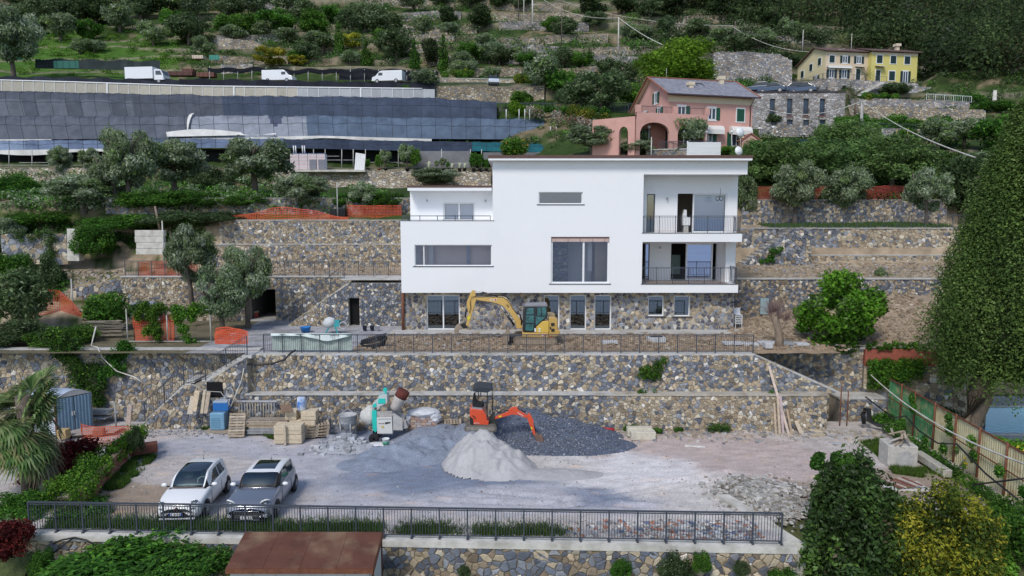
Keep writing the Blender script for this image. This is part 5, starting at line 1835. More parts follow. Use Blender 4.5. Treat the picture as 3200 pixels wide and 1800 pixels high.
def tunnel(label,top,bot,colfn,bulge=1.2,rib=46,hem=None,name='shade_tunnel',nv=14,thick=None,seed=0,end=0):
 a,b=top[0][0],top[-1][0]
 t=thing(name,label,'shade tunnel',rowp(bot,(a+b)/2))
 n=int((b-a)/4.5)
 mb,rb=MB(),MB()
 G=[]
 for i in range(n+1):
  px=a+(b-a)*i/n
  p,q=rowp(bot,px),rowp(top,px)
  c=[]
  nn=Vector((0,-(q.z-p.z),(q.y-p.y))).normalized()
  for k in range(nv+1):
   s=k/nv
   r=p.lerp(q,s)+nn*(bulge*sin(PI*s)+.26*fbm(p.x*.22,s*3,seed)*sin(PI*s)-.09*exp(-((((px-a)%rib)-rib/2)/9)**2)*-1*sin(PI*s))
   c.append(r)
  G.append(c)
 for i in range(n):
  px=a+(b-a)*(i+.5)/n
  for k in range(nv):
   mb.add([G[i][k],G[i+1][k],G[i+1][k+1],G[i][k+1]],[(0,1,2,3)],colfn(px,k/nv,int((px-a)/rib)),smooth=1)
 mb.build('shade_cloth',CLOTH,t,1)
 m=int((b-a)/rib)
 hm=None
 for j in range(m+1):
  i=min(n,int(j*rib/(b-a)*n))
  rr=MB()
  rr.tube([p+Vector((0,-.02,.03))for p in G[i]],.022,4,cap=0)
  rr.build('hoop',HOOP,t,1)
 for s_ in(.33,.66):
  wr=MB()
  k=int(s_*nv)
  wr.tube([G[i][k]+Vector((0,-.03,.05+.05*sin(i*.4)))for i in range(0,n+1,2)],.02,4,cap=0)
  wr.build('wire',HOOP,t,1)
 if end:
  e=MB()
  k=len(G[n])
  e.add([p for p in G[n]],[tuple(range(k))],(.05,.08,.12))
  e.build('end_panel',CLOTH,t,1)
 if seed==2:
  h=MB()
  def PP(px,s):
   p,q=rowp(bot,px),rowp(top,px)
   nn=Vector((0,-(q.z-p.z),(q.y-p.y))).normalized()
   return p.lerp(q,s)+nn*(bulge*sin(PI*s)+.45)
  for i in range(34):
   u,v=524+i*10,534+i*10
   f_=lambda x:.07+.05*sin((x-524)/62)*min(1,(864-x)/60)-.06*(x-524)/340*(x>760)
   h.add([PP(u,-.02),PP(v,-.02),PP(v,f_(v)),PP(u,f_(u))],[(0,1,2,3)],(.62,.61,.58),smooth=1)
  for i in range(12):
   s0,s1=.1+i*.06,.16+i*.06
   e=lambda s:592+40*s*s
   g_=lambda s:8*sin(PI*min(1,(s-.1)/.72))
   h.add([PP(e(s0)-2,s0),PP(e(s0)+g_(s0),s0),PP(e(s1)+g_(s1),s1),PP(e(s1)-2,s1)],[(0,1,2,3)],(.62,.61,.58),smooth=1)
  h.build('torn_plastic',CLOTH,t,1)
 if hem:
  h=MB()
  for i in range(n):
   px=a+(b-a)*(i+.5)/n
   if hem(px):
    u,v=G[i][0],G[i+1][0]
    z=Vector((0,-.05,-.5-.2*sin(px/60)))
    h.add([u+z,v+z,v,u],[(0,1,2,3)],(.66,.65,.62))
  if h.f:
   h.build('hem_sheet',CLOTH,t,1)
 return t
def rc(*a):
 r=random.Random(str(a))
 return r.random()
def c1(px,s,j):
 k=1.42+.16*rc('a',j)+.12*fbm(px/40,s*4)
 c=(.052,.058,.072)if px<700 else(.034,.044,.066)
 if s<.33 and px<420 and(j%3):
  c=(.075,.083,.10)
 return tuple(v*k for v in c)
def c2(px,s,j):
 k=1.35+.18*rc('b',j)+.14*fbm(px/30,s*4)
 c=(.072,.080,.098)if px<600 else((.13,.145,.165)if px<960 else(.065,.088,.125))
 if 600<px<960:
  c=(.17,.185,.215)
  e=600+34*s*s
  if((px-868)/22)**2+((s-.55)/.36)**2<1+.4*fbm(px/9,s*5):
   c=(.05,.06,.09)
 return tuple(v*k for v in c)
def c3(px,s,j):
 k=.85+.25*rc('c',j)+.12*fbm(px/30,s*4)
 c=(.13,.17,.25)if px<885 else(.04,.052,.08)
 if px<80:
  c=(.22,.28,.38)
 return tuple(v*k for v in c)
tunnel('uppermost dark shade tunnel, just below the long polycarbonate fence',[(-60,111,284),(40,111,286),(700,112,305),(1360,112.5,312),(1430,112.5,322),(1552,113,327)],[(-60,105,362),(700,105.5,366),(1100,106,368),(1560,106.5,374)],c1,bulge=1.4,hem=lambda px:px<210,end=1,seed=1)
tunnel('middle shade tunnel with torn cloth and a pale plastic patch',[(-60,104,364),(620,104.5,366),(1300,105,372),(1700,105.6,378)],[(-60,98,436),(560,98,433),(1000,98.6,424),(1350,99,434),(1712,100,436)],c2,bulge=1.3,hem=lambda px:px<160 or 560<px<1350,end=1,seed=2)
tunnel('lowest long shade roof over the nursery benches, pale at its left end',[(-60,97.4,440),(560,97.5,436),(1000,98,436),(1500,98.6,444)],[(-60,91,470),(560,91,462),(900,91,462),(1200,91.5,470),(1520,92,474)],c3,bulge=.35,hem=lambda px:px<380,seed=3)
tunnel('teal green shade cloth roof at the right end of the nursery',[(1475,95.8,444),(1600,96,446),(1768,96.4,450)],[(1440,90,471),(1600,90.2,474),(1772,90.6,478)],lambda px,s,j:(.018,.11,.13)if s<.8 else(.04,.2,.21),bulge=.35,seed=4)
t=thing('polycarbonate_fence','long translucent polycarbonate fence with a white top rail above the shade tunnels','fence',at(700,300,114.6))
topr=[(-60,114.6,250),(240,114.6,258),(600,114.6,270),(1365,114.6,279)]
botr=[(-60,114.4,282),(240,114.4,292),(600,114.4,300),(1365,114.4,308)]
PCM=mat('polycarbonate',attr=1,rough=.35,var=.10,scale=1.5)
pxs_=list(range(-60,1366,33))
for i in range(len(pxs_)-1):
 q=MB()
 a,b=pxs_[i]+1.0,pxs_[i+1]-.5
 k=.85+.25*rc('p',i)
 c=tuple(v*k for v in((.42,.39,.32)if i<30 else(.36,.38,.40)))
 u0,u1,v0,v1=rowp(botr,a),rowp(botr,b),rowp(topr,a),rowp(topr,b)
 q.add([u0,u1,v1,v0,u0+Vector((0,.04,0)),u1+Vector((0,.04,0)),v1+Vector((0,.04,0)),v0+Vector((0,.04,0))],[(0,1,2,3),(7,6,5,4),(3,2,6,7)],c)
 q.build('panel',PCM,t,1)
 q=MB()
 q.bar(rowp(botr,pxs_[i])+Vector((0,-.05,-.2)),rowp(topr,pxs_[i])+Vector((0,-.05,0)),.06 if i%12 else.2)
 q.build('post','white_frame',t,1)
q=MB()
q.tube([rowp(topr,px)+Vector((0,-.02,.06))for px in range(-60,1370,60)],.11,5)
q.build('top_rail','white_frame',t,1)
t=thing('nursery_shed','open nursery bay with steel posts and a dark shaded interior, under the lowest shade roof','shed',at(700,500,90))
q=MB()
q.add([at(-60,525,94),at(1530,528,94),at(1530,466,94),at(-60,466,94)],[(0,1,2,3)],(.02,.022,.026))
q.build('interior_shade',CLOTH,t,1)  # near-black sheet paints the shade inside the open bay
q=MB()
q.add([at(1290,524,89.5),at(1468,524,89.5),at(1468,472,89.5),at(1290,472,89.5)],[(0,1,2,3)],(.20,.20,.21))
q.add([at(1510,500,90),at(1760,500,90),at(1760,476,90),at(1510,476,90)],[(0,1,2,3)],(.18,.18,.19))
q.build('grey_screen',CLOTH,t,1)
for i,px in enumerate([28,100,180,262,345,880,918,980,1016,1068,1104,1142,1190,1245,1290,1380,1470,1505]):
 q=MB()
 q.cyl(at(px,530,88.6 if px>400 else 87),at(px,466,88.6 if px>400 else 87),.05,n=6)
 q.build('post','concrete',t,1)
for px0,px1,py in((880,1120,500),(1020,1060,488),(1130,1260,507),(1240,1530,510),(0,330,516),(60,230,508)):
 q=MB()
 q.bar(at(px0,py,88.8),at(px1,py,88.8),.05,.05)
 q.build('bench_rail','concrete',t,1)
q=MB()
rng=random.Random(5)
for i in range(60):
 px=rng.uniform(20,330)if i%2 else rng.uniform(1130,1500)
 p=at(px,522 if i%2 else 520,90)
 q.box((p.x-.25,90,p.z-.5),(p.x+.25,90.4,p.z+.1),(.03,.03,.035))
q.build('plant_tray','attr_paint',t,1,kind='stuff')
t=thing('concrete_ledge','thin concrete ledge carrying the white bags and leaning boards','ledge',at(1000,530,86.6))
q=MB()
a,b=at(905,530,86),at(1145,536,86)
q.box((a.x,85.2,a.z-.3),(b.x,88.5,a.z-.06))
q.build('slab','concrete_pale',t,1)
zs=a.z-.06
for i in range(4):
 px=924+27.5*i
 p=at(px,520,86.4)
 t=thing('bag_pallet','%s stack of white bags with red and blue print on the concrete ledge'%['leftmost','second','third','rightmost'][i],'bag stack',(p.x,86.4,zs),group='pallets of white bags')
 q=MB()
 for k in range(3):
  q.box((-.5,-.45+.4*k,0),(.5,-.35+.4*k,.1),(.35,.27,.18))
 q.build('pallet','attr_wood',t)
 for k in range(11):
  q=MB()
  q.box((-.5,-.45,.1+k*.165),(.5,.45,.1+k*.165+.155),(.72,.73,.76))
  q.box((-.49,-.456,.1+k*.165+.04),(.49,-.451,.1+k*.165+.09),(.60,.16,.10)if k%2 else(.45,.2,.2))
  q.build('bag','attr_paint',t,bevel=.03)
 if i>1:
  q=MB()
  q.box((-.3,-.55,.1),(.5,-.47,1.25),(.20,.20,.24))
  q.build('grey_sheet','attr_paint',t)
 q=MB()
 q.box((-.5,-.45,1.93),(.5,.45,2.0),(.13,.17,.30))
 q.build('top_sheet','attr_paint',t)
 if i<2:
  for k in range(2):
   q=MB()
   q.cyl((-.15+.25*k,0,2.0),(-.2+.25*k,0,2.95),.07,n=8,c=(.75,.75,.75))
   q.build('white_pipe','attr_paint',t)
p=at(1123,527,86)
t=thing('leaning_boards','white corrugated boards leaning together right of the bag stacks','boards',(p.x,86,zs))
for k in range(6):
 q=MB()
 x=-.6+k*.2
 q.add([(x,0,0),(x+.19,0,0),(x+.28,.5,2.1-.03*k),(x+.09,.5,2.1-.03*k)],[(0,1,2,3)],(.70,.70,.70))
 q.add([(x+.19,0,0),(x+.19,.1,0),(x+.28,.6,2.1),(x+.28,.5,2.1-.03*k)],[(0,1,2,3)],(.35,.35,.35))
 q.build('board','attr_paint',t)
rng=random.Random(12)
pots=[(1150,30,'g','small potted shrub right of the leaning boards'),(1185,44,'t','potted citrus in a terracotta pot'),(1205,60,'o','tall potted olive with a thin stem'),(1272,80,'o','tallest potted olive beside the black opening'),(1300,62,'g','bushy potted citrus beside the tallest potted olive'),(1340,26,'c','small potted plant left in the cactus row'),(1366,26,'o','small round potted olive left in the cactus row'),(1385,34,'o','grey round-headed potted olive'),(1400,22,'g','dark potted shrub before the grey screen'),(1412,18,'c','pale potted cactus, first in the row'),(1436,20,'c','pale potted cactus, second in the row'),(1452,20,'c','tall potted cactus, third in the row'),(1480,50,'g','leafy potted lemon tree beside the house roof'),(1500,46,'g','orange-fruited potted tree against the house roof'),(1520,30,'g','last potted shrub beside the house roof')]
POTM=None
for px,h,k,lab in pots:
 p=at(px,530,87.6)
 t=thing('potted_plant',lab,'potted plant',(p.x,87.6,zs-.1))
 q=MB()
 q.lathe([(.16,0),(.24,.38),(.26,.38),(.26,.43),(.2,.43)],10,c=(.45,.17,.09)if k=='t' else(.03,.03,.03))
 q.build('pot','attr_paint',t)
 H=h/25
 if k=='c':
  q=MB()
  q.blob((0,0,.43+H*.4),(.14,.1,H*.45),1,c=(.42,.45,.30),rng=rng)
  q.blob((.15,0,.5+H*.5),(.1,.08,H*.25),1,c=(.42,.45,.30),rng=rng)
  q.build('cactus','attr_paint',t)
 else:
  me,tm=PROTO['far_olive' if k=='o' else 'green_tree'][0]
  for m_,n_ in((me,'crown'),(tm,'trunk')):
   o=link(n_,m_,t)
   o.location=(0,0,.4)
   o.scale=(H*.55,H*.55,H)
t=plant('green_tree',1610,505,75,90,'round orange tree full of fruit behind the roof edge of the white house',None,Y=84)
q=MB()
rng=random.Random(8)
for i in range(50):
 a,e=rng.uniform(0,6.28),rng.uniform(-.9,.9)
 q.blob((.46*cos(a)*cos(e),.46*sin(a)*cos(e),.57+.4*sin(e)),.022,0,c=(.75,.30,.03),rng=rng)
q.build('orange','attr_paint',t,kind='stuff')
SHUT=mat('shutter_green',(.012,.085,.05),rough=.6,var=.1,scale=8)
SHUTD=mat('shutter_dark',(.012,.035,.038),rough=.6,var=.1,scale=8)
def frame(o,ang):
 "local house frame: u along the front, w back into the slope"
 c,s=cos(ang),sin(ang)
 M=Matrix(((c,-s,0,o.x),(s,c,0,o.y),(0,0,1,o.z),(0,0,0,1)))
 return M
def hwin(root,M,u,z,w_,h,side=0,shut='open',sm_=None,trim=1,door=0):
 "window on the front (w=0, facing -w) or on the left gable (u=0, facing -u); returns the frame part with its sub-parts"
 def P(a,b,c):
  return M@(Vector((-b,-a if 0 else a,c))if side else Vector((a,-b,c)))
 def bx(mb,a0,a1,b0,b1,c0,c1):
  vs=[P(a,b,c)for c in(c0,c1)for b in(b0,b1)for a in(a0,a1)]
  mb.add(vs,[(0,1,3,2),(4,6,7,5),(0,4,5,1),(2,3,7,6),(0,2,6,4),(1,5,7,3)])
 mb=MB()
 if trim:
  for a0,a1,c0,c1 in((u-.12,u,z,z+h),(u+w_,u+w_+.12,z,z+h),(u-.12,u+w_+.12,z+h,z+h+.14),(u-.16,u+w_+.16,z-.12,z)):
   bx(mb,a0,a1,-.02,.05,c0,c1)
 if shut!='closed':
  for a0,a1,c0,c1 in((u+.02,u+.09,z+.02,z+h-.02),(u+w_-.09,u+w_-.02,z+.02,z+h-.02),(u+w_/2-.06,u+w_/2+.06,z+.02,z+h-.02),(u+.09,u+w_-.09,z+.02,z+.1),(u+.09,u+w_-.09,z+h-.1,z+h-.02)):
   bx(mb,a0,a1,.0,.035,c0,c1)
 f=mb.build('door' if door else 'window',MATS['white_frame'],root,1)
 if shut!='closed':
  q=MB()
  q.add([P(u,.015,z),P(u+w_,.015,z),P(u+w_,.015,z+h),P(u,.015,z+h)],[(0,1,2,3)])
  q.build('pane',MATS['far_pane'],f,1)
 if shut!='none':
  for sd in(0,1):
   q=MB()
   sw=w_/2
   a0=(u-sw-.03,u+w_+.03)[sd]if shut=='open' else(u+.01,u+w_/2+.01)[sd]
   a1=a0+sw-.02
   bx(q,a0,a1,.06,.09,z+.01,z+h-.01)
   k=int(h/.16)
   for i in range(k):
    bx(q,a0+.05,a1-.05,.09,.105,z+.05+i*.16,z+.05+i*.16+.09)
   q.build('shutter',sm_ or SHUT,f,1)
 return f
def quadbox(mb,M,u0,u1,w0,w1,z0,z1,c=(1,1,1),m=0):
 mb.box((u0,w0,z0),(u1,w1,z1),c,m,M)
PINK_W=mat('pink_render',(.62,.35,.30),rough=.9,var=.06,scale=.8,col2=(.55,.30,.25),amt=.3,s2=.6)
CREAMM=mat('cream_trim',(.66,.56,.42),rough=.85,var=.04)
SLATEM=mat('slate_roof',attr=1,rough=.6,var=.14,scale=1.5)
o_=at(2085,470,80)
PZ=at(2085,466,80).z
M=frame(Vector((o_.x,80,PZ)),radians(15))
t=thing('pink_house','pink two-storey house with grey slate roof, green shutters and an arched loggia','house',M.translation)
PKH=t
HE=at(2085,296,80).z-PZ
Lp,Dp=10.7,8.6
RD=HE+2.5
mb=MB()
mb.add([M@Vector(p)for p in((0,0,-2),(Lp,0,-2),(Lp,0,HE),(0,0,HE))],[(0,1,2,3)])
mb.add([M@Vector(p)for p in((0,0,-2),(0,0,HE),(0,Dp/2,RD),(0,Dp,HE-.6),(0,Dp,-2))],[(0,1,2,3,4)])
mb.add([M@Vector(p)for p in((Lp,0,-2),(Lp,0,HE),(Lp,Dp/2,RD),(Lp,Dp,HE-.6),(Lp,Dp,-2))],[(4,3,2,1,0)])
mb.add([M@Vector(p)for p in((0,Dp,-2),(Lp,Dp,-2),(Lp,Dp,HE),(0,Dp,HE))],[(3,2,1,0)])
mb.build('wall',PINK_W,t,1)
mb=MB()
quadbox(mb,M,-.05,Lp+.05,-.06,-.003,HE-.75,HE-.05)
mb.build('frieze',CREAMM,t,1)
rf=MB()
rng=random.Random(3)
ncr,nt_=17,44
e0,e1=Vector((0,-.75,HE+.0)),Vector((0,Dp/2,RD+.12))
for j in range(ncr):
 for i in range(nt_):
  u0,u1=-.5+(Lp+1)*(i+.02)/nt_,-.5+(Lp+1)*(i+.98)/nt_
  a,b=e0.lerp(e1,j/ncr),e0.lerp(e1,(j+1.25)/ncr)
  k=rng.uniform(.8,1.15)
  c=(.27*k,.27*k,.31*k)
  rf.add([M@Vector((u0,a.y,a.z+.05)),M@Vector((u1,a.y,a.z+.05)),M@Vector((u1,b.y,b.z+.02)),M@Vector((u0,b.y,b.z+.02)),M@Vector((u0,a.y,a.z-.0)),M@Vector((u1,a.y,a.z-.0))],[(0,1,2,3),(4,5,1,0)],c)
R_=rf.build('roof',SLATEM,t,1,kind=None)
q=MB()
q.add([M@Vector((-.45,-.7,HE-.05)),M@Vector((Lp+.45,-.7,HE-.05)),M@Vector((Lp+.45,Dp/2,RD+.05)),M@Vector((-.45,Dp/2,RD+.05)),M@Vector((-.45,Dp+.7,HE-.85)),M@Vector((Lp+.45,Dp+.7,HE-.85))],[(0,1,2,3),(3,2,5,4)])
q.build('roof_deck',CREAMM,R_,1)
q=MB()
q.bar(M@Vector((-.5,-.78,HE-.02)),M@Vector((Lp+.5,-.78,HE-.02)),.16,.14)
q.tube([M@Vector((Lp-.25,-.7,HE-.1)),M@Vector((Lp-.35,-.1,HE-.9)),M@Vector((Lp-.35,-.1,0))],.05,6)
q.build('gutter',mat('gutter_brown',(.06,.04,.045),rough=.5),R_,1)
q=MB()
for a,b in(((-.5,-.75,HE+.06),(-.5,Dp/2,RD+.2)),((-.5,Dp/2,RD+.2),(-.5,Dp+.7,HE-.75)),((-.5,Dp/2,RD+.2),(Lp+.5,Dp/2,RD+.2)),((Lp+.5,-.75,HE+.06),(Lp+.5,Dp/2,RD+.2))):
 q.bar(M@Vector(a),M@Vector(b),.2,.1)
q.build('ridge_tile',mat('terracotta',(.30,.13,.09),rough=.8,var=.2,scale=3),R_,1)
for cu,cw,hh in((3.6,1.6,.9),(8.7,3.6,1.0)):
 q=MB()
 zb=HE+(RD-HE)*cw/(Dp/2)
 quadbox(q,M,cu-.25,cu+.25,cw-.25,cw+.25,zb-.1,zb+hh*.6)
 quadbox(q,M,cu-.38,cu+.38,cw-.32,cw+.32,zb+hh*.6,zb+hh)
 q.build('chimney',CREAMM,R_,1)
q=MB()
z0=HE+(RD-HE)*.42
z1=HE+(RD-HE)*.66
q.add([M@Vector((4.8,1.9,z0+.25)),M@Vector((5.7,1.9,z0+.25)),M@Vector((5.7,2.9,z1+.3)),M@Vector((4.8,2.9,z1+.3))],[(0,1,2,3)])
o=q.build('skylight',MATS['far_pane'],R_,1)
q=MB()
for a,b in(((4.8,1.9,z0+.26),(5.7,1.9,z0+.26)),((5.7,1.9,z0+.26),(5.7,2.9,z1+.31)),((5.7,2.9,z1+.31),(4.8,2.9,z1+.31)),((4.8,2.9,z1+.31),(4.8,1.9,z0+.26))):
 q.bar(M@Vector(a),M@Vector(b),.12)
q.build('skylight_frame','dark_sill',R_,1)
zu=at(2120,368,80).z-PZ
hwin(t,M,1.15,zu,1.0,1.35)
hwin(t,M,4.95,zu-.05,1.0,1.35)
hwin(t,M,8.65,zu-.1,.95,1.4,shut='closed')
hwin(t,M,4.6,.9,1.0,1.15)
hwin(t,M,8.1,.5,1.2,1.6)
hwin(t,M,2.6,zu+2.0,.8,1.2,side=1)
hwin(t,M,1.6,zu-.3,.85,1.7,side=1)
hwin(t,M,5.4,zu-.3,.9,1.7,side=1)
for i,u in enumerate((4.1,7.7)):
 q=MB()
 prof=[(0,2.75),(.35,2.72),(.62,2.55),(.78,2.25),(.80,1.75)]
 for(a,za),(b,zb)in zip(prof,prof[1:]):
  q.add([M@Vector((u,-a-.02,za)),M@Vector((u+2.6,-a-.02,za)),M@Vector((u+2.6,-b-.02,zb)),M@Vector((u,-b-.02,zb))],[(0,1,2,3)])
 for uu in(u,u+2.6):
  q.add([M@Vector((uu,-a-.02,z))for a,z in[(0,2.75)]+prof[1:]+[(0,1.95)]],[tuple(range(6))])
 q.build('awning',mat('awning_white',(.72,.70,.66),rough=.8,var=.03),t,1)
LZ=3.3
def archwall(mb,M,u0,u1,w,z1,arches,thick=.35,z0=-1.6,flip=0):
 "arches: (centre, half width, spring height, rise)"
 n=18
 xs=sorted({u0,u1}|{c-h for c,h,s,r in arches}|{c+h for c,h,s,r in arches}|{c-h+2*h*i/n for c,h,s,r in arches for i in range(n)})
 def low(u):
  for c,h,s,r in arches:
   if c-h-1e-6<=u<=c+h+1e-6:
    k=(u-c)/h
    return s+r*sqrt(max(0,1-k*k))
  return None
 for a,b in zip(xs,xs[1:]):
  m_=(a+b)/2
  inside=low(m_)is not None
  la,lb=(low(a),low(b))if inside else(z0,z0)
  for ww in(w,w+thick):
   mb.add([M@Vector((a,ww,la)),M@Vector((b,ww,lb)),M@Vector((b,ww,z1)),M@Vector((a,ww,z1))],[(0,1,2,3)])
  if inside:
   mb.add([M@Vector((a,w,la)),M@Vector((b,w,lb)),M@Vector((b,w+thick,lb)),M@Vector((a,w+thick,la))],[(0,1,2,3)])
 for c,h,s,r in arches:
  for u in(c-h,c+h):
   mb.add([M@Vector((u,w,z0)),M@Vector((u,w+thick,z0)),M@Vector((u,w+thick,s)),M@Vector((u,w,s))],[(0,1,2,3)])
 mb.add([M@Vector((u0,w,z1)),M@Vector((u1,w,z1)),M@Vector((u1,w+thick,z1)),M@Vector((u0,w+thick,z1))],[(0,1,2,3)])
q=MB()
archwall(q,M,-4.9,3.6,-2.4,LZ+.25,[(-2.75,1.72,1.5,1.05),(1.6,1.62,1.5,1.0)])
Ms=M@Matrix.Translation((-4.9,-2.4,0))@Matrix.Rotation(radians(128),4,'Z')
archwall(q,Ms,0,5.2,0,LZ-.2,[(1.35,.55,1.4,.7)])
q.add([M@Vector((3.6,-2.4,-1.6)),M@Vector((3.6,0,-1.6)),M@Vector((3.6,0,LZ+.25)),M@Vector((3.6,-2.4,LZ+.25))],[(0,1,2,3)])
for u in(-4.9,-.55,3.3):
 quadbox(q,M,u,u+.5,-2.42,-1.95,LZ+.25,LZ+1.05)
q.build('loggia',PINK_W,t,1)
q=MB()
q.add([M@Vector((-4.9,-2.3,LZ)),M@Vector((3.5,-2.3,LZ)),M@Vector((3.5,0,LZ)),M@Vector((-4.9,6,LZ))],[(0,1,2,3)])
q.add([M@Vector((-7.6,1.8,LZ-.4)),M@Vector((-4.9,-2.3,LZ)),M@Vector((-4.9,6,LZ))],[(0,1,2)])
q.build('terrace_floor','terracotta',t,1)
q=MB()
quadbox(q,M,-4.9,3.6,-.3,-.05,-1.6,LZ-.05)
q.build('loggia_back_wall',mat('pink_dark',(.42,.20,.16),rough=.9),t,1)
for u in(-3.2,-.4,2.1):
 q=MB()
 quadbox(q,M,u,u+.9,-.36,-.31,0,2.1)
 q.build('dark_door',mat('door_dark',(.02,.03,.025),rough=.6),t,1)
q=MB()
for a,b in((-4.4,-.6),(-.05,3.3)):
 q.bar(M@Vector((a,-2.2,LZ+.95)),M@Vector((b,-2.2,LZ+.95)),.05)
 k=int((b-a)/.14)
 for i in range(k):
  u=a+(b-a)*i/k
  q.bar(M@Vector((u,-2.2,LZ+.25)),M@Vector((u,-2.2,LZ+.95)),.025)
q.build('balcony_railing','dark_sill',t,1)
q=MB()
for px in(1,):
 q.cyl(M@Vector((1.9,Dp/2,RD)),M@Vector((1.9,Dp/2,RD+1.3)),.03,n=5)
q.build('aerial_pole','concrete',t,1)
hillwall('stone garden wall with railing in front of the pink house',[(2020,77.2,470),(2200,77.2,466)],[(2020,77,500),(2200,77,500)],STG,irr=.02,cap='concrete')
t=thing('railing','grey metal railing on the garden wall of the pink house','railing',at(2130,468,77.3))
railing(t,[at(2060,470,77.4),at(2240,467,77.4)],h=.95,spacing=1.5,nb=9,post=.05,bal=.025,rail=.05,single=1)
t=thing('railing','grey metal railing beside the small pink garden shed','railing',at(2400,468,79))
railing(t,[at(2335,472,79.4),at(2400,472,79.4)],h=.95,spacing=1.2,nb=7,post=.05,bal=.025,rail=.05,single=1)
p=at(2345,472,79.8)
t=thing('garden_shed','small pink garden oven house with a gabled tile roof, right of the pink house','shed',p)
q=MB()
q.prism([(-.95,0),(.95,0),(.95,1.2),(0,1.85),(-.95,1.2)],0,1.4)
q.build('wall',PINK_W,t)
q=MB()
q.bar((-1.15,.7,1.15),(0,.7,1.95),1.7,.1,up=(0,0,1))
q.bar((1.15,.7,1.15),(0,.7,1.95),1.7,.1,up=(0,0,1))
q.build('roof','terracotta',t)
q=MB()
q.box((-1.1,.3,1.5),(-.7,.7,2.3))
q.build('chimney',CREAMM,t)
for i,(px,py,hh)in enumerate(((2027,470,68),(2136,466,50),(2155,464,50),(2206,462,45),(2285,462,45),(2372,425,20),(2415,430,28),(2928,515,20))):
 p=at(px,py,78.2 if i<5 else 88)
 H=hh*p.y/FOC
 t=thing('garden_lamp',['lone globe lamp before the left arch of the pink house','globe lamp before the right arch of the pink house','double globe lamp under the twisted olive','thin lamp post before the left white awning','thin lamp post before the right white awning','small globe lamp right of the pink house corner','double globe lamp on the wall right of the pink house','single globe lamp in the orchard near the cypress'][i],'lamp',p)
 q=MB()
 q.cyl((0,0,0),(0,0,H),.04,n=6)
 if i in(2,6):
  q.tube([(0,0,H*.8),(.25,0,H*.95),(.5,0,H*.8),(.5,0,H*.7)],.03,5)
 q.build('post','concrete_pale',t)
 q=MB()
 q.blob((0,0,H+.12),.17,2,jit=0)
 if i in(2,6):
  q.blob((.5,0,H*.7-.12),.15,2,jit=0)
 q.build('globe','white_frame',t)
plant('far_olive',2148,470,110,95,'twisted olive with a bare leaning trunk in front of the pink house',None,Y=78.6)
plant('far_olive',2008,475,65,60,'small olive before the left arch of the pink house',None,Y=78.8)
p=at(2170,484,74)
t=thing('white_screen','white slatted screen just above the roof of the white house','screen',p)
xw0,xw1=at(2150,480,74).x,at(2252,480,74).x
zw0,zw1=at(2200,492,74).z,at(2200,444,74).z
for k in range(12):
 q=MB()
 q.box((xw0,74,lerp(zw0,zw1,k/12)),(xw1,74.05,lerp(zw0,zw1,(k+.88)/12)))
 q.build('slat','white_frame',t,1)
q=MB()
q.box((xw0-.12,73.95,zw0),(xw0-.003,74.1,zw1+.1))
q.build('post','white_frame',t,1)
t=thing('white_sail','white curved sun sail beside the white slatted screen','awning',at(2110,484,74))
q=MB()
N_=10
for i in range(N_):
 for j in range(4):
  P_=[]
  for a,b in((i,j),(i+1,j),(i+1,j+1),(i,j+1)):
   s,v=a/N_,b/4
   px=2095+52*s
   py=492-44*(1-(1-s)**2)*(1-.25*v)
   P_.append(at(px,py,73.8+1.5*v))
  q.add(P_,[(0,1,2,3)],smooth=1)
q.build('cloth','awning_white',t,1)
for lab,px,py,r,Y in(('large white satellite dish on a mast at the corner of the pink house',2316,412,16,76),('white satellite dish just above the roof end of the white house',2312,471,15,70)):
 p=at(px,py,Y)
 R_=r*Y/FOC
 t=thing('satellite_dish',lab,'satellite dish',(p.x,Y,p.z))
 q=MB()
 Mx=Matrix.Rotation(radians(25),4,'Z')@Matrix.Rotation(radians(80),4,'X')
 q.lathe([(.02,-.1),(R_*.5,-.06),(R_*.85,.05),(R_,.14),(R_*.98,.16),(R_*.5,-.01),(.02,-.04)],20,M=Mx@Matrix.Scale(-1,4,(0,0,1)))
 q.build('dish','white_frame',t)
 q=MB()
 q.cyl((0,.1,-2.2),(0,.15,0),.04,n=6)
 q.bar((0,.1,-.1),(-.35,-.6,-.25),.03)
 q.build('arm','concrete',t)
x0,x1=at(2342,340,97).x,at(2640,340,97).x
z0,z1=at(2400,408,97).z,at(2400,289,97).z
t=thing('stone_building','long grey stone building with tall narrow windows, cars parked on its flat roof','building',((x0+x1)/2,97,z0))
SBH=[]
for px in(2405,2459,2510,2561):
 SBH.append((at(px,340,97).x,at(2400,362,97).z,at(px+17,340,97).x,at(2400,308,97).z))
for px in(2459,2510,2561,2409):
 SBH.append((at(px,385,97).x,at(2400,404,97).z,at(px+19,385,97).x,at(2400,374,97).z))
q=MB()
sheet_holes(q,x0,x1,z0-1.5,z1,97,SBH,rev=.4)
q.add([(x1,97,z0-1.5),(x1,104,z0-1.5),(x1,104,z1),(x1,97,z1)],[(0,1,2,3)])
q.add([(x0,97,z0-1.5),(x0,104,z0-1.5),(x0,104,z1),(x0,97,z1)],[(0,1,2,3)])
STB=farstone('stone_building_wall',[(.42,.40,.40),(.50,.47,.46),(.33,.32,.33),(.56,.54,.54),(.28,.24,.21)],2.2,mortar=(.50,.47,.44))
q.build('wall',STB,t,1)
q=MB()
q.box((x0,97.01,z1+.003),(x1,106,z1+.06))
q.build('flat_roof','concrete',t,1)
q=MB()
q.box((x0-.05,96.9,z1-.02),(x1+.05,97.2,z1+.16))
q.build('parapet',mat('dark_iron',(.05,.035,.04),rough=.6),t,1)
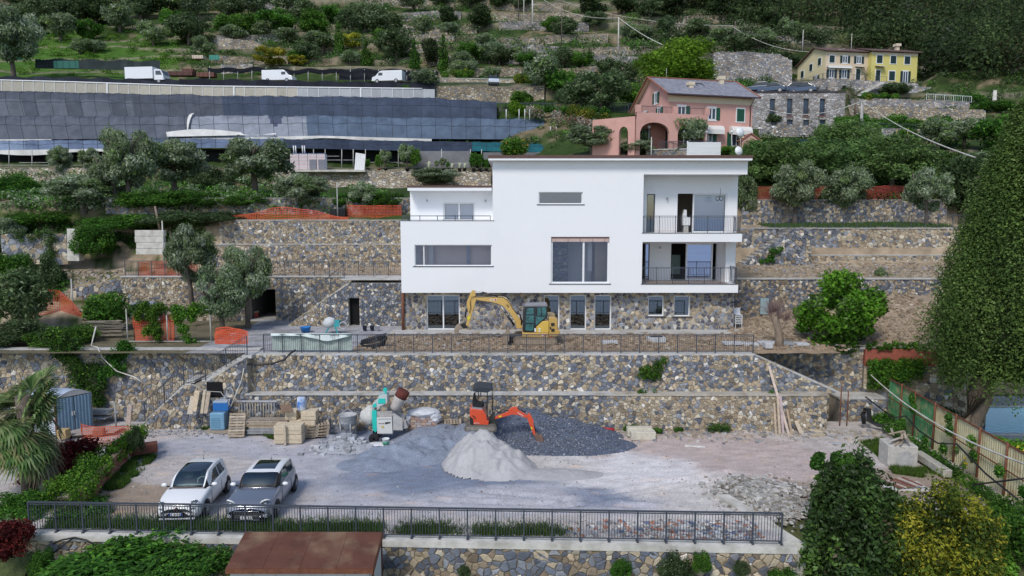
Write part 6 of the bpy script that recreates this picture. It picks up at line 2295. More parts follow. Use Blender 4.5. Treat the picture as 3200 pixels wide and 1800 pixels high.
for i,(a,b,c,d_)in enumerate(SBH):
 f=window(t,a,c,b,d_,97.25,fw=.09,frm='dark_sill',gl=MATS['far_pane'],name='window')
 if i<4:
  q=MB()
  for k in range(7):
   x=a-.05+(c-a+.1)*k/6
   q.bar((x,96.85,b),(x,96.85,b+.95),.025)
  q.bar((a-.05,96.85,b+.95),(c+.05,96.85,b+.95),.04)
  q.build('balcony_rail','dark_sill',f,1)
  q=MB()
  q.box((a-.12,96.9,b-.12),(c+.12,97.24,b-.01))
  q.build('sill','terracotta',f,1)
CRW=mat('cream_render_lit',(.72,.62,.38),rough=.9,var=.04,scale=.6)  # gable tone: the light falling on the cream wall is in the colour
CRW2=mat('cream_render_shaded',(.62,.50,.36),rough=.9,var=.04,scale=.6)  # same cream on the front wall, its shade put into the colour
YLW=mat('yellow_render',(.62,.54,.18),rough=.9,var=.04,scale=.6)
BRN=mat('brown_tiles',(.13,.08,.07),rough=.8,var=.25,scale=4)
yo=at(2577,246,130)
M=frame(Vector((yo.x,130,yo.z)),radians(9))
t=thing('cream_house','long cream and yellow farmhouse with dark shutters high on the right','house',M.translation)
He=at(2577,160,130).z-yo.z
L1,L2=8.4,17.6
q=MB()
q.add([M@Vector(p)for p in((0,0,-3),(0,0,He),(0,3.4,He+1.25),(0,9,He-1.0),(0,9,-5))],[(0,1,2,3,4)])
q.build('gable_wall',CRW,t,1)
q=MB()
q.add([M@Vector(p)for p in((0,0,-2),(L1,0,-2),(L1,0,He),(0,0,He))],[(0,1,2,3)])
q.build('front_wall',CRW2,t,1)
q=MB()
q.add([M@Vector(p)for p in((L1,-1.0,-2),(L2,-1.0,-2),(L2,-1.0,He),(L1,-1.0,He))],[(0,1,2,3)])
q.add([M@Vector(p)for p in((L1,-1.0,-2),(L1,3,-2),(L1,3,He),(L1,-1.0,He))],[(3,2,1,0)])
q.add([M@Vector(p)for p in((L2,-1.0,-2),(L2,8,-2),(L2,8,He),(L2,-1.0,He))],[(0,1,2,3)])
q.build('yellow_wall',YLW,t,1)
q=MB()
def slab(mb,u0,u1,w0,w1,z0,z1,th=.16):
 P=[M@Vector(p)for p in((u0,w0,z0),(u1,w0,z0),(u1,w1,z1),(u0,w1,z1),(u0,w0,z0+th),(u1,w0,z0+th),(u1,w1,z1+th),(u0,w1,z1+th))]
 mb.add(P,[(0,3,2,1),(4,5,6,7),(0,1,5,4),(1,2,6,5),(2,3,7,6),(3,0,4,7)])
slab(q,-.45,L1-.1,-.6,3.4,He-.02,He+1.25)
slab(q,-.45,L1-.1,3.4,9.4,He+1.25,He-1.1)
slab(q,L1-.4,L2+.5,-1.6,2.8,He,He+1.3)
slab(q,L1-.4,L2+.5,2.8,8.8,He+1.3,He-.6)
rr=q.build('roof',BRN,t,1)
q=MB()
quadbox(q,M,14.9,15.5,1.2,1.8,He+.8,He+1.7)
quadbox(q,M,14.7,15.7,1.0,2.0,He+1.7,He+2.15)
q.build('chimney',CREAMM,rr,1)
q=MB()
quadbox(q,M,0,L1,-.03,-.003,He-.5,He-.02)
quadbox(q,M,L1,L2,-1.03,-1.003,He-.5,He-.02)
q.build('eaves_band',CREAMM,t,1)
zu=He-1.95
hwin(t,M,.75,zu,1.0,1.25,shut='closed',sm_=SHUTD)
hwin(t,M,3.35,zu,.95,1.25,sm_=SHUTD)
hwin(t,M,6.1,zu,.95,1.25,sm_=SHUTD)
hwin(t,M,.8,.2,1.0,1.5,sm_=SHUTD)
hwin(t,M,3.3,.2,1.0,1.5,sm_=SHUTD)
hwin(t,M,6.1,0,.85,1.9,shut='closed',sm_=SHUTD,door=1)
M2=M@Matrix.Translation((L1,-1.0,0))
for u in(1.0,3.75,6.55):
 hwin(t,M2,u,zu,1.1,1.35,shut='closed',sm_=SHUTD)
hwin(t,M2,.95,-.4,.85,2.0,shut='closed',sm_=SHUTD,door=1)
hwin(t,M2,3.6,-.1,1.15,1.6,shut='closed',sm_=SHUTD)
hwin(t,M2,6.4,-.6,1.0,2.2,sm_=SHUTD,door=1)
for w_ in(1.3,4.0,6.8):
 hwin(t,M,w_,zu-.1-(0 if w_<2 else.25*(w_-2)),.9,1.2,side=1,shut='closed',sm_=SHUTD)
hwin(t,M,2.1,-.7,.9,1.7,side=1,sm_=SHUTD)
hwin(t,M,6.9,-2.6,1.0,1.7,side=1,sm_=SHUTD)
q=MB()
q.box((.3,-.5,He-2.75),(5.0,-.05,He-2.5),M=M)
q.add([M@Vector(p)for p in((.3,-.5,He-2.75),(5.0,-.5,He-2.75),(5.0,-.56,He-2.95),(.3,-.56,He-2.95))],[(0,1,2,3)])
q.build('rolled_awning','awning_white',t,1)
for u,ww in((5.9,0),(9.1,-1.0)):
 q=MB()
 slab(q,u,u+1.8,ww-.9,ww,2.1,2.35,.06)
 q.build('door_canopy','concrete',t,1)
t=thing('railing','thin dark railing on the terrace of the cream and yellow house','railing',at(2700,250,127.6))
railing(t,[at(2572,246,127.7),at(2700,252,127.7),at(2770,258,127.7)],h=1.0,spacing=2,nb=6,post=.05,bal=.02,rail=.04,single=1)
t=thing('railing','thin dark railing along the sloping wall left of the cream house','railing',at(2500,270,127.6))
railing(t,[at(2478,272,127.7),at(2570,247,127.7)],h=1.0,spacing=2,nb=6,post=.05,bal=.02,rail=.04,single=1)
t=thing('outdoor_steps','stone steps climbing diagonally across the wall below the yellow house','staircase',at(2700,290,125))
for i in range(18):
 q=MB()
 p=at(2672+4.4*i,298-2.4*i,125.6)
 q.box((p.x,125.2,p.z-.14),(p.x+.9,126.2,p.z))
 q.build('step','concrete_pale',t,1)
t=thing('doorway','dark doorway in the wall below the cream house','doorway',at(2640,300,126.2))
q=MB()
q.add([at(2632,302,126.2),at(2643,302,126.2),at(2643,268,126.2),at(2632,268,126.2)],[(0,1,2,3)])
o=q.build('opening','black_void',t,1)
q=MB()
a,b=at(2631,267,126.1),at(2644,264,126.1)
q.box((a.x,126,a.z),(b.x,126.5,b.z))
q.build('lintel','concrete',t,1)
for lab,px0,px1,yt,yb,Y,c in(('small beige hut with one grey window near the top edge',1735,1762,5,27,192,(.50,.40,.24)),('tiny beige hut half hidden by trees further right',1942,1966,14,34,186,(.45,.38,.24)),('red brick ruin at the top edge of the picture',1512,1560,-14,14,196,(.36,.16,.10))):
 a,b=at(px0,yb,Y),at(px1,yt,Y)
 t=thing('hut',lab,'hut',a)
 q=MB()
 q.box((a.x,Y,a.z-2),(b.x,Y+4,b.z),c)
 q.build('wall','attr_paint',t,1)
 q=MB()
 q.box((lerp(a.x,b.x,.5),Y-.05,lerp(a.z,b.z,.25)),(lerp(a.x,b.x,.8),Y-.01,lerp(a.z,b.z,.8)),(.1,.11,.13))
 q.build('window','attr_paint',t,1)
 q=MB()
 q.box((a.x-.3,Y-.3,b.z),(b.x+.3,Y+4.3,b.z+.15),(.3,.28,.25))
 q.build('roof','attr_paint',t,1)
def pole(px,yb,yt,Y,lab,r=.09,m='concrete_pale',arm=None,lean=0):
 a=at(px,yb,Y)
 H=(yb-yt)*Y/FOC
 t=thing('utility_pole',lab,'pole',a)
 q=MB()
 q.cyl((0,0,-.5),(lean,0,H),r*1.3,r*.9,n=8)
 q.build('pole',MATS[m],t)
 if arm:
  q=MB()
  q.bar((-arm,0,H*.97),(arm,0,H*.97),.06)
  q.build('crossarm','concrete',t)
 return a+Vector((lean,0,H))
P1=pole(1932,165,62,146,'slender pale pole carrying the long cable left of the lime-green tree',.12)
P2=pole(1664,78,-20,170,'white mast standing on the bare terrace near the top',.16)
pole(1637,72,-20,171,'thin grey pole left of the white mast',.08)
pole(1620,70,-20,172,'thin brown pole left of the pair near the top edge',.09,'bark')
pole(1755,142,22,150,'tall brown pole in the middle of the hillside',.09,'bark')
pole(1915,70,20,172,'short brown pole above the slender pale pole',.09,'bark')
pole(2292,140,70,150,'wooden pole above the overgrown stone wall',.11,'bark',lean=.3)
pole(2223,125,80,152,'thin pole with a wire left of the leaning wooden pole',.06,'bark')
pole(2508,150,96,145,'thin grey pole above the cream house left corner',.07)
pole(2660,155,108,140,'aerial mast behind the cream house roof',.05)
P3=pole(2691,395,318,92,'concrete utility pole in front of the orchard, right of the stone building',.17,'concrete',arm=.45)
P4=pole(3170,275,205,132,'pole at the upper right edge with a single wire',.08,'concrete')
pole(3105,350,285,118,'short concrete pillar on the grassy slope at the right',.30,'concrete_pale')
pole(2035,485,430,72,'street lamp with a flat head right above the white house roof',.05)
pole(512,800,690,53,'thin grey lamp post beside the white block wall',.05)
pole(499,700,645,56,'leaning wooden stake above the white block wall',.08,'bark_pale',lean=-.3)
pole(228,960,870,48,'grey light pole in front of the slanting stone wall',.05,'concrete')
pole(1055,660,570,60,'thin grey lamp post next to the black box',.04,'concrete')
def wire(lab,a,b,sag,r=.03,m='concrete_pale',name='cable'):
 t=thing(name,lab,'cable',a)
 q=MB()
 n=24
 q.tube([a.lerp(b,i/n)-Vector((0,0,sag*4*(i/n)*(1-i/n)))for i in range(n+1)],r,4,cap=0)
 q.build('strand',MATS[m],t,1)
wire('long pale cable falling from the slender pole to the lime-green tree',P1,at(2075,142,130),.4,.07)
wire('thick pale cable from the concrete utility pole down into the big cypress',P3,at(3050,493,46),.6,.05)
wire('thin wire from the upper left to the slender pale pole',at(1700,0,190),P1,1.5,.05)
wire('thin wire crossing the dark woodland to the leaning wooden pole',at(1760,5,185),at(2292,80,150),1.5,.045)
wire('thin wire from the leaning pole down to the cream house',at(2292,85,150),at(2640,152,130),2.2,.045)
wire('slack wire in front of the grey stone building',at(2342,322,95),P3,1.6,.045)
wire('wire running off the right edge of the picture',P4,at(3300,150,140),.8,.04)
def farcar(lab,px,py,Y,rz,c,kind='car',L=4.2,W=1.75,H=1.5,group=None):
 p=at(px,py,Y)
 t=thing({'car':'parked_car','van':'delivery_van','truck':'box_truck'}[kind],lab,{'car':'car','van':'van','truck':'truck'}[kind],p,rz,group)
 q=MB()
 if kind=='car':
  pr=[(0,.3),(.02,.62),(.12,.78),(1.1,.92),(L-.25,.95),(L-.02,.85),(L,.3)]
  q.prism([(x-L/2,z)for x,z in pr],-W/2,W/2,c)
  q.build('body','attr_gloss',t,bevel=.08)
  q=MB()
  k=[(1.0,.9),(1.75,H),(L-1.1,H),(L-.35,.93)]
  q.prism([(x-L/2,z)for x,z in k],-W/2+.12,W/2-.12,(.02,.025,.03))
  q.build('windows','attr_gloss',t,bevel=.1)
  q=MB()
  q.prism([(x-L/2,z)for x,z in[(1.72,H-.02),(1.85,H+.03),(L-1.2,H+.03),(L-1.0,H-.02)]],-W/2+.2,W/2-.2,c)
  q.build('roof','attr_gloss',t,bevel=.02)
 elif kind=='van':
  q.prism([(-2.6,.35),(-2.6,1.9),(-2.5,1.98),(1.0,1.98),(1.35,1.85),(2.0,1.15),(2.55,.98),(2.65,.35)],-.9,.9,c)
  q.build('body','attr_gloss',t,bevel=.06)
  q=MB()
  q.box((.75,-.91,1.2),(1.45,.91,1.65),(.03,.035,.045))
  q.build('side_window','attr_gloss',t)
  q=MB()
  q.add([(1.42,-.8,1.8),(1.42,.8,1.8),(1.98,.8,1.22),(1.98,-.8,1.22)],[(0,1,2,3)],(.03,.035,.045))
  q.build('windscreen','attr_gloss',t)
  L=5.2
 else:
  q.box((-3.6,-1.1,.75),(1.15,1.1,2.6),c)
  q.build('box_body','attr_gloss',t,bevel=.03)
  q=MB()
  q.prism([(1.3,.5),(1.3,2.05),(1.5,2.2),(2.45,2.15),(2.85,1.4),(2.95,.5)],-1.0,1.0,c)
  q.build('cab','attr_gloss',t,bevel=.08)
  q=MB()
  q.prism([(1.6,1.3),(1.6,1.95),(2.4,1.95),(2.7,1.3)],-1.01,1.01,(.04,.05,.06))
  q.build('side_window','attr_gloss',t)
  q=MB()
  q.add([(2.5,-.85,2.08),(2.5,.85,2.08),(2.88,.85,1.35),(2.88,-.85,1.35)],[(0,1,2,3)],(.04,.05,.06))
  q.build('windscreen','attr_gloss',t)
  q=MB()
  q.box((-3.5,-.5,.5),(2.5,.5,.74),(.05,.05,.05))
  q.build('chassis','attr_gloss',t)
  L=6.4
 for sx_ in(-.3,.32):
  for sy in(-1,1):
   q=MB()
   wy=(W/2 if kind=='car' else.95)*sy
   q.cyl((L*sx_,wy-.2*sy,.33),(L*sx_,wy+.02*sy,.33),.33,n=14,c=(.02,.02,.02))
   q.cyl((L*sx_,wy+.02*sy,.33),(L*sx_,wy+.03*sy,.33),.2,n=12,c=(.35,.35,.36))
   q.build('wheel','attr_gloss',t)
 return t
mat('attr_gloss',attr=1,rough=.28,var=.04,scale=3,spec=.6,coat=.5)
farcar('white box truck parked on the nursery road',470,264,117,radians(-6),(.80,.81,.84),'truck')
farcar('white panel van parked on the nursery road',873,260,118.5,radians(-6),(.80,.81,.84),'van')
farcar('white delivery van behind the black netting, right of the panel van',1215,262,119,radians(170),(.75,.76,.78),'van')
farcar('small white car on the road above the stone wall',1540,268,119,radians(-80),(.62,.68,.75),L=3.0)
farcar('small white hatchback beside the dark netting end',1335,262,119,radians(200),(.62,.62,.64),L=3.4)
GC='dark cars parked above the stone building'
farcar('dark blue car beside the aerial, leftmost of the parked dark cars',2372,290,107,radians(-25),(.03,.06,.12),group=GC)
farcar('dark blue car, second from the left above the stone building',2412,293,106,radians(-30),(.03,.06,.12),L=3.9,group=GC)
farcar('navy estate car, side on, above the third tall window',2478,292,107,radians(-12),(.03,.045,.09),group=GC)
farcar('dark blue car with bright headlights, rightmost above the stone building',2510,294,105.5,radians(-35),(.04,.07,.13),L=3.8,group=GC)
p=at(2572,294,105)
t=thing('motor_scooter','black motor scooter parked at the right end of the stone building roof','scooter',p,radians(-20))
q=MB()
q.box((-.6,-.15,.35),(.35,.15,.75),(.02,.02,.02))
q.box((.35,-.18,.3),(.6,.18,1.0),(.02,.02,.025))
q.box((-.95,-.22,.8),(-.5,.22,1.15),(.02,.02,.02))
q.build('body','attr_gloss',t,bevel=.04)
for x in(-.65,.7):
 q=MB()
 q.cyl((x,-.07,.28),(x,.07,.28),.28,n=14,c=(.02,.02,.02))
 q.build('wheel','attr_gloss',t)
q=MB()
q.bar((.45,-.35,1.1),(.45,.35,1.1),.04,c=(.05,.05,.05))
q.build('handlebar','attr_gloss',t)
t=thing('net_pergola','long pergola of thin posts with sagging black netting along the nursery road','pergola',at(1000,260,120))
for i,px in enumerate(range(655,1370,44)):
 q=MB()
 q.cyl(at(px,262,120.5),at(px,207+.02*(px-655),120.5),.06,n=5)
 q.build('post','concrete',t,1)
q=MB()
for i in range(60):
 for dy in range(2):
  px=650+12*i
  s=3*sin(i*.9)+2*sin(i*.37)
  P_=[at(px,210+s+.02*(px-650)+6*dy,120.3+2*dy),at(px+12,210+3*sin((i+1)*.9)+2*sin((i+1)*.37)+.02*(px-638)+6*dy,120.3+2*dy)]
  q.add([P_[0],P_[1],P_[1]+Vector((0,0,-.45)),P_[0]+Vector((0,0,-.45))],[(0,1,2,3)],(.015,.017,.022))
q.build('net',CLOTH,t,1)
for lab,x0,x1,y0,y1,Y,c in(('long black netting screen on the bank below the box truck',-40,560,238,255,116.2,(.022,.026,.035)),('long black netting screen on the bank below the panel van',560,1360,246,272,116.2,(.020,.022,.03)),('black netting hung behind the green fence at the upper left',110,500,184,214,126,(.03,.04,.04)),('black netting screen behind the parked vans',1060,1365,214,250,121.5,(.02,.022,.028))):
 t=thing('net_screen',lab,'netting',at((x0+x1)/2,y1,Y))
 q=MB()
 n=int((x1-x0)/20)
 for i in range(n):
  a,b=x0+(x1-x0)*i/n,x0+(x1-x0)*(i+1)/n
  s0,s1=3*sin(i*1.3),3*sin((i+1)*1.3)
  e=.018*(a-x0)
  q.add([at(a,y1+e,Y-.6),at(b,y1+e,Y-.6),at(b,y0+s1+e,Y),at(a,y0+s0+e,Y)],[(0,1,2,3)],tuple(v*(.8+.5*rc(i,x0))for v in c),smooth=1)
 q.build('net',CLOTH,t,1)
for lab,x0,x1,y0,y1,Y,c in(('long rusty tank lying behind the box truck',522,600,222,236,121,(.09,.035,.025)),('brown rusty container right of the rusty tank',570,602,214,236,122.5,(.13,.045,.03)),('low brown crate stack beside the black pergola',616,668,226,240,122,(.16,.06,.04)),('green plastic sheet fence panel at the upper left',168,245,190,213,124,(.02,.13,.10)),('small green fence panel next to the upper left tree',52,70,168,188,130,(.02,.15,.09)),('teal tarpaulin heap on the grass beside the nursery',654,685,172,187,138,(.05,.28,.22)),('pale board lying on the grass above the rusty tank',600,634,172,183,136,(.62,.50,.40)),('dark teal roll of netting in the orchard',2480,2530,436,462,84,(.012,.05,.06)),('blue grey tarpaulin at the foot of the right orchard',2870,2950,492,505,80,(.03,.05,.08)),('black square box on the third terrace beside the small olive',1030,1078,652,688,60.5,(.012,.013,.016))):
 a,b=at(x0,y1,Y),at(x1,y0,Y)
 t=thing('equipment_box' if 'box' in lab or 'container' in lab or 'crate' in lab else 'sheet_panel',lab,'equipment',a)
 q=MB()
 dpt=1.4 if 'tank' in lab or 'container' in lab or 'box' in lab or 'crate' in lab else.08
 q.box((a.x,Y,a.z),(b.x,Y+dpt,b.z),c)
 q.build('body','attr_paint',t,1,bevel=.05 if dpt>1 else 0)
 q=MB()
 for k in range(4):
  x=lerp(a.x,b.x,(k+.5)/4)
  q.box((x-.04,Y-.04,a.z),(x+.04,Y-.003,b.z),tuple(v*.7 for v in c))
 q.build('rib','attr_paint',t,1)
def hedge(lab,pts,h,w_,pal,seed,n=5000,size=.16,name='hedge',cat='hedge'):
 C,Rr=[],[]
 rng=random.Random(seed)
 for a,b in zip(pts,pts[1:]):
  L=(b-a).length
  for i in range(max(2,int(L/(h*.4)))):
   q=a.lerp(b,rng.random())
   C.append((q.x+rng.uniform(-.1,.1),q.y+rng.uniform(-w_/3,w_/3),q.z+h*rng.uniform(.3,.72)))
   Rr.append((h*.42,w_*.5,h*.36))
 V,k,cc=leaves(C,Rr,n,size,pal,seed,asp=1.6,shell=.6)
 o=link(name,fastmesh(name,V,k,cc,MATS['leaf']))
 return tag(o,lab,cat)
hedge('bright lime hedge behind the white stakes right of the tunnels',[at(1568,366,104),at(1690,366,104)],2.2,1.2,GLIME,61)
hedge('dark-edged yellow-green hedge in front of the big brownish tree',[at(1780,382,98),at(1900,396,97)],2.5,1.5,GYG,62)
hedge('cascading hedge of white and pink flowers left of the pink house',[at(1655,368,102),at(1720,385,100),at(1800,405,97),at(1890,420,92)],2.0,1.5,[((.55,.50,.45),4),((.30,.22,.17),3),((.45,.08,.10),1),((.08,.12,.03),3)],63)
hedge('clipped hedge with yellow flowers on the wall below the yellow house',[at(2700,312,113.5),at(2825,316,113.5)],1.2,1.0,GB+[((.30,.30,.04),3)],64)
hedge('row of citrus shrubs along the orchard wall at the right',[at(2600,398,94.5),at(2780,402,94),at(2960,408,94)],1.9,1.6,GB,65,n=9000)
hedge('green climbing beans and canes in the orchard at the right',[at(2790,448,86),at(3000,452,86)],1.9,1.2,GLIME+GB,66,n=5000)
hedge('green ivy along the edge above the flowering hedge',[at(1700,352,104),at(1900,356,101)],1.0,1.0,GB,67)
hedge('leafy plants on the low wall behind the small white car',[at(1380,248,123),at(1480,246,123)],1.7,1,GB+GYG,68)
hedge('banana-like leafy plants right of the small white car',[at(1590,262,122),at(1680,264,122)],1.7,1,GB+GYG,69)
hedge('bright shrub with palm leaves at the foot of the road wall',[at(1610,330,115.5),at(1650,330,115.5)],2.0,1.5,GB,70)
t=thing('railing','thin grey iron fence between the hedges and the big brownish tree','fence',at(1800,345,105))
railing(t,[at(1560,348,107),at(1920,352,104),at(2010,352,100)],h=1.3,spacing=2.2,nb=9,post=.07,bal=.035,rail=.06,single=1)
t=thing('railing','glass and wire balustrade on the road wall by the small white car','fence',at(1520,280,116.8))
railing(t,[at(1366,272,116.9),at(1700,285,116.9)],h=.9,spacing=2.2,nb=5,post=.05,bal=.03,rail=.06,single=1)
t=thing('railing','white wire fence on the wall at the upper right','fence',at(2980,318,114))
railing(t,[at(2895,313,114.2),at(3035,321,114.2)],h=1.0,spacing=1.5,nb=3,post=.05,bal=.02,rail=.05,m=MATS['white_frame'],single=1)
t=thing('railing','thin dark fence along the top of the orchard wall at the right','fence',at(2800,408,88))
railing(t,[at(2690,406,88.2),at(2945,414,88.4)],h=.9,spacing=1.6,nb=4,post=.04,bal=.02,rail=.04,single=1)
for i,px in enumerate((1582,1622,1640,1655,1720,1738,1752,1765,1790)):
 p=at(px,375 if px<1700 else 430,101 if px<1700 else 98)
 t=thing('white_stake','white plant stake, %s of the stakes around the tunnel ends'%(['first','second','third','fourth','fifth','sixth','seventh','eighth','last'][i]+' from the left'),'stake',p,group='white stakes at the tunnel ends')
 q=MB()
 q.cyl((0,0,0),(0,0,1.5),.06,n=6)
 q.build('stake','white_frame',t)
for i in range(6):
 px=2800+34*i
 p=at(px,452+i,85.5)
 t=thing('bean_cane','tied bean canes, number %s in the row'%i,'canes',p,group='bean canes in the orchard')
 t['label']='bean canes in the right orchard, %s of six pairs'%ORD[i]
 q=MB()
 q.bar((-.3,0,0),(.1,0,1.9),.04,c=(.55,.45,.25))
 q.bar((.3,0,0),(-.1,0,1.9),.04,c=(.55,.45,.25))
 q.build('cane','attr_wood',t)
def palm(lab,p,H,R_,n=22,seed=1,pal=GB,trunkr=.12,blades=14,sag=.7,m='leaf',dead=0):
 rng=random.Random(seed)
 t=thing('palm_tree',lab,'palm',p)
 if H>.3:
  q=MB()
  q.tube([(0,0,-.3),(.03,0,H*.5),(0,0,H)],[trunkr*1.3,trunkr,trunkr*1.1],10)
  q.build('trunk','bark_pale',t)
 for i in range(n):
  q=MB()
  a=i*2.399+rng.uniform(-.2,.2)
  e=rng.uniform(-.35,1.3)if i>=dead else-1.2
  dr=Vector((cos(a)*cos(e),sin(a)*cos(e),sin(e)))
  pts,p_=[],Vector((0,0,H))
  for k in range(7):
   pts.append(p_.copy())
   dr.z-=sag*.22
   p_=p_+dr.normalized()*R_/6
  q.tube(pts,[.02,.018,.015,.012,.01,.008,.005],4,c=(.2,.22,.08))
  for k in range(1,7):
   c0=pts[k]
   d_=(pts[k]-pts[k-1]).normalized()
   sd=d_.cross(Vector((0,0,1))).normalized()
   for s_ in(-1,1):
    for j in range(blades//6):
     b0=pts[k-1].lerp(pts[k],j/(blades//6))
     l=R_*.33*(1-abs(k-3)*.16)
     tip=b0+(sd*s_+d_*.9).normalized()*l+Vector((0,0,-l*.35))
     w_=d_*.05*R_*.35
     c=rng.choice(pal)[0]if i>=dead else(.25,.17,.08)
     q.add([b0-w_,b0+w_,tip],[(0,1,2)],c)
  q.build('frond',MATS[m],t)
 return t
for lab,px,py in(('spiky yucca behind the cream house roof, leftmost',2630,150),('spiky yucca behind the yellow house roof, rightmost',2708,150),('smaller spiky yucca between the two behind the roof',2668,152)):
 palm(lab,hit(px,py),1.2,2.4,18,px,[((.22,.25,.08),2),((.12,.16,.06),2)],sag=.35)
palm('small date palm in front of the wall below the cream house',at(2655,308,112),1.2,1.7,16,3,GK,sag=.6)
palm('young palm on the terrace of the cream house',at(2705,250,128.5),.8,1.6,12,4,GB,sag=.5)
palm('low date palm on the orchard terrace',at(2672,350,104),2.2,1.6,14,5,GK,sag=.7)
# things in the yard
def text(s,size,p,rot,m,parent,ext=.004,name='lettering',align='CENTER'):
 cu=bpy.data.curves.new(name,'FONT')
 cu.body=s
 cu.size=size
 cu.extrude=ext
 cu.align_x=align
 cu.align_y='CENTER'
 tmp=bpy.data.objects.new('tmp',cu)
 COL.objects.link(tmp)
 dg=bpy.context.evaluated_depsgraph_get()
 me=bpy.data.meshes.new_from_object(tmp.evaluated_get(dg))
 bpy.data.objects.remove(tmp)
 me.materials.clear()
 me.materials.append(m)
 o=link(name,me,parent)
 o.location=p
 o.rotation_euler=rot
 return o
PAINTW=mat('car_white',(.82,.82,.82),rough=.22,var=0,coat=.8,spec=.5)
PAINTG=mat('car_grey',(.27,.29,.34),rough=.28,metal=.6,var=.02,scale=60,coat=.8)
CGL=mat('car_glass',(.02,.04,.05),rough=.04,var=0,spec=.9,coat=.6)
CGR=mat('car_roof_glass',(.006,.007,.009),rough=.05,var=0,spec=.7,coat=.8)
BLK=mat('black_plastic',(.012,.012,.014),rough=.5,var=.05)
TYRE=mat('tyre',(.018,.018,.02),rough=.85,var=.15,scale=12)
CHR=mat('chrome',(.70,.71,.73),rough=.12,metal=1,var=0)
ALU=mat('alloy',(.42,.43,.45),rough=.35,metal=.8,var=0)
WHT=mat('flat_white',(.80,.80,.80),rough=.5,var=0)
LAMPG=mat('lamp_glass',(.22,.27,.34),rough=.08,var=.2,scale=25,spec=.8,coat=.6)
CRS=mat('cream_leather',(.55,.50,.40),rough=.6,var=.05)
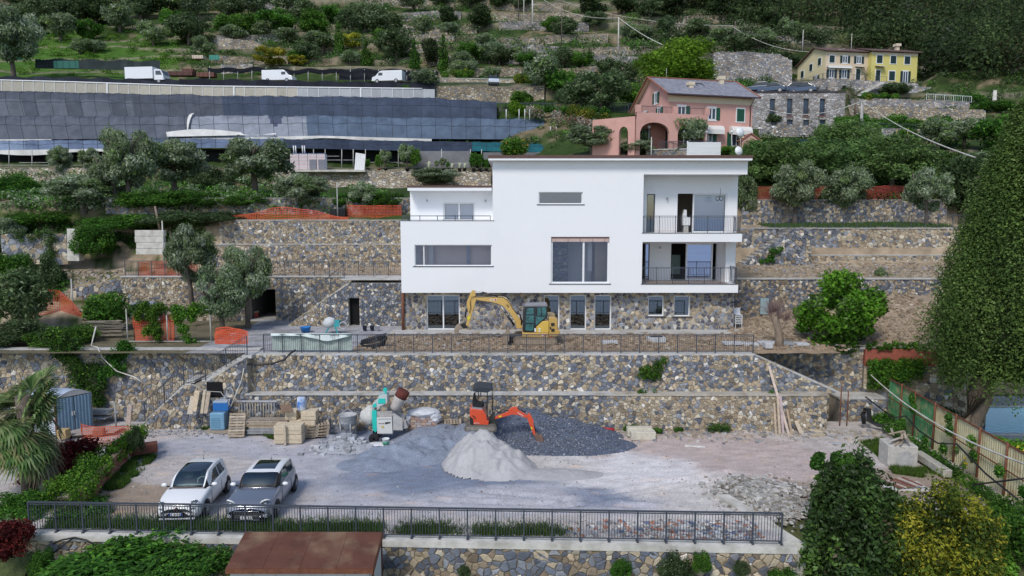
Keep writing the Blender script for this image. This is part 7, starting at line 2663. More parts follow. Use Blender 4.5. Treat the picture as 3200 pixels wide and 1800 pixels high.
def car(kind,lab,loc,rz):
 F5=kind=='fiat'
 L,W,H=(3.56,1.63,1.49)if F5 else(3.85,1.73,1.42)
 t=thing('parked_car',lab,'car',loc,rz)
 body=PAINTW if F5 else PAINTG
 roofm=PAINTW
 if F5:
  cz=[(0,.60),(.04,.72),(.18,.80),(.5,.90),(.95,.985),(1.2,1.0),(2.6,1.02),(3.2,1.0),(3.45,.86),(3.56,.62)]
  sz_=[(0,.50),(.06,.62),(.25,.74),(.7,.86),(1.1,.92),(2.4,.95),(3.1,.95),(3.42,.80),(3.56,.55)]
  hw=[(0,.56),(.08,.68),(.28,.77),(.6,.81),(1.6,.815),(2.9,.81),(3.3,.74),(3.5,.62),(3.56,.5)]
  g=dict(w0=.98,w1=1.62,r1=2.35,r2=3.02,r3=3.40,zb=.96,hr=H,tw=.545,bw=.72)
  ax=(.66,2.96)
 else:
  cz=[(0,.62),(.05,.74),(.22,.83),(.6,.90),(1.1,.955),(1.35,.97),(2.8,.98),(3.5,.96),(3.78,.82),(3.85,.62)]
  sz_=[(0,.52),(.06,.66),(.25,.78),(.7,.86),(1.2,.90),(2.6,.93),(3.4,.93),(3.74,.78),(3.85,.55)]
  hw=[(0,.64),(.06,.74),(.28,.82),(.6,.86),(1.7,.865),(3.1,.865),(3.55,.80),(3.8,.7),(3.85,.6)]
  g=dict(w0=1.18,w1=1.72,r1=2.5,r2=3.28,r3=3.66,zb=.93,hr=H,tw=.62,bw=.77)
  ax=(.72,3.21)
 xs=[0,.015,.04,.08,.14,.22,.35,.5,.7,.9,1.1,1.35,1.6,1.9,2.2,2.5,2.8,3.0,3.2]
 xs=[x*L/3.56 for x in xs]+[L-.28,L-.18,L-.1,L-.04,L]
 mb=MB()
 prof=[(.80,.20),(.92,.24),(.985,.36),(1.0,.52),(.995,.64),(.97,.76),(.93,.86)]
 rings=[]
 for x in xs:
  w_,zc,zs=interp(hw,x),interp(cz,x),interp(sz_,x)
  e=min(1,min(x,L-x)/.25)
  zlo=.20+.14*(1-e)**2
  r=[]
  for f,z in prof:
   zz=zlo+(z-.20)/.66*(zs-zlo)
   r.append((x,f*w_,zz))
  for f in(.86,.75,.6,.42,.22,0):
   k=1-(f/.93)**2.4
   r.append((x,f*w_,zs+(zc-zs)*max(0,k)))
  rings.append(r)
 n=len(rings[0])
 for sg in(-1,1):
  vs=[(x,y*sg,z)for r in rings for x,y,z in r]
  fs=[]
  for i in range(len(rings)-1):
   for j in range(n-1):
    q=(i*n+j,(i+1)*n+j,(i+1)*n+j+1,i*n+j+1)
    fs.append(q if sg<0 else q[::-1])
  fs.append(tuple(range(n))if sg>0 else tuple(range(n-1,-1,-1)))
  m_=(len(rings)-1)*n
  fs.append(tuple(range(m_,m_+n))if sg<0 else tuple(range(m_+n-1,m_-1,-1)))
  k0=len(mb.f)
  mb.add(vs,fs,smooth=1)
  for i in range(len(rings)-1):
   if g['w0']+.12<xs[i]and xs[i+1]<g['r3']-.1:
    for j in range(7,n-1):
     mb.m[k0+i*(n-1)+j]=1
 bo=mb.build('body',[body,BLK],t)
 def cab(s,v):
  "s along the length 0..1, v across 0 (near belt) .. 1 (far belt)"
  x=g['w0']+(g['r3']-g['w0'])*s
  a=(g['w1']-g['w0'])/(g['r3']-g['w0'])
  b=(g['r2']-g['w0'])/(g['r3']-g['w0'])
  if s<a:
   u=s/a
   zt=g['zb']+.03+(g['hr']-.07-g['zb']-.03)*sin(u*PI/2)**.92
  elif s<b:
   u=(s-a)/(b-a)
   zt=g['hr']-.07+.07*sin(min(1,u*1.6)*PI/2)-.05*max(0,u-.6)**2*6
  else:
   u=(s-b)/(1-b)
   zt=g['zb']+.03+(g['hr']-.05-g['zb']-.03)*(1-u**1.7)
  k=(zt-g['zb'])/(g['hr']-g['zb'])
  q=abs(v-.5)*2
  wt=g['bw']+(g['tw']-g['bw'])*k*.95
  endw=1-.13*(1-min(1,s/.18))**2-.16*max(0,(s-.8)/.2)**2
  if q>.62:
   e=(q-.62)/.38
   y=lerp(wt,g['bw'],e)
   z=lerp(zt-.05*k,g['zb']-.02,e)
  else:
   e=q/.62
   y=wt*(e**.9)
   z=zt-.05*k*e**4+.0
   if s<a*.98:
    x=x+(.10*e*e)*(1 if 1 else 0)
  return Vector((x,y*endw*(-1 if v<.5 else 1),z))
 NS,NV=44,40
 parts_={'roof':MB(),'windscreen':MB(),'side_window':MB(),'rear_window':MB(),'pillar':MB(),'roof_glass':MB()}
 a=(g['w1']-g['w0'])/(g['r3']-g['w0'])
 b=(g['r2']-g['w0'])/(g['r3']-g['w0'])
 for i in range(NS):
  for j in range(NV):
   s,v=(i+.5)/NS,(j+.5)/NV
   q=abs(v-.5)*2
   if q>.66:
    e=(q-.66)/.34
    if e>.94 or s<.11:
     k='pillar'
    elif F5 and(s<.16+.28*(1-e)or s>.80-.06*(1-e)or abs(s-.56)<.012 or e<.12):
     k='roof'
    elif not F5 and(s<.12+.24*(1-e)):
     k='pillar'
    elif not F5 and(abs(s-.55)<.012 or abs(s-.80)<.012):
     k='pillar'
    else:
     k='side_window'
   elif s<a*.97:
    k='windscreen' if q<(.57 if F5 else.57)and s>.03 else('roof' if F5 and q>.57 else 'pillar')
    if k=='windscreen' and s>a*.88:
     k='pillar' if not F5 else 'roof_glass'
   elif s<b:
    u=(s-a)/(b-a)
    if F5:
     k='roof_glass' if(u<.52 and q<.57)else 'roof'
    else:
     k='roof_glass' if(.15<u<.72 and q<.42)else 'roof'
   else:
    k='rear_window' if q<.5 and s<.97 else 'roof'
   P_=[cab(i/NS,j/NV),cab((i+1)/NS,j/NV),cab((i+1)/NS,(j+1)/NV),cab(i/NS,(j+1)/NV)]
   parts_[k].add(P_,[(0,1,2,3)],smooth=1)
 WSG=glass('windscreen_glass',tint=(.75,.95,.95),refl=.14,rcol=(.6,.75,.8),thru=.8)
 mm={'roof':roofm,'windscreen':WSG,'side_window':CGL,'rear_window':CGL,'pillar':BLK,'roof_glass':CGR}
 for k,q in parts_.items():
  if q.f:
   me=q.mesh(k,mm[k])
   import bmesh
   bm=bmesh.new()
   bm.from_mesh(me)
   bmesh.ops.remove_doubles(bm,verts=bm.verts,dist=.0005)
   bm.to_mesh(me)
   bm.free()
   link(k,me,t)
 for x in ax:
  for sg in(-1,1):
   wy=interp(hw,x)*sg
   q=MB()
   q.lathe([(.0,-.005),(.345,-.005),(.355,0),(.345,.012),(.0,.012)],24,M=Matrix.Translation((x,wy-.005*sg,.33))@Matrix.Rotation(-PI/2*sg,4,'X'))
   q.build('wheel_arch',BLK,t)
   q=MB()
   Mx=Matrix.Translation((x,wy+.012*sg,.30))@Matrix.Rotation(-PI/2*sg,4,'X')
   q.lathe([(.2,-.19),(.275,-.18),(.30,-.12),(.30,-.03),(.285,.005),(.20,.012)],26,M=Mx)
   wo=q.build('wheel',TYRE,t)
   q=MB()
   q.lathe([(.0,.002),(.19,.002),(.20,.015),(.0,.015)],24,c=(.03,.03,.03),M=Mx)
   for k in range(10):
    an=k*PI/5
    q.add([Mx@Vector((cos(an+d_)*r,sin(an+d_)*r,.024))for r,d_ in((.035,-.3),(.19,-.10),(.19,.10),(.035,.3))],[(0,1,2,3)],(.45,.46,.48)if F5 else(.25,.26,.28))
   q.lathe([(0,.02),(.05,.02),(.045,.032),(0,.034)],12,c=(.5,.5,.52),M=Mx)
   q.build('rim',mat('rim_paint',attr=1,rough=.35,metal=.5,var=0),wo)
 def nose(x,y,z,r,fl=.35,tilt=.5,m=LAMPG,nm='headlight',ring=1):
  Mx=Matrix.Translation((x,y,z))@Matrix.Rotation(-tilt,4,'Y')@Matrix.Rotation((-1 if y<0 else 1)*-.35,4,'Z')@Matrix.Rotation(-PI/2,4,'Y')
  q=MB()
  q.lathe([(0,r*fl),(r*.5,r*fl*.85),(r*.85,r*fl*.4),(r,0)],18,M=Mx)
  h=q.build(nm,m,t)
  if ring:
   q=MB()
   q.tube([Mx@Vector((cos(k*PI/10)*r*1.03,sin(k*PI/10)*r*1.03,.0))for k in range(21)],r*(.12 if F5 else.2),5)
   q.build('ring',CHR if F5 else WHT,h)
   q=MB()
   q.blob(Mx@Vector((0,0,r*fl*.6)),r*.34,1,jit=0)
   q.build('bulb_lens',WHT,h)
 if F5:
  for sg in(-1,1):
   nose(.19,.56*sg,.775,.12,tilt=.85)
   nose(.045,.56*sg,.565,.075,tilt=.4,nm='fog_light')
  q=MB()
  q.box((-.012,-.56,.275),(.05,.56,.36))
  q.build('lower_grille',BLK,t,bevel=.02)
  q=MB()
  q.box((-.02,-.62,.20),(.05,.62,.262))
  q.build('bumper_lip',PAINTW,t,bevel=.02)
  q=MB()
  q.bar((-.0,-.33,.585),(-.0,.33,.585),.02,.016)
  q.build('chrome_bar',CHR,t)
  q=MB()
  q.lathe([(0,.02),(.05,.015),(.058,0)],16,M=Matrix.Translation((-.0,0,.60))@Matrix.Rotation(-PI/2+.3,4,'Y'),c=(.12,.02,.03))
  q.build('badge',mat('badge_red',(.10,.02,.03),rough=.3),t)
  pz=.43
 else:
  for sg in(-1,1):
   nose(.20,.60*sg,.80,.15,tilt=.85)
  q=MB()
  q.prism([(-.5,.42),(-.42,.56),(.42,.56),(.5,.42),(.44,.25),(-.44,.25)],-.02,.06,M=Matrix.Rotation(PI/2,4,'Z')@Matrix.Identity(4))
  q.build('grille',BLK,t)
  q=MB()
  for za in(.30,.36,.42,.48):
   q.box((-.075,-.42,za),(-.062,.42,za+.012))
  rg=[(-.5,.42),(-.42,.565),(.42,.565),(.5,.42),(.44,.245),(-.44,.245),(-.5,.42)]
  q.tube([(-.065,a,b)for a,b in rg],.016,5)
  q.build('grille_frame',CHR,t)
  for sg in(-1,1):
   nose(.02,.64*sg,.36,.06,tilt=.1,nm='fog_light')
  q=MB()
  q.box((-.03,-.6,.14),(.1,.6,.235))
  q.build('bumper_lip',BLK,t,bevel=.02)
  q=MB()
  q.box((-.0,-.05,.60),(.03,.05,.62))
  q.build('badge',CHR,t)
  pz=.34
 q=MB()
 q.box((-.10,-.21,pz-.05),(-.088,.21,pz+.055))
 pl_=q.build('number_plate',WHT,t)
 q=MB()
 if F5:
  q.box((-.103,-.21,pz-.05),(-.101,-.175,pz+.055),(.02,.10,.5))
  q.box((-.103,.175,pz-.05),(-.101,.21,pz+.055),(.02,.10,.5))
 for k in range(7):
  y=-.145+k*.045
  if k in(2,5):
   continue
  q.box((-.103,y,pz-.025),(-.101,y+.022,pz+.03),(.03,.03,.04))
 q.build('plate_print','attr_paint',pl_,bevel=0)
 for sg in(-1,1):
  q=MB()
  q.blob((g['w0']+.26,(W/2+.10)*sg,g['zb']+.06),(.07,.115,.075),3,jit=0)
  mo=q.build('mirror',PAINTW,t)
  mo.data.polygons.foreach_set('use_smooth',[1]*len(mo.data.polygons))
  q=MB()
  q.bar((g['w0']+.3,(W/2-.1)*sg,g['zb']-.03),(g['w0']+.27,(W/2+.05)*sg,g['zb']+.01),.05,.03)
  q.build('mirror_arm',BLK,mo)
  q=MB()
  yy=(interp(hw,2.1)*.985+.012)*sg
  q.box((2.0,yy-.012,.79),(2.17,yy+.012,.815))
  q.build('door_handle',CHR if not F5 else PAINTW,t)
  q=MB()
  for x in(g['w0']+.22,g['w0']+(1.28 if F5 else 1.38)):
   y=interp(hw,x)*1.003
   q.box((x,y*sg-.006,.32),(x+.008,y*sg+.004,.80))
  q.build('door_gap',BLK,t)
 q=MB()
 q.cyl((g['r1']+(.35 if F5 else.45),0,H-.01),(g['r1']+(.45 if F5 else.5),0,H+(.33 if F5 else.14)),.008,.004,n=6)
 q.cyl((g['r1']+(.35 if F5 else.45),0,H-.02),(g['r1']+(.36 if F5 else.46),0,H+.03),.03,.012,n=8)
 q.build('aerial',BLK,t)
 for y0,y1 in((-.5,.05),(.0,.52)):
  q=MB()
  q.bar((g['w0']+.04,y0,g['zb']+.06),(g['w0']+.10,y1,g['zb']+.09),.02,.015)
  q.build('wiper',BLK,t)
 q=MB()
 xx=g['w0']-.02
 q.tube([(xx-.02+.10*(y/.7)**2,y,interp(cz,xx)+.004-.05*(y/.7)**2)for y in[-.68+.17*k for k in range(9)]],.010,4)
 q.build('scuttle',BLK if F5 else CHR,t)
 if F5:
  for sy in(-.36,.36):
   q=MB()
   q.blob((2.0,sy,1.12),(.09,.24,.17),2,jit=.02)
   q.build('seat_back',CRS,t)
  q=MB()
  q.tube([(1.52+.06*cos(k*PI/8),-.36+.17*sin(k*PI/8),1.06+.12*cos(k*PI/8))for k in range(17)],.022,5)
  q.build('steering_wheel',CRS,t)
 return t
car('fiat','white rounded small hatchback with black glass roof, parked left behind the front railing',(-11.95,24.12,-.01),radians(93.5))
car('mini','grey hatchback with white roof, sunroof and white mirrors, parked right of the white car',(-9.42,24.05,-.01),radians(92))
def heap(name,lab,cx,cy,hills,st,cf,m,x0,x1,y0,y1,rough=.06,kind=None,cat='heap',rid=0):
 def h(x,y):
  v=0
  for(px,py,ax_,ay,hh,p)in hills:
   d_=sqrt(((x-px)/ax_)**2+((y-py)/ay)**2)
   v=max(v,hh*max(0,1-d_**p))
  if v>0:
   k=min(1,v*2.5)
   v+=rough*k*(fbm(x*1.1,y*1.1,5)+.6*fbm(x*3.2,y*3.2,2))+rough*.5*k*abs(fbm(x*1.5,y*.6,9))
  return yard_z(x,y)+v-.03
 return tag(sheet(name,x0,x1,y0,y1,st,h,cf,m,kind=kind,keep=lambda x,y:h(x,y)>yard_z(x,y)-.02),lab,cat),h
mat('sand',attr=1,rough=.95,var=.10,scale=8,bump=.4,bscale=40,spec=.15)
mat('gravel',attr=1,rough=.9,var=.55,scale=26,bump=1.0,bscale=30,spec=.3)
sp_=onz(1545,1440,0)
ctr=Vector((-1.35,30.3,0))
sand,hs=heap('sand_heap','large pale sand heap in the yard, in front of the orange mini excavator',0,0,[(-1.3,30.7,1.9,2.2,1.6,1.35),(-.45,30.1,1.65,1.7,1.05,1.15),(-1.9,30.1,.95,1.5,1.0,1.5),(-.9,29.2,1.2,.8,.35,1.3),(1.7,29.3,2.6,.9,.14,1.6)],.07,lambda x,y:tuple(v*(1+.10*fbm(x,y,2))for v in(.44,.43,.43)),MATS['sand'],-5.2,4.6,27.6,33.4,rough=.19)
grav,hg=heap('gravel_heap','long dark blue-grey gravel heap against the low wall, behind the orange mini excavator',0,0,[(.7,35.4,3.4,1.75,1.45,1.05),(2.2,35.1,3.6,2.0,1.0,1.15),(-1.7,33.9,1.5,1.5,.98,4),(-3.6,34.2,2.6,2.2,.8,1.5),(2.2,33.6,4.2,1.9,.3,1.4)],.10,lambda x,y:tuple(v*(1+.2*fbm(x*2,y*2,2))for v in((.115,.14,.20)if x>-1.5 else(.25,.28,.34))),MATS['gravel'],-7,6.8,31.2,36.0,rough=.10)
mound,hm_=heap('dirt_mound','low grey-blue mound of crushed stone dust left of the sand heap',0,0,[(-5.0,32.0,2.4,1.8,.55,1.4),(-3.9,32.8,2.2,1.6,.6,1.3),(-6.0,30.6,2.0,1.2,.25,1.6)],.10,lambda x,y:tuple(v*(1+.2*fbm(x*2,y*2,2))for v in(.27,.31,.38)),MATS['gravel'],-8.2,-1.6,28.8,34.8,rough=.14)
clay,hc_=heap('rubble_heap','heap of pale grey rubble lumps in front of the stacked wooden pallets',0,0,[(-8.2,33.2,1.5,1.3,.55,1.3),(-7.2,32.8,1.2,.9,.35,1.3)],.08,lambda x,y:(.40,.41,.44),MATS['gravel'],-10,-5.5,31.6,34.8,rough=.16)
def chips(name,lab,n,rng,where,smin,smax,cols,zf,m='attr_rock',cat='rubble',squash=.6,parent=None):
 q=MB()
 for _ in range(n):
  x,y=where(rng)
  s=smin+(smax-smin)*rng.random()**2.2
  c=pick(cols,rng)
  q.blob((x,y,zf(x,y)+s*.2),(s*rng.uniform(.7,1.3),s*rng.uniform(.7,1.3),s*squash*rng.uniform(.6,1.2)),0,jit=.35,c=c,rng=rng)
 o=q.build(name,MATS[m],parent,kind='stuff')
 if lab:
  tag(o,lab,cat)
 return o
RG=random.Random(77)
GRC=[((.13,.15,.18),5),((.21,.23,.27),4),((.35,.37,.42),1.5),((.08,.09,.13),3)]
chips('gravel','loose dark gravel chips scattered over the gravel heap',9000,RG,lambda r:(r.gauss(1.7,2.0),min(35.9,r.gauss(33.7,1.2))),.018,.06,GRC,hg,cat='gravel')
chips('rubble','pale rubble lumps on the grey rubble heap',170,RG,lambda r:(r.gauss(-8.0,.9),r.gauss(33.0,.6)),.05,.24,[((.44,.45,.48),5),((.35,.36,.39),3),((.52,.52,.53),2)],hc_)
chips('pebbles','small stones scattered across the whole yard',2600,RG,lambda r:(r.uniform(-17,18),r.uniform(24,35.6)),.012,.05,[((.38,.37,.36),5),((.22,.24,.28),3),((.50,.48,.45),2),((.30,.22,.16),2)],yard_z)
BR=[((.55,.54,.52),5),((.35,.36,.38),4),((.42,.20,.13),3),((.12,.16,.26),2),((.25,.22,.19),3),((.65,.63,.60),2)]
chips('brick_rubble','mixed brick, tile and stone rubble behind the right part of the front railing',2600,RG,lambda r:((lambda x:(x,front_y(x)+r.uniform(.45,1.9)))(8.6-abs(r.gauss(0,2.6)))),.03,.13,BR,yard_z)
chips('demolition_rubble','heap of broken concrete and stones at the right end of the yard, by the steps',2200,RG,lambda r:(r.gauss(9.9,.9),r.gauss(26.6,1.0)),.03,.15,[((.50,.48,.44),5),((.38,.36,.33),4),((.25,.22,.18),3),((.60,.58,.55),1)],lambda x,y:yard_z(x,y)+.25*exp(-((x-10.2)**2+(y-27)**2)/2))
chips('scattered_stones','stones along the foot of the low wall and towards the right corner',900,RG,lambda r:(r.uniform(4,19.5),35.9-abs(r.gauss(0,.9))),.03,.17,[((.42,.36,.28),5),((.3,.3,.31),3),((.5,.47,.42),2)],yard_z)
chips('wall_foot_stones','grey stones along the foot of the stair block at the left',700,RG,lambda r:(r.uniform(-20,-9),36.0-abs(r.gauss(0,.5))),.03,.12,[((.40,.40,.42),5),((.3,.3,.32),3),((.5,.48,.45),2)],yard_z)
chips('soil_clods','brown clods of dug soil along the house terrace',4200,RG,lambda r:(r.uniform(-8.5,19),r.uniform(37.9,42.8)),.04,.17,[((.34,.26,.18),6),((.42,.34,.25),3),((.26,.19,.13),3),((.40,.38,.36),1)],t1_z,cat='soil')
chips('slope_clods','tan soil clods on the dug slope right of the white house',2600,RG,lambda r:(r.uniform(13.5,27),r.uniform(40,47.8)),.05,.2,[((.36,.28,.20),6),((.44,.36,.27),3)],t1_z,cat='soil')
for lab,(xa,xb),(ya,yb),n_ in(('stones and soil lumps on the upper right terrace',(at(2330,800,53).x,at(2960,800,53).x),(49,56.8),1500),('stones and soil on the gravel terrace behind the garage',(-24,-9),(50,56.6),700),('rubble lumps on the bare slope at the far left',(at(-60,850,52).x,at(330,850,52).x),(50,55.8),900)):
 chips('loose_stones',lab,n_,RG,lambda r:(r.uniform(xa,xb),r.uniform(ya,yb)),.05,.22,[((.36,.29,.21),6),((.44,.38,.30),3),((.33,.33,.35),1.5)],lambda x,y:drop(x,y),cat='rubble')
def P2(pts,ox,oz,s):
 return[((a-ox)/s,(oz-b)/s)for a,b in pts]
def cylinder(t,a,b,y,r=.045,c2=(.6,.6,.62),name='hydraulic_cylinder',ratio=.55):
 a,b=Vector((a[0],y,a[1])),Vector((b[0],y,b[1]))
 m=a.lerp(b,ratio)
 q=MB()
 q.cyl(a,m,r*.45,n=8,c=c2)
 q.cyl(m,b,r,n=10,c=(.015,.015,.018))
 q.build(name,MATS['attr_gloss'],t)
def crawler(t,x0,x1,h,y0,y1,c,n=40,pads=1):
 r=h/2
 for sg in(-1,1):
  a,b=(y0*sg,y1*sg)if sg>0 else(y1*sg,y0*sg)
  q=MB()
  pr=[(x0+r+r*cos(k*PI/8+PI/2),r+r*sin(k*PI/8+PI/2))for k in range(9)]+[(x1-r+r*cos(k*PI/8-PI/2),r+r*sin(k*PI/8-PI/2))for k in range(9)]
  q.prism(pr[::-1],a,b,c)
  tr=q.build('track','attr_rock',t)
  q=MB()
  per=[]
  for i,(p,s_)in enumerate(zip(pr,pr[1:]+pr[:1])):
   L=hypot(s_[0]-p[0],s_[1]-p[1])
   k=max(1,int(L/.09))
   for j in range(k):
    per.append((p[0]+(s_[0]-p[0])*j/k,p[1]+(s_[1]-p[1])*j/k))
  for x,z in per:
   q.box((x-.025,a-.015,z-.025),(x+.025,b+.015,z+.025),tuple(v*.8 for v in c))
  q.build('track_pads','attr_rock',tr)
  yy=a-.012 if sg<0 else b+.012
  q=MB()
  q.prism([(x0+r*1.2,h*.26),(x1-r*1.2,h*.26),(x1-r*1.0,h*.74),(x0+r*1.0,h*.74)],min(yy,yy+.01*sg),max(yy,yy+.01*sg),tuple(min(1,v*1.35)for v in c))
  for x in(x0+r,x1-r):
   q.cyl((x,yy,r),(x,yy+.03*sg,r),r*.62,n=16,c=tuple(v*1.2 for v in c))
  q.build('track_frame','attr_rock',tr)
CATY=(.60,.38,.10)
p=at(1672,1082,39.4)
S,OX,OZ=357.0,1755,1190
t=thing('excavator','yellow tracked excavator with a dark cab on the terrace in front of the white house','excavator',(p.x,39.9,T1+.08))
EX=t
f2=lambda pts:P2(pts,OX,OZ,S)
MUD=(.30,.23,.16)
crawler(t,(1320-OX)/S,(2190-OX)/S,.50,.72,1.12,(.24,.19,.14))
q=MB()
q.prism(f2([(1230,930),(1190,925),(1170,990),(1100,1130),(1110,1160),(1190,1150),(1235,1060)]),-1.15,1.15,MUD)
q.box(((1200-OX)/S,-.3,.25),((1500-OX)/S,.3,.42),(.05,.05,.05))
q.build('dozer_blade','attr_rock',t,bevel=.02)
q=MB()
q.prism(f2([(1490,915),(2015,915),(2015,1010),(1490,1000)]),-1.12,1.12,CATY)
q.build('upper_frame','attr_gloss',t,bevel=.03)
q=MB()
q.prism(f2([(2020,1010),(2160,1008),(2235,960),(2250,880),(2200,860),(2200,650),(2150,610),(2020,600)]),-1.05,1.05,tuple(v*.85 for v in CATY))
eh=q.build('engine_hood','attr_gloss',t,bevel=.05)
q=MB()
for(a,b,c_,d_)in((2065,720,2135,780),(2070,835,2135,895),(2040,800,2065,845)):
 pr=f2([(a,b),(c_,b),(c_,d_),(a,d_)])
 q.prism(pr,-1.08,-1.056,(.03,.025,.02))
q.build('grille_opening','attr_paint',eh)
q=MB()
q.prism(f2([(2045,990),(2090,975),(2085,998),(2045,1000)]),-1.09,-1.056,(.6,.03,.02))
q.build('red_reflector','attr_gloss',eh)
q=MB()
q.prism(f2([(1772,905),(1772,800),(1890,690),(1950,678),(2018,678),(2018,912),(1772,912)]),-1.10,-.2,(.66,.44,.08))
q.build('side_door','attr_gloss',t,bevel=.03)
q=MB()
q.prism(f2([(1502,895),(1508,480),(1550,375),(1990,352),(1998,590),(1768,810),(1768,897)]),-1.05,-.05,(.012,.014,.018))
cb_=q.build('cab','attr_gloss',t,bevel=.04)
q=MB()
q.prism(f2([(1535,395),(1560,360),(1985,345),(1998,370),(1990,395)]),-1.10,0,(.22,.22,.24))
q.build('cab_roof','attr_paint',cb_,bevel=.03)
TEAL=mat('cab_glass',(.035,.13,.13),rough=.08,var=.6,scale=4,spec=.7,coat=.3,bump=.15,bscale=6)
for nm_,pts in(('cab_glass',[(1590,425),(1715,418),(1722,545),(1570,548)]),('cab_glass',[(1568,562),(1722,560),(1722,720),(1560,720)]),('cab_glass',[(1555,742),(1720,742),(1712,850),(1680,880),(1560,872)]),('cab_glass',[(1785,412),(1965,405),(1970,590),(1762,770),(1762,590)])):
 q=MB()
 q.prism(f2(pts),-1.075,-1.056,(1,1,1))
 q.build(nm_,TEAL,cb_)
q=MB()
for a,b in(((1780,415),(1775,585)),((1870,412),(1875,575)),((1775,578),(1972,578)),((1570,555),(1722,553)),((1560,730),(1722,730))):
 (x0,z0),(x1,z1)=f2([a,b])
 q.bar((x0,-1.08,z0),(x1,-1.08,z1),.035)
q.build('window_bar',BLK,cb_)
q=MB()
q.prism(f2([(1735,825),(1765,825),(1765,900),(1735,900)]),-1.09,-1.06,(.75,.75,.75))
q.prism(f2([(1880,940),(1945,940),(1945,985),(1880,985)]),-1.14,-1.125,(.75,.7,.7))
q.prism(f2([(1915,945),(1942,945),(1942,980),(1915,980)]),-1.15,-1.141,(.65,.08,.1))
q.prism(f2([(1815,825),(1860,825),(1860,848),(1815,848)]),-1.12,-1.105,(.75,.75,.7))
q.prism(f2([(1815,875),(1858,875),(1858,895),(1815,895)]),-1.12,-1.105,(.75,.75,.7))
q.build('stickers','attr_paint',t)
BY=-.02
q=MB()
q.prism(f2([(1380,890),(1500,870),(1500,780),(1450,690),(1340,530),(1240,345),(1180,270),(1110,240),(1060,235),(560,236),(545,262),(560,292),(700,320),(880,345),(985,372),(1060,400),(1130,440),(1260,590),(1360,760)]),BY-.17,BY+.17,CATY)
bm_=q.build('boom','attr_gloss',t,bevel=.02)
q=MB()
q.prism(f2([(470,108),(505,98),(545,112),(548,240),(560,300),(400,835),(345,828),(380,700),(400,560),(362,400),(372,330)]),BY-.12,BY+.12,CATY)
q.build('stick','attr_gloss',t,bevel=.02)
q=MB()
q.prism(f2([(385,635),(440,640),(425,700),(372,695)]),BY-.135,BY-.122,(.70,.62,.03))
q.build('warning_sticker','attr_paint',t)
q=MB()
pr=f2([(110,890),(150,820),(215,800),(300,870),(370,880),(375,850),(345,820),(320,780),(260,770),(200,790)])
q.prism(f2([(112,900),(140,838),(190,805),(240,812),(290,868),(205,905),(190,960),(160,1060),(125,1010)]),BY-.38,BY+.38,(.30,.24,.18))
q.build('bucket','attr_rock',t,bevel=.02)
q=MB()
q.prism(f2([(215,820),(290,775),(345,800),(380,875),(300,890)]),BY-.14,BY+.14,(.02,.02,.02))
q.build('bucket_linkage','attr_paint',t,bevel=.01)
for a,b,r,rt in(((545,118),(1000,222),.055,.3),((1070,430),(1340,820),.06,.28),((372,405),(332,662),.05,.0)):
 A_,B_=f2([a,b])
 cylinder(t,A_,B_,BY-.20 if a[0]==1070 else BY-.02,r,ratio=rt)
q=MB()
(x0,z0),(x1,z1)=f2([(1398,560),(1480,760)])
q.tube([(x0-.02,BY-.2,z0),(x0+.15,BY-.25,z0-.12),(x1+.02,BY-.25,z1+.1),(x1,BY-.2,z1-.1)],.05,8)
q.tube([(f2([(545,225)])[0][0],BY-.15,f2([(545,225)])[0][1])]+[(a,BY-.19,b)for a,b in f2([(470,240),(440,330),(450,450),(420,560)])],.018,6)
q.tube([(a,BY-.19,b)for a,b in f2([(560,232),(800,228),(1100,235),(1190,300),(1300,470),(1390,580)])],.015,6)
q.build('hose',BLK,t)
q=MB()
q.tube([(a,-.8,b)for a,b in f2([(2165,610),(2165,530),(2140,480)])],.03,8)
q.build('exhaust',BLK,t)
a,b=f2([(918,296)])[0]
text('CAT',.22,(a-.01,BY-.178,b),(PI/2,0,0),mat('decal_white',(.82,.82,.80),rough=.5,var=0),t,.006)
q=MB()
q.prism([(x-.35*0,z)for x,z in f2([(935,275),(968,275),(968,305),(950,318)])],BY-.176,BY-.171,(.45,.03,.03))
q.build('decal_backing','attr_paint',t)
a,b=f2([(1197,415)])[0]
text('308',.14,(a,BY-.178,b),(PI/2,radians(52),0),BLK,t,.004)
RED=(.68,.085,.03)
S,OX,OZ=421.0,480,1062
p=at(1503,1341,33.5)
t=thing('mini_excavator','orange-red mini excavator with a black canopy, its bucket resting on the gravel heap','excavator',(p.x,33.5,p.z))
MXZ=p.z
f2=lambda pts:P2(pts,OX,OZ,S)
crawler(t,-.76,.76,.34,.28,.50,(.20,.18,.16))
q=MB()
q.prism(f2([(262,600),(300,575),(525,605),(560,650),(600,720),(610,820),(650,845),(640,925),(335,905),(330,800),(262,740)]),-.46,.46,RED)
bd=q.build('engine_cover','attr_gloss',t,bevel=.03)
q=MB()
q.prism(f2([(258,735),(330,800),(335,905),(270,890)]),-.47,.47,(.02,.02,.02))
q.prism(f2([(310,708),(375,745),(395,755),(325,740)]),-.475,-.462,(.02,.02,.02))
q.prism(f2([(340,755),(400,785),(395,792),(345,780)]),-.475,-.462,(.02,.02,.02))
q.build('vent','attr_paint',bd)
q=MB()
q.prism(f2([(305,560),(520,585),(515,635),(300,615)]),-.42,.42,(.28,.28,.30))
q.build('seat_base','attr_paint',t,bevel=.02)
q=MB()
q.prism(f2([(310,560),(312,420),(335,310),(365,310),(385,420),(405,480),(555,520),(540,575),(430,580)]),-.25,.22,(.015,.016,.02))
q.prism(f2([(485,490),(500,440),(530,410),(545,500)]),-.4,-.3,(.015,.016,.02))
q.build('seat','attr_paint',t,bevel=.03)
q=MB()
q.prism(f2([(325,175),(345,150),(440,110),(700,140),(725,155),(690,205),(620,240),(340,215)]),-.55,.55,(.03,.038,.05))
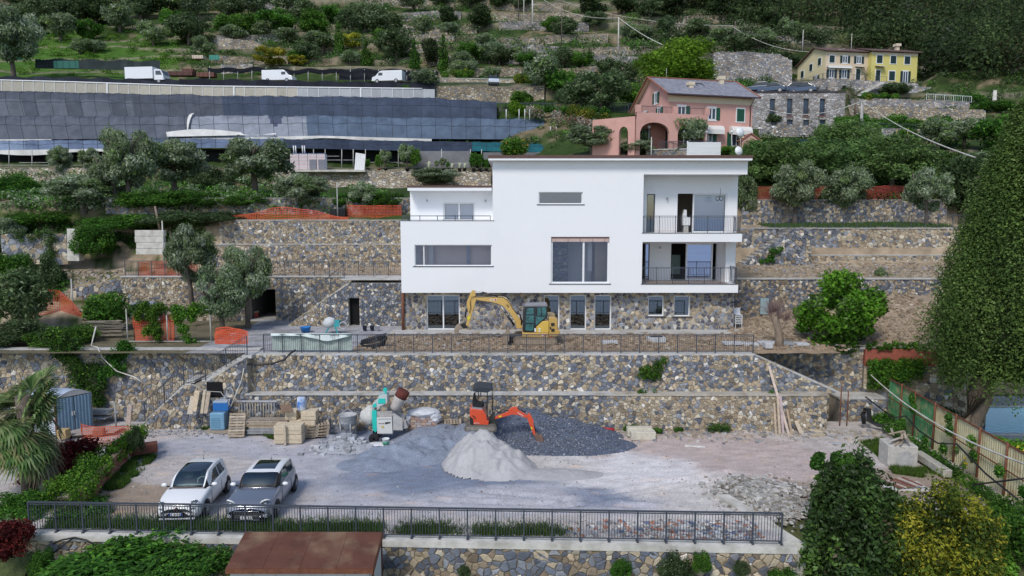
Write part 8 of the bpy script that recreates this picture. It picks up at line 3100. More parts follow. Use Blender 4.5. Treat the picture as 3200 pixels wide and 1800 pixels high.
q.build('canopy_roof','attr_paint',t,bevel=.02)
q=MB()
for a,b,y in(((445,225),(425,440),-.4),((620,235),(620,740),-.5),((705,190),(712,760),.45),((480,220),(470,400),.4)):
 (x0,z0),(x1,z1)=f2([a,b])
 q.bar((x0,y,z0),(x1,y,z1),.045)
q.tube([(a,-.45,b)for a,b in f2([(425,235),(380,240),(350,290),(345,400)])],.018,6)
q.tube([(a,.45,b)for a,b in f2([(715,280),(745,290),(745,370),(712,400)])],.014,6)
for y in(-.1,.12):
 q.bar((f2([(600,560)])[0][0],y,.95),(f2([(580,470)])[0][0],y,1.35),.025)
q.build('canopy_post',BLK,t)
q=MB()
q.prism(f2([(620,860),(740,690),(770,720),(755,860),(810,920),(790,960),(640,940)]),-.14,.14,(.04,.045,.04))
q.build('swing_bracket','attr_paint',t,bevel=.015)
q=MB()
q.prism(f2([(735,850),(770,798),(1035,690),(1060,645),(1110,600),(1225,588),(1250,655),(1400,745),(1440,780),(1425,828),(1250,760),(1120,745),(1060,765),(860,825)]),-.075,.075,RED)
bmm=q.build('boom','attr_gloss',t,bevel=.012)
q=MB()
q.prism(f2([(1430,745),(1470,718),(1500,750),(1560,870),(1560,950),(1605,1170),(1572,1195),(1520,1080),(1437,850)]),-.06,.06,RED)
q.build('arm','attr_gloss',t,bevel=.012)
q=MB()
q.prism(f2([(1575,1200),(1600,1150),(1640,1140),(1660,1190),(1740,1200),(1768,1260),(1745,1350),(1665,1420),(1640,1330),(1610,1250)]),-.2,.2,(.20,.13,.10))
q.build('bucket','attr_rock',t,bevel=.012)
q=MB()
q.prism(f2([(850,775),(905,765),(905,795),(850,808)]),-.085,-.077,(.70,.60,.03))
q.prism(f2([(1500,1010),(1530,1008),(1540,1055),(1510,1060)]),-.07,-.062,(.70,.60,.03))
q.build('warning_sticker','attr_paint',t)
for a,b,y,rt in(((722,735),(1045,662),0,.3),((1430,718),(1232,620),-.01,.15),((1552,955),(1607,1090),.0,.0)):
 A_,B_=f2([a,b])
 cylinder(t,A_,B_,y,.032,ratio=rt)
a,b=f2([(1290,740)])[0]
text('KUBOTA',.085,(a,-.08,b),(PI/2,radians(33),0),WHT,t,.004)
a,b=f2([(400,880)])[0]
text('U17-3',.10,(a,-.468,b),(PI/2,0,0),WHT,t,.004)
TQ=(.02,.52,.44)
GW=(.56,.55,.52)
S,OX,OZ=352.0,370,1110
p=onz(1186,1359,-.2)
t=thing('concrete_mixer','large towable concrete mixer with turquoise column, white drum and raised loading skip','concrete mixer',(p.x,34.35,-.22))
f2=lambda pts:P2(pts,OX,OZ,S)
def addlathe(nm,a,b,prof,c,m='attr_rock',n=22,par=None,y=0.0):
 "prof (radius, 0..1 along a->b)"
 A_,B_=Vector((a[0],y,a[1])),Vector((b[0],y,b[1]))
 d_=(B_-A_)
 Mx=Matrix.Translation(A_)@d_.to_track_quat('Z','Y').to_matrix().to_4x4()
 q=MB()
 q.lathe([(r,s*d_.length)for r,s in prof],n,c,M=Mx)
 return q.build(nm,MATS[m],par or t)
A_,B_=f2([(90,690),(350,680)])
addlathe('drum',A_,B_,[(.20,0),(.24,.02),(.52,.55),(.53,.72),(.45,1.0)],GW,y=.15)
q=MB()
q.prism(f2([(322,540),(405,540),(405,900),(375,935),(330,880)]),-.42,-.28,TQ)
q.prism(f2([(330,490),(340,420),(420,350),(440,290),(530,250),(590,260),(590,400),(570,420),(410,490)]),-.4,.25,(.50,.55,.54))
q.prism(f2([(335,480),(345,430),(405,400),(405,480)]),-.43,-.405,TQ)
q.prism(f2([(428,415),(445,325),(560,325),(560,415)]),-.43,-.405,TQ)
q.build('column','attr_paint',t,bevel=.02)
q=MB()
q.cyl((f2([(552,182)])[0][0],-.3,f2([(552,182)])[0][1]),(f2([(552,182)])[0][0],-.2,f2([(552,182)])[0][1]),.10,n=20,c=TQ)
q.bar((f2([(560,210)])[0][0],-.25,f2([(560,210)])[0][1]),(f2([(560,260)])[0][0],-.25,f2([(560,270)])[0][1]),.08,c=TQ)
q.tube([(a,-.3,b)for a,b in f2([(440,320),(470,255),(510,235),(545,250)])],.03,6,c=(.3,.5,.48))
q.build('lamp_disc','attr_paint',t)
q=MB()
q.prism(f2([(410,660),(672,655),(680,945),(412,945)]),-.48,.25,(.62,.62,.60))
cbn=q.build('control_cabinet','attr_paint',t,bevel=.015)
q=MB()
q.prism(f2([(555,740),(648,735),(648,752),(555,775)]),-.50,-.482,(.02,.02,.02))
q.prism(f2([(490,803),(535,803),(535,838),(490,838)]),-.50,-.482,(.55,.45,.15))
for cx_ in(455,480,505,530):
 a,b=f2([(cx_,760)])[0]
 q.cyl((a,-.5,b),(a,-.482,b),.025,n=8,c=(.15,.1,.1))
q.prism(f2([(430,680),(655,675),(655,683),(430,688)]),-.495,-.482,(.3,.3,.3))
q.build('controls','attr_paint',cbn)
q=MB()
q.prism(f2([(410,560),(675,548),(672,650),(410,655)]),-.40,-.36,(.40,.38,.36))
q.prism(f2([(690,590),(712,580),(850,680),(855,888),(690,885)]),-.45,-.42,(.45,.43,.42))
q.prism(f2([(690,590),(712,580),(850,680),(855,888),(690,885)]),.25,.28,(.45,.43,.42))
q.prism(f2([(855,760),(900,750),(940,860),(850,885)]),-.3,.1,(.40,.39,.38))
q.build('hopper_plate','attr_rock',t)
A_,B_=f2([(680,560),(840,265)])
addlathe('loading_skip',A_,B_,[(.20,0),(.26,.1),(.31,.8),(.31,.98),(.22,1.0),(.2,.9)],(.50,.46,.43),n=20)
A_,B_=f2([(800,340),(865,222)])
addlathe('rusty_rim',A_,B_,[(.313,0),(.318,.5),(.315,1),(.2,1.0)],(.13,.035,.025),n=20)
q=MB()
for a,b in(((470,420),(470,560)),((490,430),(580,550)),((520,425),(570,545))):
 (x0,z0),(x1,z1)=f2([a,b])
 q.bar((x0,-.3,z0),(x1,-.25,z1),.04,c=(.3,.3,.3))
(x0,z0),(x1,z1)=f2([(440,958),(680,958)])
q.box((x0,-.35,z0-.05),(x1,.3,z0+.03),(.30,.29,.28))
q.build('frame','attr_paint',t)
for y in(-.55,.45):
 Mx=Matrix.Translation((f2([(362,1030)])[0][0],y,.25))@Matrix.Rotation(PI/2,4,'X')
 q=MB()
 q.lathe([(.15,-.08),(.24,-.08),(.26,-.04),(.26,.04),(.24,.08),(.15,.08)],22,c=(.02,.02,.02),M=Mx)
 wo=q.build('wheel',TYRE,t)
 q=MB()
 q.lathe([(0,-.05),(.155,-.05),(.155,.065),(.12,.06),(.06,.03),(.05,.08),(0,.08)],18,c=(.36,.35,.34),M=Mx)
 q.build('rim','attr_paint',wo)
def site(name,lab,cat,px,py,z=None,Y=None,rz=0,group=None):
 p=onz(px,py,-.22 if z is None else z)if Y is None else at(px,py,Y)
 if Y is not None and z is not None:
  p.z=z
 if Y is None and z is None:
  p.z=yard_z(p.x,p.y)
 return thing(name,lab,cat,p,rz,group)
def b1(t,nm,boxes,m='attr_paint',bevel=0):
 q=MB()
 for(a,b,c)in boxes:
  q.box(a,b,c)
 return q.build(nm,MATS[m],t,bevel=bevel)
WD=[(.42,.34,.25),(.36,.29,.21),(.48,.40,.31),(.32,.27,.22)]
def pallet(t,z0=0,L=1.2,W_=.8,M=None,nb=8,top=1):
 rng=random.Random(int(z0*100)+3)
 for i in range(nb):
  x=-L/2+(L-.1)*i/(nb-1)
  q=MB()
  q.box((x,-W_/2,z0+.125),(x+.1,W_/2,z0+.147),rng.choice(WD),M=M)
  q.build('board','attr_wood',t)
 for y in(-W_/2,-.05,W_/2-.1):
  q=MB()
  q.box((-L/2,y,z0+.1),(L/2,y+.1,z0+.124),rng.choice(WD),M=M)
  q.box((-L/2,y,z0),(L/2,y+.1,z0+.02),rng.choice(WD),M=M)
  for x in(-L/2,-.07,L/2-.14):
   q.box((x,y,z0+.021),(x+.14,y+.1,z0+.099),rng.choice(WD),M=M)
  q.build('bearer','attr_wood',t)
for i in range(4):
 t=site('wooden_pallet',['bottom','second','third','topmost'][i]+' pallet of the wooden stack left of the hopper bucket','pallet',990,1333,Y=34.9,rz=radians(12+3*i),group='stack of wooden pallets by the wall')
 t.location.z=-.22
 t.location.z+=.152*i+.1
 pallet(t)
t=site('wooden_pallet','grey wooden pallet leaning upright against the plank stack','pallet',738,1322,Y=34.7,rz=radians(4))
t.location.z=-.2
pallet(t,M=Matrix.Rotation(radians(90),4,'Z')@Matrix.Rotation(radians(-68),4,'Y')@Matrix.Translation((.6,0,0)),nb=9)
t=site('wooden_pallet','wooden pallet lying at the foot of the wall, right of the wrapped blocks','pallet',1405,1312,Y=35.5,rz=.1)
t.location.z=.25
pallet(t)
t=site('plank_stack','stack of long wooden planks under the scaffold frames','planks',840,1318,Y=35.2)
t.location.z=-.15
rng=random.Random(4)
for k in range(10):
 q=MB()
 q.box((-1.0+rng.uniform(-.1,.1),-.3+.01*k,.05+k*.075),(1.05+rng.uniform(-.15,.25),.25,.05+k*.075+.05),rng.choice(WD)if k>3 else(.35,.36,.38))
 q.build('plank','attr_wood',t)
t=site('plank_beam','long thin plank lying on the grass in front of the leaning pallet','plank',780,1333,rz=radians(-2))
b1(t,'plank',[((-2.2,-.06,.12),(1.6,.06,.18),WD[0]),((-1.4,-.3,0),(-1.3,.3,.11),WD[1]),((.6,-.3,0),(.7,.3,.11),WD[1])],'attr_wood')
t=site('scaffold_frames','row of upright galvanised scaffold frames behind the plank stack','scaffolding',800,1270,Y=35.7)
t.location.z=.0
q=MB()
for z in(1.4,.3):
 q.bar((-1.0,0,z),(1.1,0,z),.08,c=(.42,.42,.44))
q.build('rail','attr_paint',t)
for k in range(14):
 q=MB()
 x=-.9+k*.14
 q.cyl((x,.03*(k%3),.2),(x+.02,.03,1.42),.024,n=6,c=(.35,.36,.38)if k%3 else(.5,.42,.33))
 q.build('upright','attr_paint',t)
CB='cream foam-like concrete blocks beside the planks'
for i,(px,py,Y,dz,lab,w_)in enumerate(((905,1350,34.0,0,'lower front block of the cream block pile',1.35),(905,1350,34.0,.46,'upper front block of the cream block pile',1.35),(950,1330,34.9,0,'rear lower block of the cream block pile, under the barrel',1.3),(950,1330,34.9,.46,'rear middle block under the blue barrel',1.3),(970,1330,34.9,.92,'top block carrying the blue barrel',.75),(915,1330,34.95,.92,'small top block left of the blue barrel',.55))):
 p=at(px,py,Y)
 t=thing('concrete_block',lab,'block',(p.x,Y,-.2+dz),radians(2),CB)
 b1(t,'block',[((-w_/2,-.35,0),(w_/2,.35,.445),(.62,.52,.38))],'attr_rock',.03)
 b1(t,'joint_groove',[((-w_/2+.04,-.36,.2),(w_/2-.04,-.352,.215),(.40,.33,.24))],'attr_rock')
p=at(940,1330,34.9)
t=thing('plank','brown plank lying across the top of the cream blocks','plank',(p.x-.55,34.9,1.22),.4)
b1(t,'board',[((-.4,-.6,.0),(.1,.7,.05),(.25,.16,.11))],'attr_wood')
p=at(897,1360,33.5)
t=thing('stake','upright pale wooden stake in front of the cream blocks','stake',(p.x-.1,33.5,-.2))
b1(t,'stake',[((-.05,-.05,0),(.05,.05,1.0),(.5,.42,.32))],'attr_wood')
p=at(941,1330,34.9)
t=thing('barrel','blue plastic barrel smeared with white paint on the cream blocks','barrel',(p.x+.05,34.9,1.17))
q=MB()
q.lathe([(.19,0),(.21,.02),(.22,.3),(.21,.36),(.20,.64),(.18,.66)],20,c=(.03,.16,.55))
q.build('drum',mat('barrel_blue',(.03,.16,.52),rough=.5,var=.2,scale=5,col2=(.62,.68,.75),amt=.75,s2=3.5),t)
t=site('generator','light blue generator cabinet standing in front of the cupboard opening','generator',683,1285,Y=35.6)
t.location.z=0
q=MB()
b1(t,'base',[((-.55,-.3,-.2),(.6,.3,-.03),(.35,.30,.24))],'attr_wood')
b1(t,'body',[((-.36,-.3,-.02),(.40,.3,.88),(.18,.36,.50))],'attr_gloss',.06)
b1(t,'louvre',[((-.28,-.312,.12+.09*k),(.2,-.302,.15+.09*k),(.10,.22,.32))for k in range(6)])
b1(t,'top_cabinet',[((-.3,.0,.9),(.5,.5,1.35),(.03,.16,.45))],'attr_gloss',.04)
b1(t,'white_lid',[((-.28,-.02,1.36),(.45,.45,1.41),(.5,.6,.7))],'attr_gloss')
t=site('hose_coil','coiled pale hose hanging beside the light blue generator','hose',722,1270,Y=35.3)
q=MB()
for k in range(5):
 q.tube([((.13+.012*k)*cos(a*PI/8),-.02*k,.75+(.2+.012*k)*sin(a*PI/8))for a in range(17)],.014,5)
q.tube([(0,0,.55),(-.1,0,.2),(-.15,0,0)],.014,5)
q.build('hose','concrete_pale',t)
for i,(px,py,h,w_,c,lab)in enumerate(((600,1290,.85,.30,(.52,.45,.36),'pale board leaning on the stair block, leftmost'),(612,1282,1.0,.26,(.55,.45,.32),'taller beige board leaning on the stair block'),(636,1288,1.15,.14,(.5,.42,.3),'narrow plank leaning left of the blue generator'),(648,1288,1.05,.2,(.42,.34,.26),'brown plank leaning left of the blue generator'))):
 t=site('leaning_board',lab,'board',px,py,Y=35.75)
 q=MB()
 q.add([(-w_/2,-.25,0),(w_/2,-.25,0),(w_/2+.05,.15,h),(-w_/2+.05,.15,h),(-w_/2,-.2,0),(w_/2,-.2,0),(w_/2+.05,.2,h),(-w_/2+.05,.2,h)],[(0,1,2,3),(7,6,5,4),(0,4,5,1),(1,5,6,2),(2,6,7,3),(3,7,4,0)],c)
 q.build('board','attr_wood',t)
t=site('concrete_hopper','grey round concrete hopper bucket on a tubular stand','hopper',1088,1338,Y=34.9)
t.location.z=-.2
q=MB()
q.lathe([(.12,.28),(.2,.45),(.42,.72),(.45,.76),(.45,1.12),(.47,1.13),(.43,1.14),(.42,.8),(.15,.5)],24,c=(.47,.48,.50))
q.build('bucket','attr_rock',t)
for k in range(4):
 a=k*PI/2+.5
 q=MB()
 q.cyl((.42*cos(a),.42*sin(a),.8),(.36*cos(a),.36*sin(a),.03),.03,n=8,c=(.42,.43,.45))
 q.build('leg','attr_paint',t)
q=MB()
q.tube([(.36*cos(a*PI/10),.36*sin(a*PI/10),.03)for a in range(21)],.025,6,c=(.42,.43,.45))
q.bar((-.45,0,1.12),(.0,0,1.42),.03,c=(.4,.4,.4))
q.bar((.45,0,1.12),(.0,0,1.42),.03,c=(.4,.4,.4))
q.build('ring','attr_paint',t)
t=site('wrapped_blocks','pallet of brick-coloured blocks wrapped in torn clear plastic','block pallet',1325,1320,Y=35.2)
t.location.z=.15
b1(t,'pallet',[((-.8,-.4,-.15),(.8,.5,0),(.18,.14,.11))],'attr_wood')
rng=random.Random(6)
for r in range(5):
 for k in range(5):
  q=MB()
  x=-.72+k*.29+(.1 if r%2 else 0)
  c=rng.choice([(.42,.27,.20),(.50,.38,.30),(.36,.26,.23),(.45,.40,.40)])
  q.box((x,-.42,.01+r*.13),(x+.27,.4,.01+r*.13+.115),c)
  q.build('block','attr_rock',t)
q=MB()
q.blob((.0,0,.80),(.82,.52,.24),6,jit=.06,c=(.62,.63,.66))
q.blob((.6,-.1,.55),(.30,.42,.34),4,jit=.15,c=(.56,.57,.60))
q.blob((-.75,-.1,.5),(.22,.4,.28),4,jit=.2,c=(.52,.52,.55))
o=q.build('plastic_wrap',mat('plastic_sheet',attr=1,rough=.3,var=.12,scale=7,bump=.7,bscale=6,spec=.6),t)
p=onz(1180,1392,-.05)
t=thing('plastic_bag','crumpled white plastic bag lying on the ground below the mixer wheel','plastic bag',(p.x,p.y,yard_z(p.x,p.y)+.02))
q=MB()
q.blob((0,0,.1),(.75,.45,.16),7,jit=.22,c=(.72,.71,.72))
q.blob((.5,.2,.12),(.35,.3,.15),5,jit=.25,c=(.72,.71,.72))
q.build('plastic_wrap','plastic_sheet',t)
t=thing('paint_bucket','white bucket with a green label standing on the white plastic bag','bucket',(p.x+.42,p.y-.1,yard_z(p.x,p.y)+.22))
q=MB()
q.lathe([(.14,0),(.17,.32),(.18,.33),(.165,.34),(.15,.3),(.13,.05)],18,c=(.75,.78,.76))
q.build('bucket','attr_paint',t)
q=MB()
q.lathe([(.146,.05),(.16,.2),(.159,.2),(.145,.05)],18,c=(.05,.28,.16))
q.build('label','attr_paint',t)
t=site('concrete_block','pale concrete block pair lying by the low wall on the right','block',2008,1372,rz=.03)
b1(t,'block',[((-.62,-.25,0),(.62,.25,.42),(.60,.56,.46))],'attr_rock',.03)
b1(t,'block',[((-.72,.2,.05),(.55,.6,.5),(.58,.54,.44))],'attr_rock',.03)
t=site('red_pipe','short red plastic pipe lying at the foot of the low wall','pipe',1897,1345,rz=radians(-12))
q=MB()
q.cyl((-.38,0,.1),(.38,0,.1),.085,n=14,c=(.42,.025,.03))
q.build('pipe','attr_paint',t)
for i,(px,pyb,dx,hh,w_)in enumerate(((2425,1352,.05,1.5,.10),(2437,1352,.03,1.75,.12),(2448,1352,-.02,1.9,.12),(2465,1352,-.75,3.35,.13),(2475,1350,-.1,1.2,.1),(2506,1345,-.1,.55,.2))):
 t=site('timber_plank',['shortest left plank leaning on the low wall at right','second plank of the bundle leaning on the low wall','third pinkish plank of the leaning bundle','very long plank leaning up over both walls','short plank right of the leaning bundle','short wide board leaning right of the planks'][i],'plank',px,pyb,Y=35.35,group='planks leaning on the low wall')
 t.location.z=-.25
 q=MB()
 q.bar((0,0,0),(dx,.55 if hh<3 else 1.1,hh),w_,.04,c=[(.48,.38,.28),(.50,.40,.30),(.48,.38,.38),(.55,.45,.38),(.4,.3,.2),(.5,.42,.32)][i],up=(0,1,.2))
 q.build('board','attr_wood',t)
for i,(px,py,rz)in enumerate(((2550,1350,-.5),(2555,1362,.3),(2170,1395,-.2),(2610,1385,-.4))):
 t=site('loose_board',['pale block lying right of the leaning planks','small timber offcut by the corner of the low wall','whitish flat board lying alone on the dirt','flat slate slab on the rubble at the right'][i],'board',px,py,rz=rz)
 b1(t,'board',[((-.45 if i==2 else-.3,-.09,0),(.5 if i==2 else.3,.09,.05 if i>1 else.14),[(.55,.46,.33),(.5,.42,.3),(.62,.61,.57),(.38,.40,.42)][i])],'attr_wood',.01)
t=site('manhole_box','tall concrete box with a round recess and boards piled on top, beside the fence','concrete box',2805,1455,rz=radians(-8))
b1(t,'box',[((-.62,-.5,0),(.62,.6,1.0),(.52,.50,.46))],'attr_rock',.03)
q=MB()
q.lathe([(.0,0),(.33,0),(.35,-.02),(.37,.02),(0,.01)],28,c=(.46,.45,.44),M=Matrix.Translation((.08,-.51,.42))@Matrix.Rotation(PI/2,4,'X'),smooth=0)
q.build('round_recess','attr_rock',t)
rng=random.Random(9)
for k in range(11):
 q=MB()
 a=rng.uniform(-.5,.5)+1.0
 x,y=rng.uniform(-.3,.3),rng.uniform(-.2,.4)
 q.bar((x-.5*cos(a),y-.5*sin(a),1.03+.04*k),(x+.5*cos(a),y+.5*sin(a),1.05+.04*k),.09,.03,c=rng.choice(WD+[(.55,.5,.45)]))
 q.build('board','attr_wood',t)
a,b=onz(2866,1428,0),onz(2962,1492,0)
t=thing('beam','long mossy concrete beam lying against the yellow fence','beam',a)
q=MB()
q.bar((0,0,.15),b-a+Vector((0,0,.15)),.38,.32,c=(.50,.47,.40))
q.build('beam','attr_rock',t,bevel=.03)
t=site('board_heap','small heap of brown and pale boards on a concrete slab at the right','boards',2820,1526,z=-.1)
b1(t,'slab',[((-.8,-.45,-.1),(.9,.5,.12),(.55,.53,.5))],'attr_rock',.02)
for k in range(6):
 q=MB()
 q.bar((-.6+.16*k,.4,.16+.03*k),(-.25+.16*k,-.42,.18+.02*k),.11,.03,c=[(.20,.07,.05),(.5,.42,.36),(.22,.10,.07)][k%3])
 q.build('board','attr_wood',t)
t=site('black_hoses','bundle of black corrugated hoses leaning beside the stone landing','hose',2702,1330,Y=36.3)
q=MB()
for k in range(4):
 q.tube([(-.1+.04*k,0,.1),(-.2+.05*k,0,.6),(-.08+.06*k,0,.95),(.1+.05*k,0,.9),(.12+.05*k,-.1,.3),(.5+.1*k,-.3,.08),(1.2+.05*k,-.9,.05)],.05,8)
q.build('hose','black_rubber',t)
for k,px in enumerate((2624,2646)):
 t=site('iron_rod',['left','right'][k]+' rusty iron rod standing by the corner steps','rod',px,1330,Y=36.8)
 q=MB()
 q.cyl((0,0,-.2),(0,0,2.2-.3*k),.03,n=6)
 q.build('rod','rust',t)
def terr(px,py,Y):
 p=at(px,py,Y)
 return(p.x,Y,T1+.05)
t=thing('hose_reel','large coil of black corrugated pipe lying on the terrace behind the railing','pipe coil',terr(1168,1070,38.6))
q=MB()
rng=random.Random(3)
for k in range(9):
 r=.60+.035*(k%5)
 q.tube([(r*cos(a*PI/14),r*.8*sin(a*PI/14)*.6,.18+.05*k+r*.28*sin(a*PI/14+k*.2))for a in range(29)],.035,6)
q.build('coil','black_rubber',t)
t=thing('black_hose','black hose hanging down the front of the terrace wall on the left','hose',at(920,1098,36.6))
q=MB()
q.tube([at(922,1094,36.9),at(908,1104,36.45),at(888,1124,36.35),at(850,1137,36.3),at(808,1140,36.3),at(770,1138,36.25)],.05,8)
q.build('hose','black_rubber',t,1)
t=thing('tarpaulin','pale green tarpaulin hung over the left end of the terrace railing','tarpaulin',at(960,1060,37.3))
q=MB()
n=30
a,b=at(848,1040,37.25).x,at(1098,1040,37.25).x
for i in range(n):
 for j in range(6):
  P_=[]
  for ii,jj in((i,j),(i+1,j),(i+1,j+1),(i,j+1)):
   s,v=ii/n,jj/6
   P_.append(Vector((lerp(a,b,s),37.32+.05*noise.noise(Vector((s*14,v*3,1)))+.02*v,T1+.15+v*.86)))
  q.add(P_,[(0,1,2,3)],(.42,.50,.46),smooth=1)
q.build('sheet','attr_paint',t,1)
q=MB()
for i in range(n):
 P_=[]
 for ii,jj in((i,0),(i+1,0),(i+1,1),(i,1)):
  s=ii/n
  d_=.12+.28*exp(-((s-.7)/.2)**2)
  P_.append(Vector((lerp(a,b,s),37.17 if jj==0 else 37.14-.04*sin(s*30),T1+1.09-jj*d_)))
 q.add(P_,[(0,1,2,3)],(.60,.68,.66),smooth=1)
 q.add([P_[0],P_[1],P_[1]+Vector((0,.16,-.02)),P_[0]+Vector((0,.16,-.02))],[(0,1,2,3)],(.60,.68,.66),smooth=1)
q.build('folded_edge','attr_paint',t,1)
t=thing('cement_mixer','small cement mixer with a white drum and teal frame on the left terrace','cement mixer',terr(1035,1037,43.5))
A_,B_=(-.5,.55),(.25,.75)
addlathe('drum',A_,B_,[(.12,0),(.32,.35),(.36,.6),(.2,1)],(.60,.62,.62),n=18)
q=MB()
q.bar((-.3,-.3,0),(.1,0,.7),.06,c=(.03,.35,.36))
q.bar((.5,-.3,0),(.1,0,.7),.06,c=(.03,.35,.36))
q.box((.2,-.15,.4),(.55,.25,.8),(.05,.35,.38))
q.tube([(.8+.22*cos(a*PI/8),-.2,.5+.22*sin(a*PI/8))for a in range(17)],.03,6,c=(.5,.5,.5))
q.build('frame','attr_paint',t)
t=thing('tub','bright blue plastic tub on the left terrace beside the small mixer','tub',terr(955,1033,44))
q=MB()
q.lathe([(.25,0),(.33,.28),(.35,.3),(.3,.3),(.24,.05)],18,c=(.03,.20,.55))
q.build('tub','attr_paint',t)
for k,(px,c,lab)in enumerate(((1140,(.05,.06,.09),'dark bucket by the small doorway'),(1163,(.04,.05,.08),'dark bucket beside the white bucket'),(1180,(.7,.7,.7),'white bucket near the rusty downpipe'))):
 t=thing('bucket',lab,'bucket',terr(px,1033,44.5),group='buckets by the small doorway')
 q=MB()
 q.lathe([(.12,0),(.15,.3),(.16,.3),(.13,.3),(.11,.04)],14,c=c)
 q.build('bucket','attr_paint',t)
t=thing('wood_box','small red and beige wooden box inside the garage opening','box',(at(794,990,50).x,50.2,T1+.06))
b1(t,'box',[((-.2,-.2,0),(.2,.2,.35),(.45,.08,.07)),((-.22,-.22,.352),(.22,.22,.45),(.5,.42,.3))])
for i,(px,py,Y,w_)in enumerate(((2050,1058,40.0,.5),(1905,1062,39.5,.45),(2290,1063,39.2,.55),(2345,1068,38.9,.4),(2400,1062,39.3,.55),(2457,1065,39.2,.4),(2505,1068,39.0,.35),(2398,1085,38.2,.2))):
 t=thing('concrete_slab',['pale inspection cover with a dark top on the dug soil','flat pale slab on the soil behind the excavator','flat grey slab at the end of the pavement strip','small slab beside the pavement end','large grey slab left of the bare pollarded tree','dark grey slab right of the bare pollarded trunk','light slab under the bright green tree','small upright block before the bare tree'][i],'slab',(at(px,py,Y).x,Y,T1+.12))
 b1(t,'slab',[((-w_,-.3,0),(w_,.3,.3 if i in(0,7)else.14),(.50,.51,.53)if i!=5 else(.28,.30,.32))],'attr_rock',.02)
 if i==0:
  b1(t,'dark_lid',[((-.35,-.22,.302),(.35,.22,.33),(.03,.03,.03))])
t=thing('blue_panel','pale blue door panel leaning on the dark wall right of the house','panel',(at(2388,975,47.7).x,47.7,at(2388,982,47.7).z))
b1(t,'panel',[((-.28,-.03,0),(.28,.03,1.1),(.30,.42,.45))])
p=at(2433,1093,38.9)
t=thing('pollarded_tree','leafless pollarded tree with a brush of thin twigs right of the terrace railing','tree',(p.x,38.9,T1))
q=MB()
q.tube([(0,0,-.2),(.02,0,.5),(-.06,0,1.0),(-.22,0,1.5),(-.35,0,2.0)],[.27,.22,.20,.20,.14],10)
q.tube([(-.03,0,.95),(.2,0,1.2),(.35,0,1.55)],[.14,.10,.06],8)
q.tube([(-.22,0,1.4),(-.4,.1,1.7),(-.55,.1,1.9)],[.12,.1,.08],8)
q.build('trunk','bark_pale',t)
q=MB()
rng=random.Random(2)
for k in range(330):
 s=Vector(rng.choice([(-.35,0,2.0),(-.3,0,1.7),(.33,0,1.5),(-.5,.1,1.85),(-.2,0,1.5)]))
 d_=Vector((rng.gauss(.15,.55),rng.gauss(0,.5),rng.uniform(.3,1.1)))
 L=rng.uniform(.5,1.15)
 q.tube([s,s+d_.normalized()*L*.5+Vector((0,0,.05)),s+d_.normalized()*L],[.010,.006,.003],3,c=(.30,.20,.19),cap=0)
q.build('twigs',mat('twig',(.24,.16,.15),rough=.9,var=.2),t)
# left side of the yard
t=thing('metal_shed','small blue-grey corrugated metal shed with curved roof and double doors at the left','shed',(at(208,1262,35.6).x,35.6,-.1),radians(0))
x1=at(260,1262,36).x
x0=at(208,1262,34.5).x
SHC=(.40,.47,.58)
Mx=Matrix.Translation((0,0,0))@Matrix.Rotation(radians(62),4,'Z')
q=MB()
def corr(q,p0,p1,z0,z1,c,n=14,d=.02,m=0):
 p0,p1=Vector(p0),Vector(p1)
 dr=(p1-p0)
 nn=Vector((dr.y,-dr.x,0)).normalized()
 pts=[]
 for k in range(n*4+1):
  b=p0+dr*(k/(n*4))+nn*([0,d,d,0][k%4])
  pts.append(b)
 k=len(pts)
 q.add([(p.x,p.y,z0)for p in pts]+[(p.x,p.y,z1)for p in pts],[(i,i+1,i+1+k,i+k)for i in range(k-1)],c)
A=Vector((0,-.85,0))
B=Vector((.95,.6,0))
Cc=Vector((-2.5,-.15,0))
D=Cc+(B-A)
corr(q,Cc,A,0,1.85,(.50,.55,.63),10)
corr(q,B,D,0,1.85,(.50,.55,.63),10)
corr(q,D,Cc,0,1.85,(.50,.55,.63),8)
q.build('wall','attr_paint',t)
for k in range(2):
 q=MB()
 corr(q,A.lerp(B,.02+.49*k),A.lerp(B,.48+.49*k),.04,1.82,(.17,.27,.36),5,.025)
 dd=q.build('door','attr_paint',t)
 q=MB()
 pp=A.lerp(B,.46+.06*k)
 q.box((pp.x-.02,pp.y-.1,.85),(pp.x+.02,pp.y-.05,1.05),(.5,.5,.5))
 q.build('handle','attr_paint',dd)
q=MB()
n=12
for i in range(26):
 for k in range(n):
  P_=[]
  for(ii,kk)in((i,k),(i+1,k),(i+1,k+1),(i,k+1)):
   s,v=ii/26,kk/n
   b=A.lerp(B,v)+(Cc-A)*s*1.02-(Cc-A)*.01
   P_.append((b.x,b.y,1.86+.30*sin(PI*v)+.012*(ii%2)))
  q.add(P_,[(0,1,2,3)],SHC)
q.add([(A.lerp(B,k/n)+Vector((0,0,1.86+.30*sin(PI*k/n))))for k in range(n+1)],[tuple(range(n+1))],(.50,.48,.46))
q.build('roof','attr_paint',t)
q=MB()
q.bar(A+Vector((-.03,-.03,0)),A+Vector((-.03,-.03,1.86)),.07)
q.build('corner_post','rust',t)
t=thing('wooden_platform','low wooden platform in front of the metal shed doors','platform',(t.location.x+1.4,35.2,-.15))
for k in range(6):
 q=MB()
 q.bar((-1.1+.02*k,-.7+.22*k,.1),(1.3,-.1+.22*k,.1),.2,.05,c=(.38,.33,.30))
 q.build('board','attr_wood',t)
t=thing('folded_sheets','folded grey metal sheets lying beside the shed at the foot of the wall','metal sheets',(at(290,1240,37).x,37.2,.0))
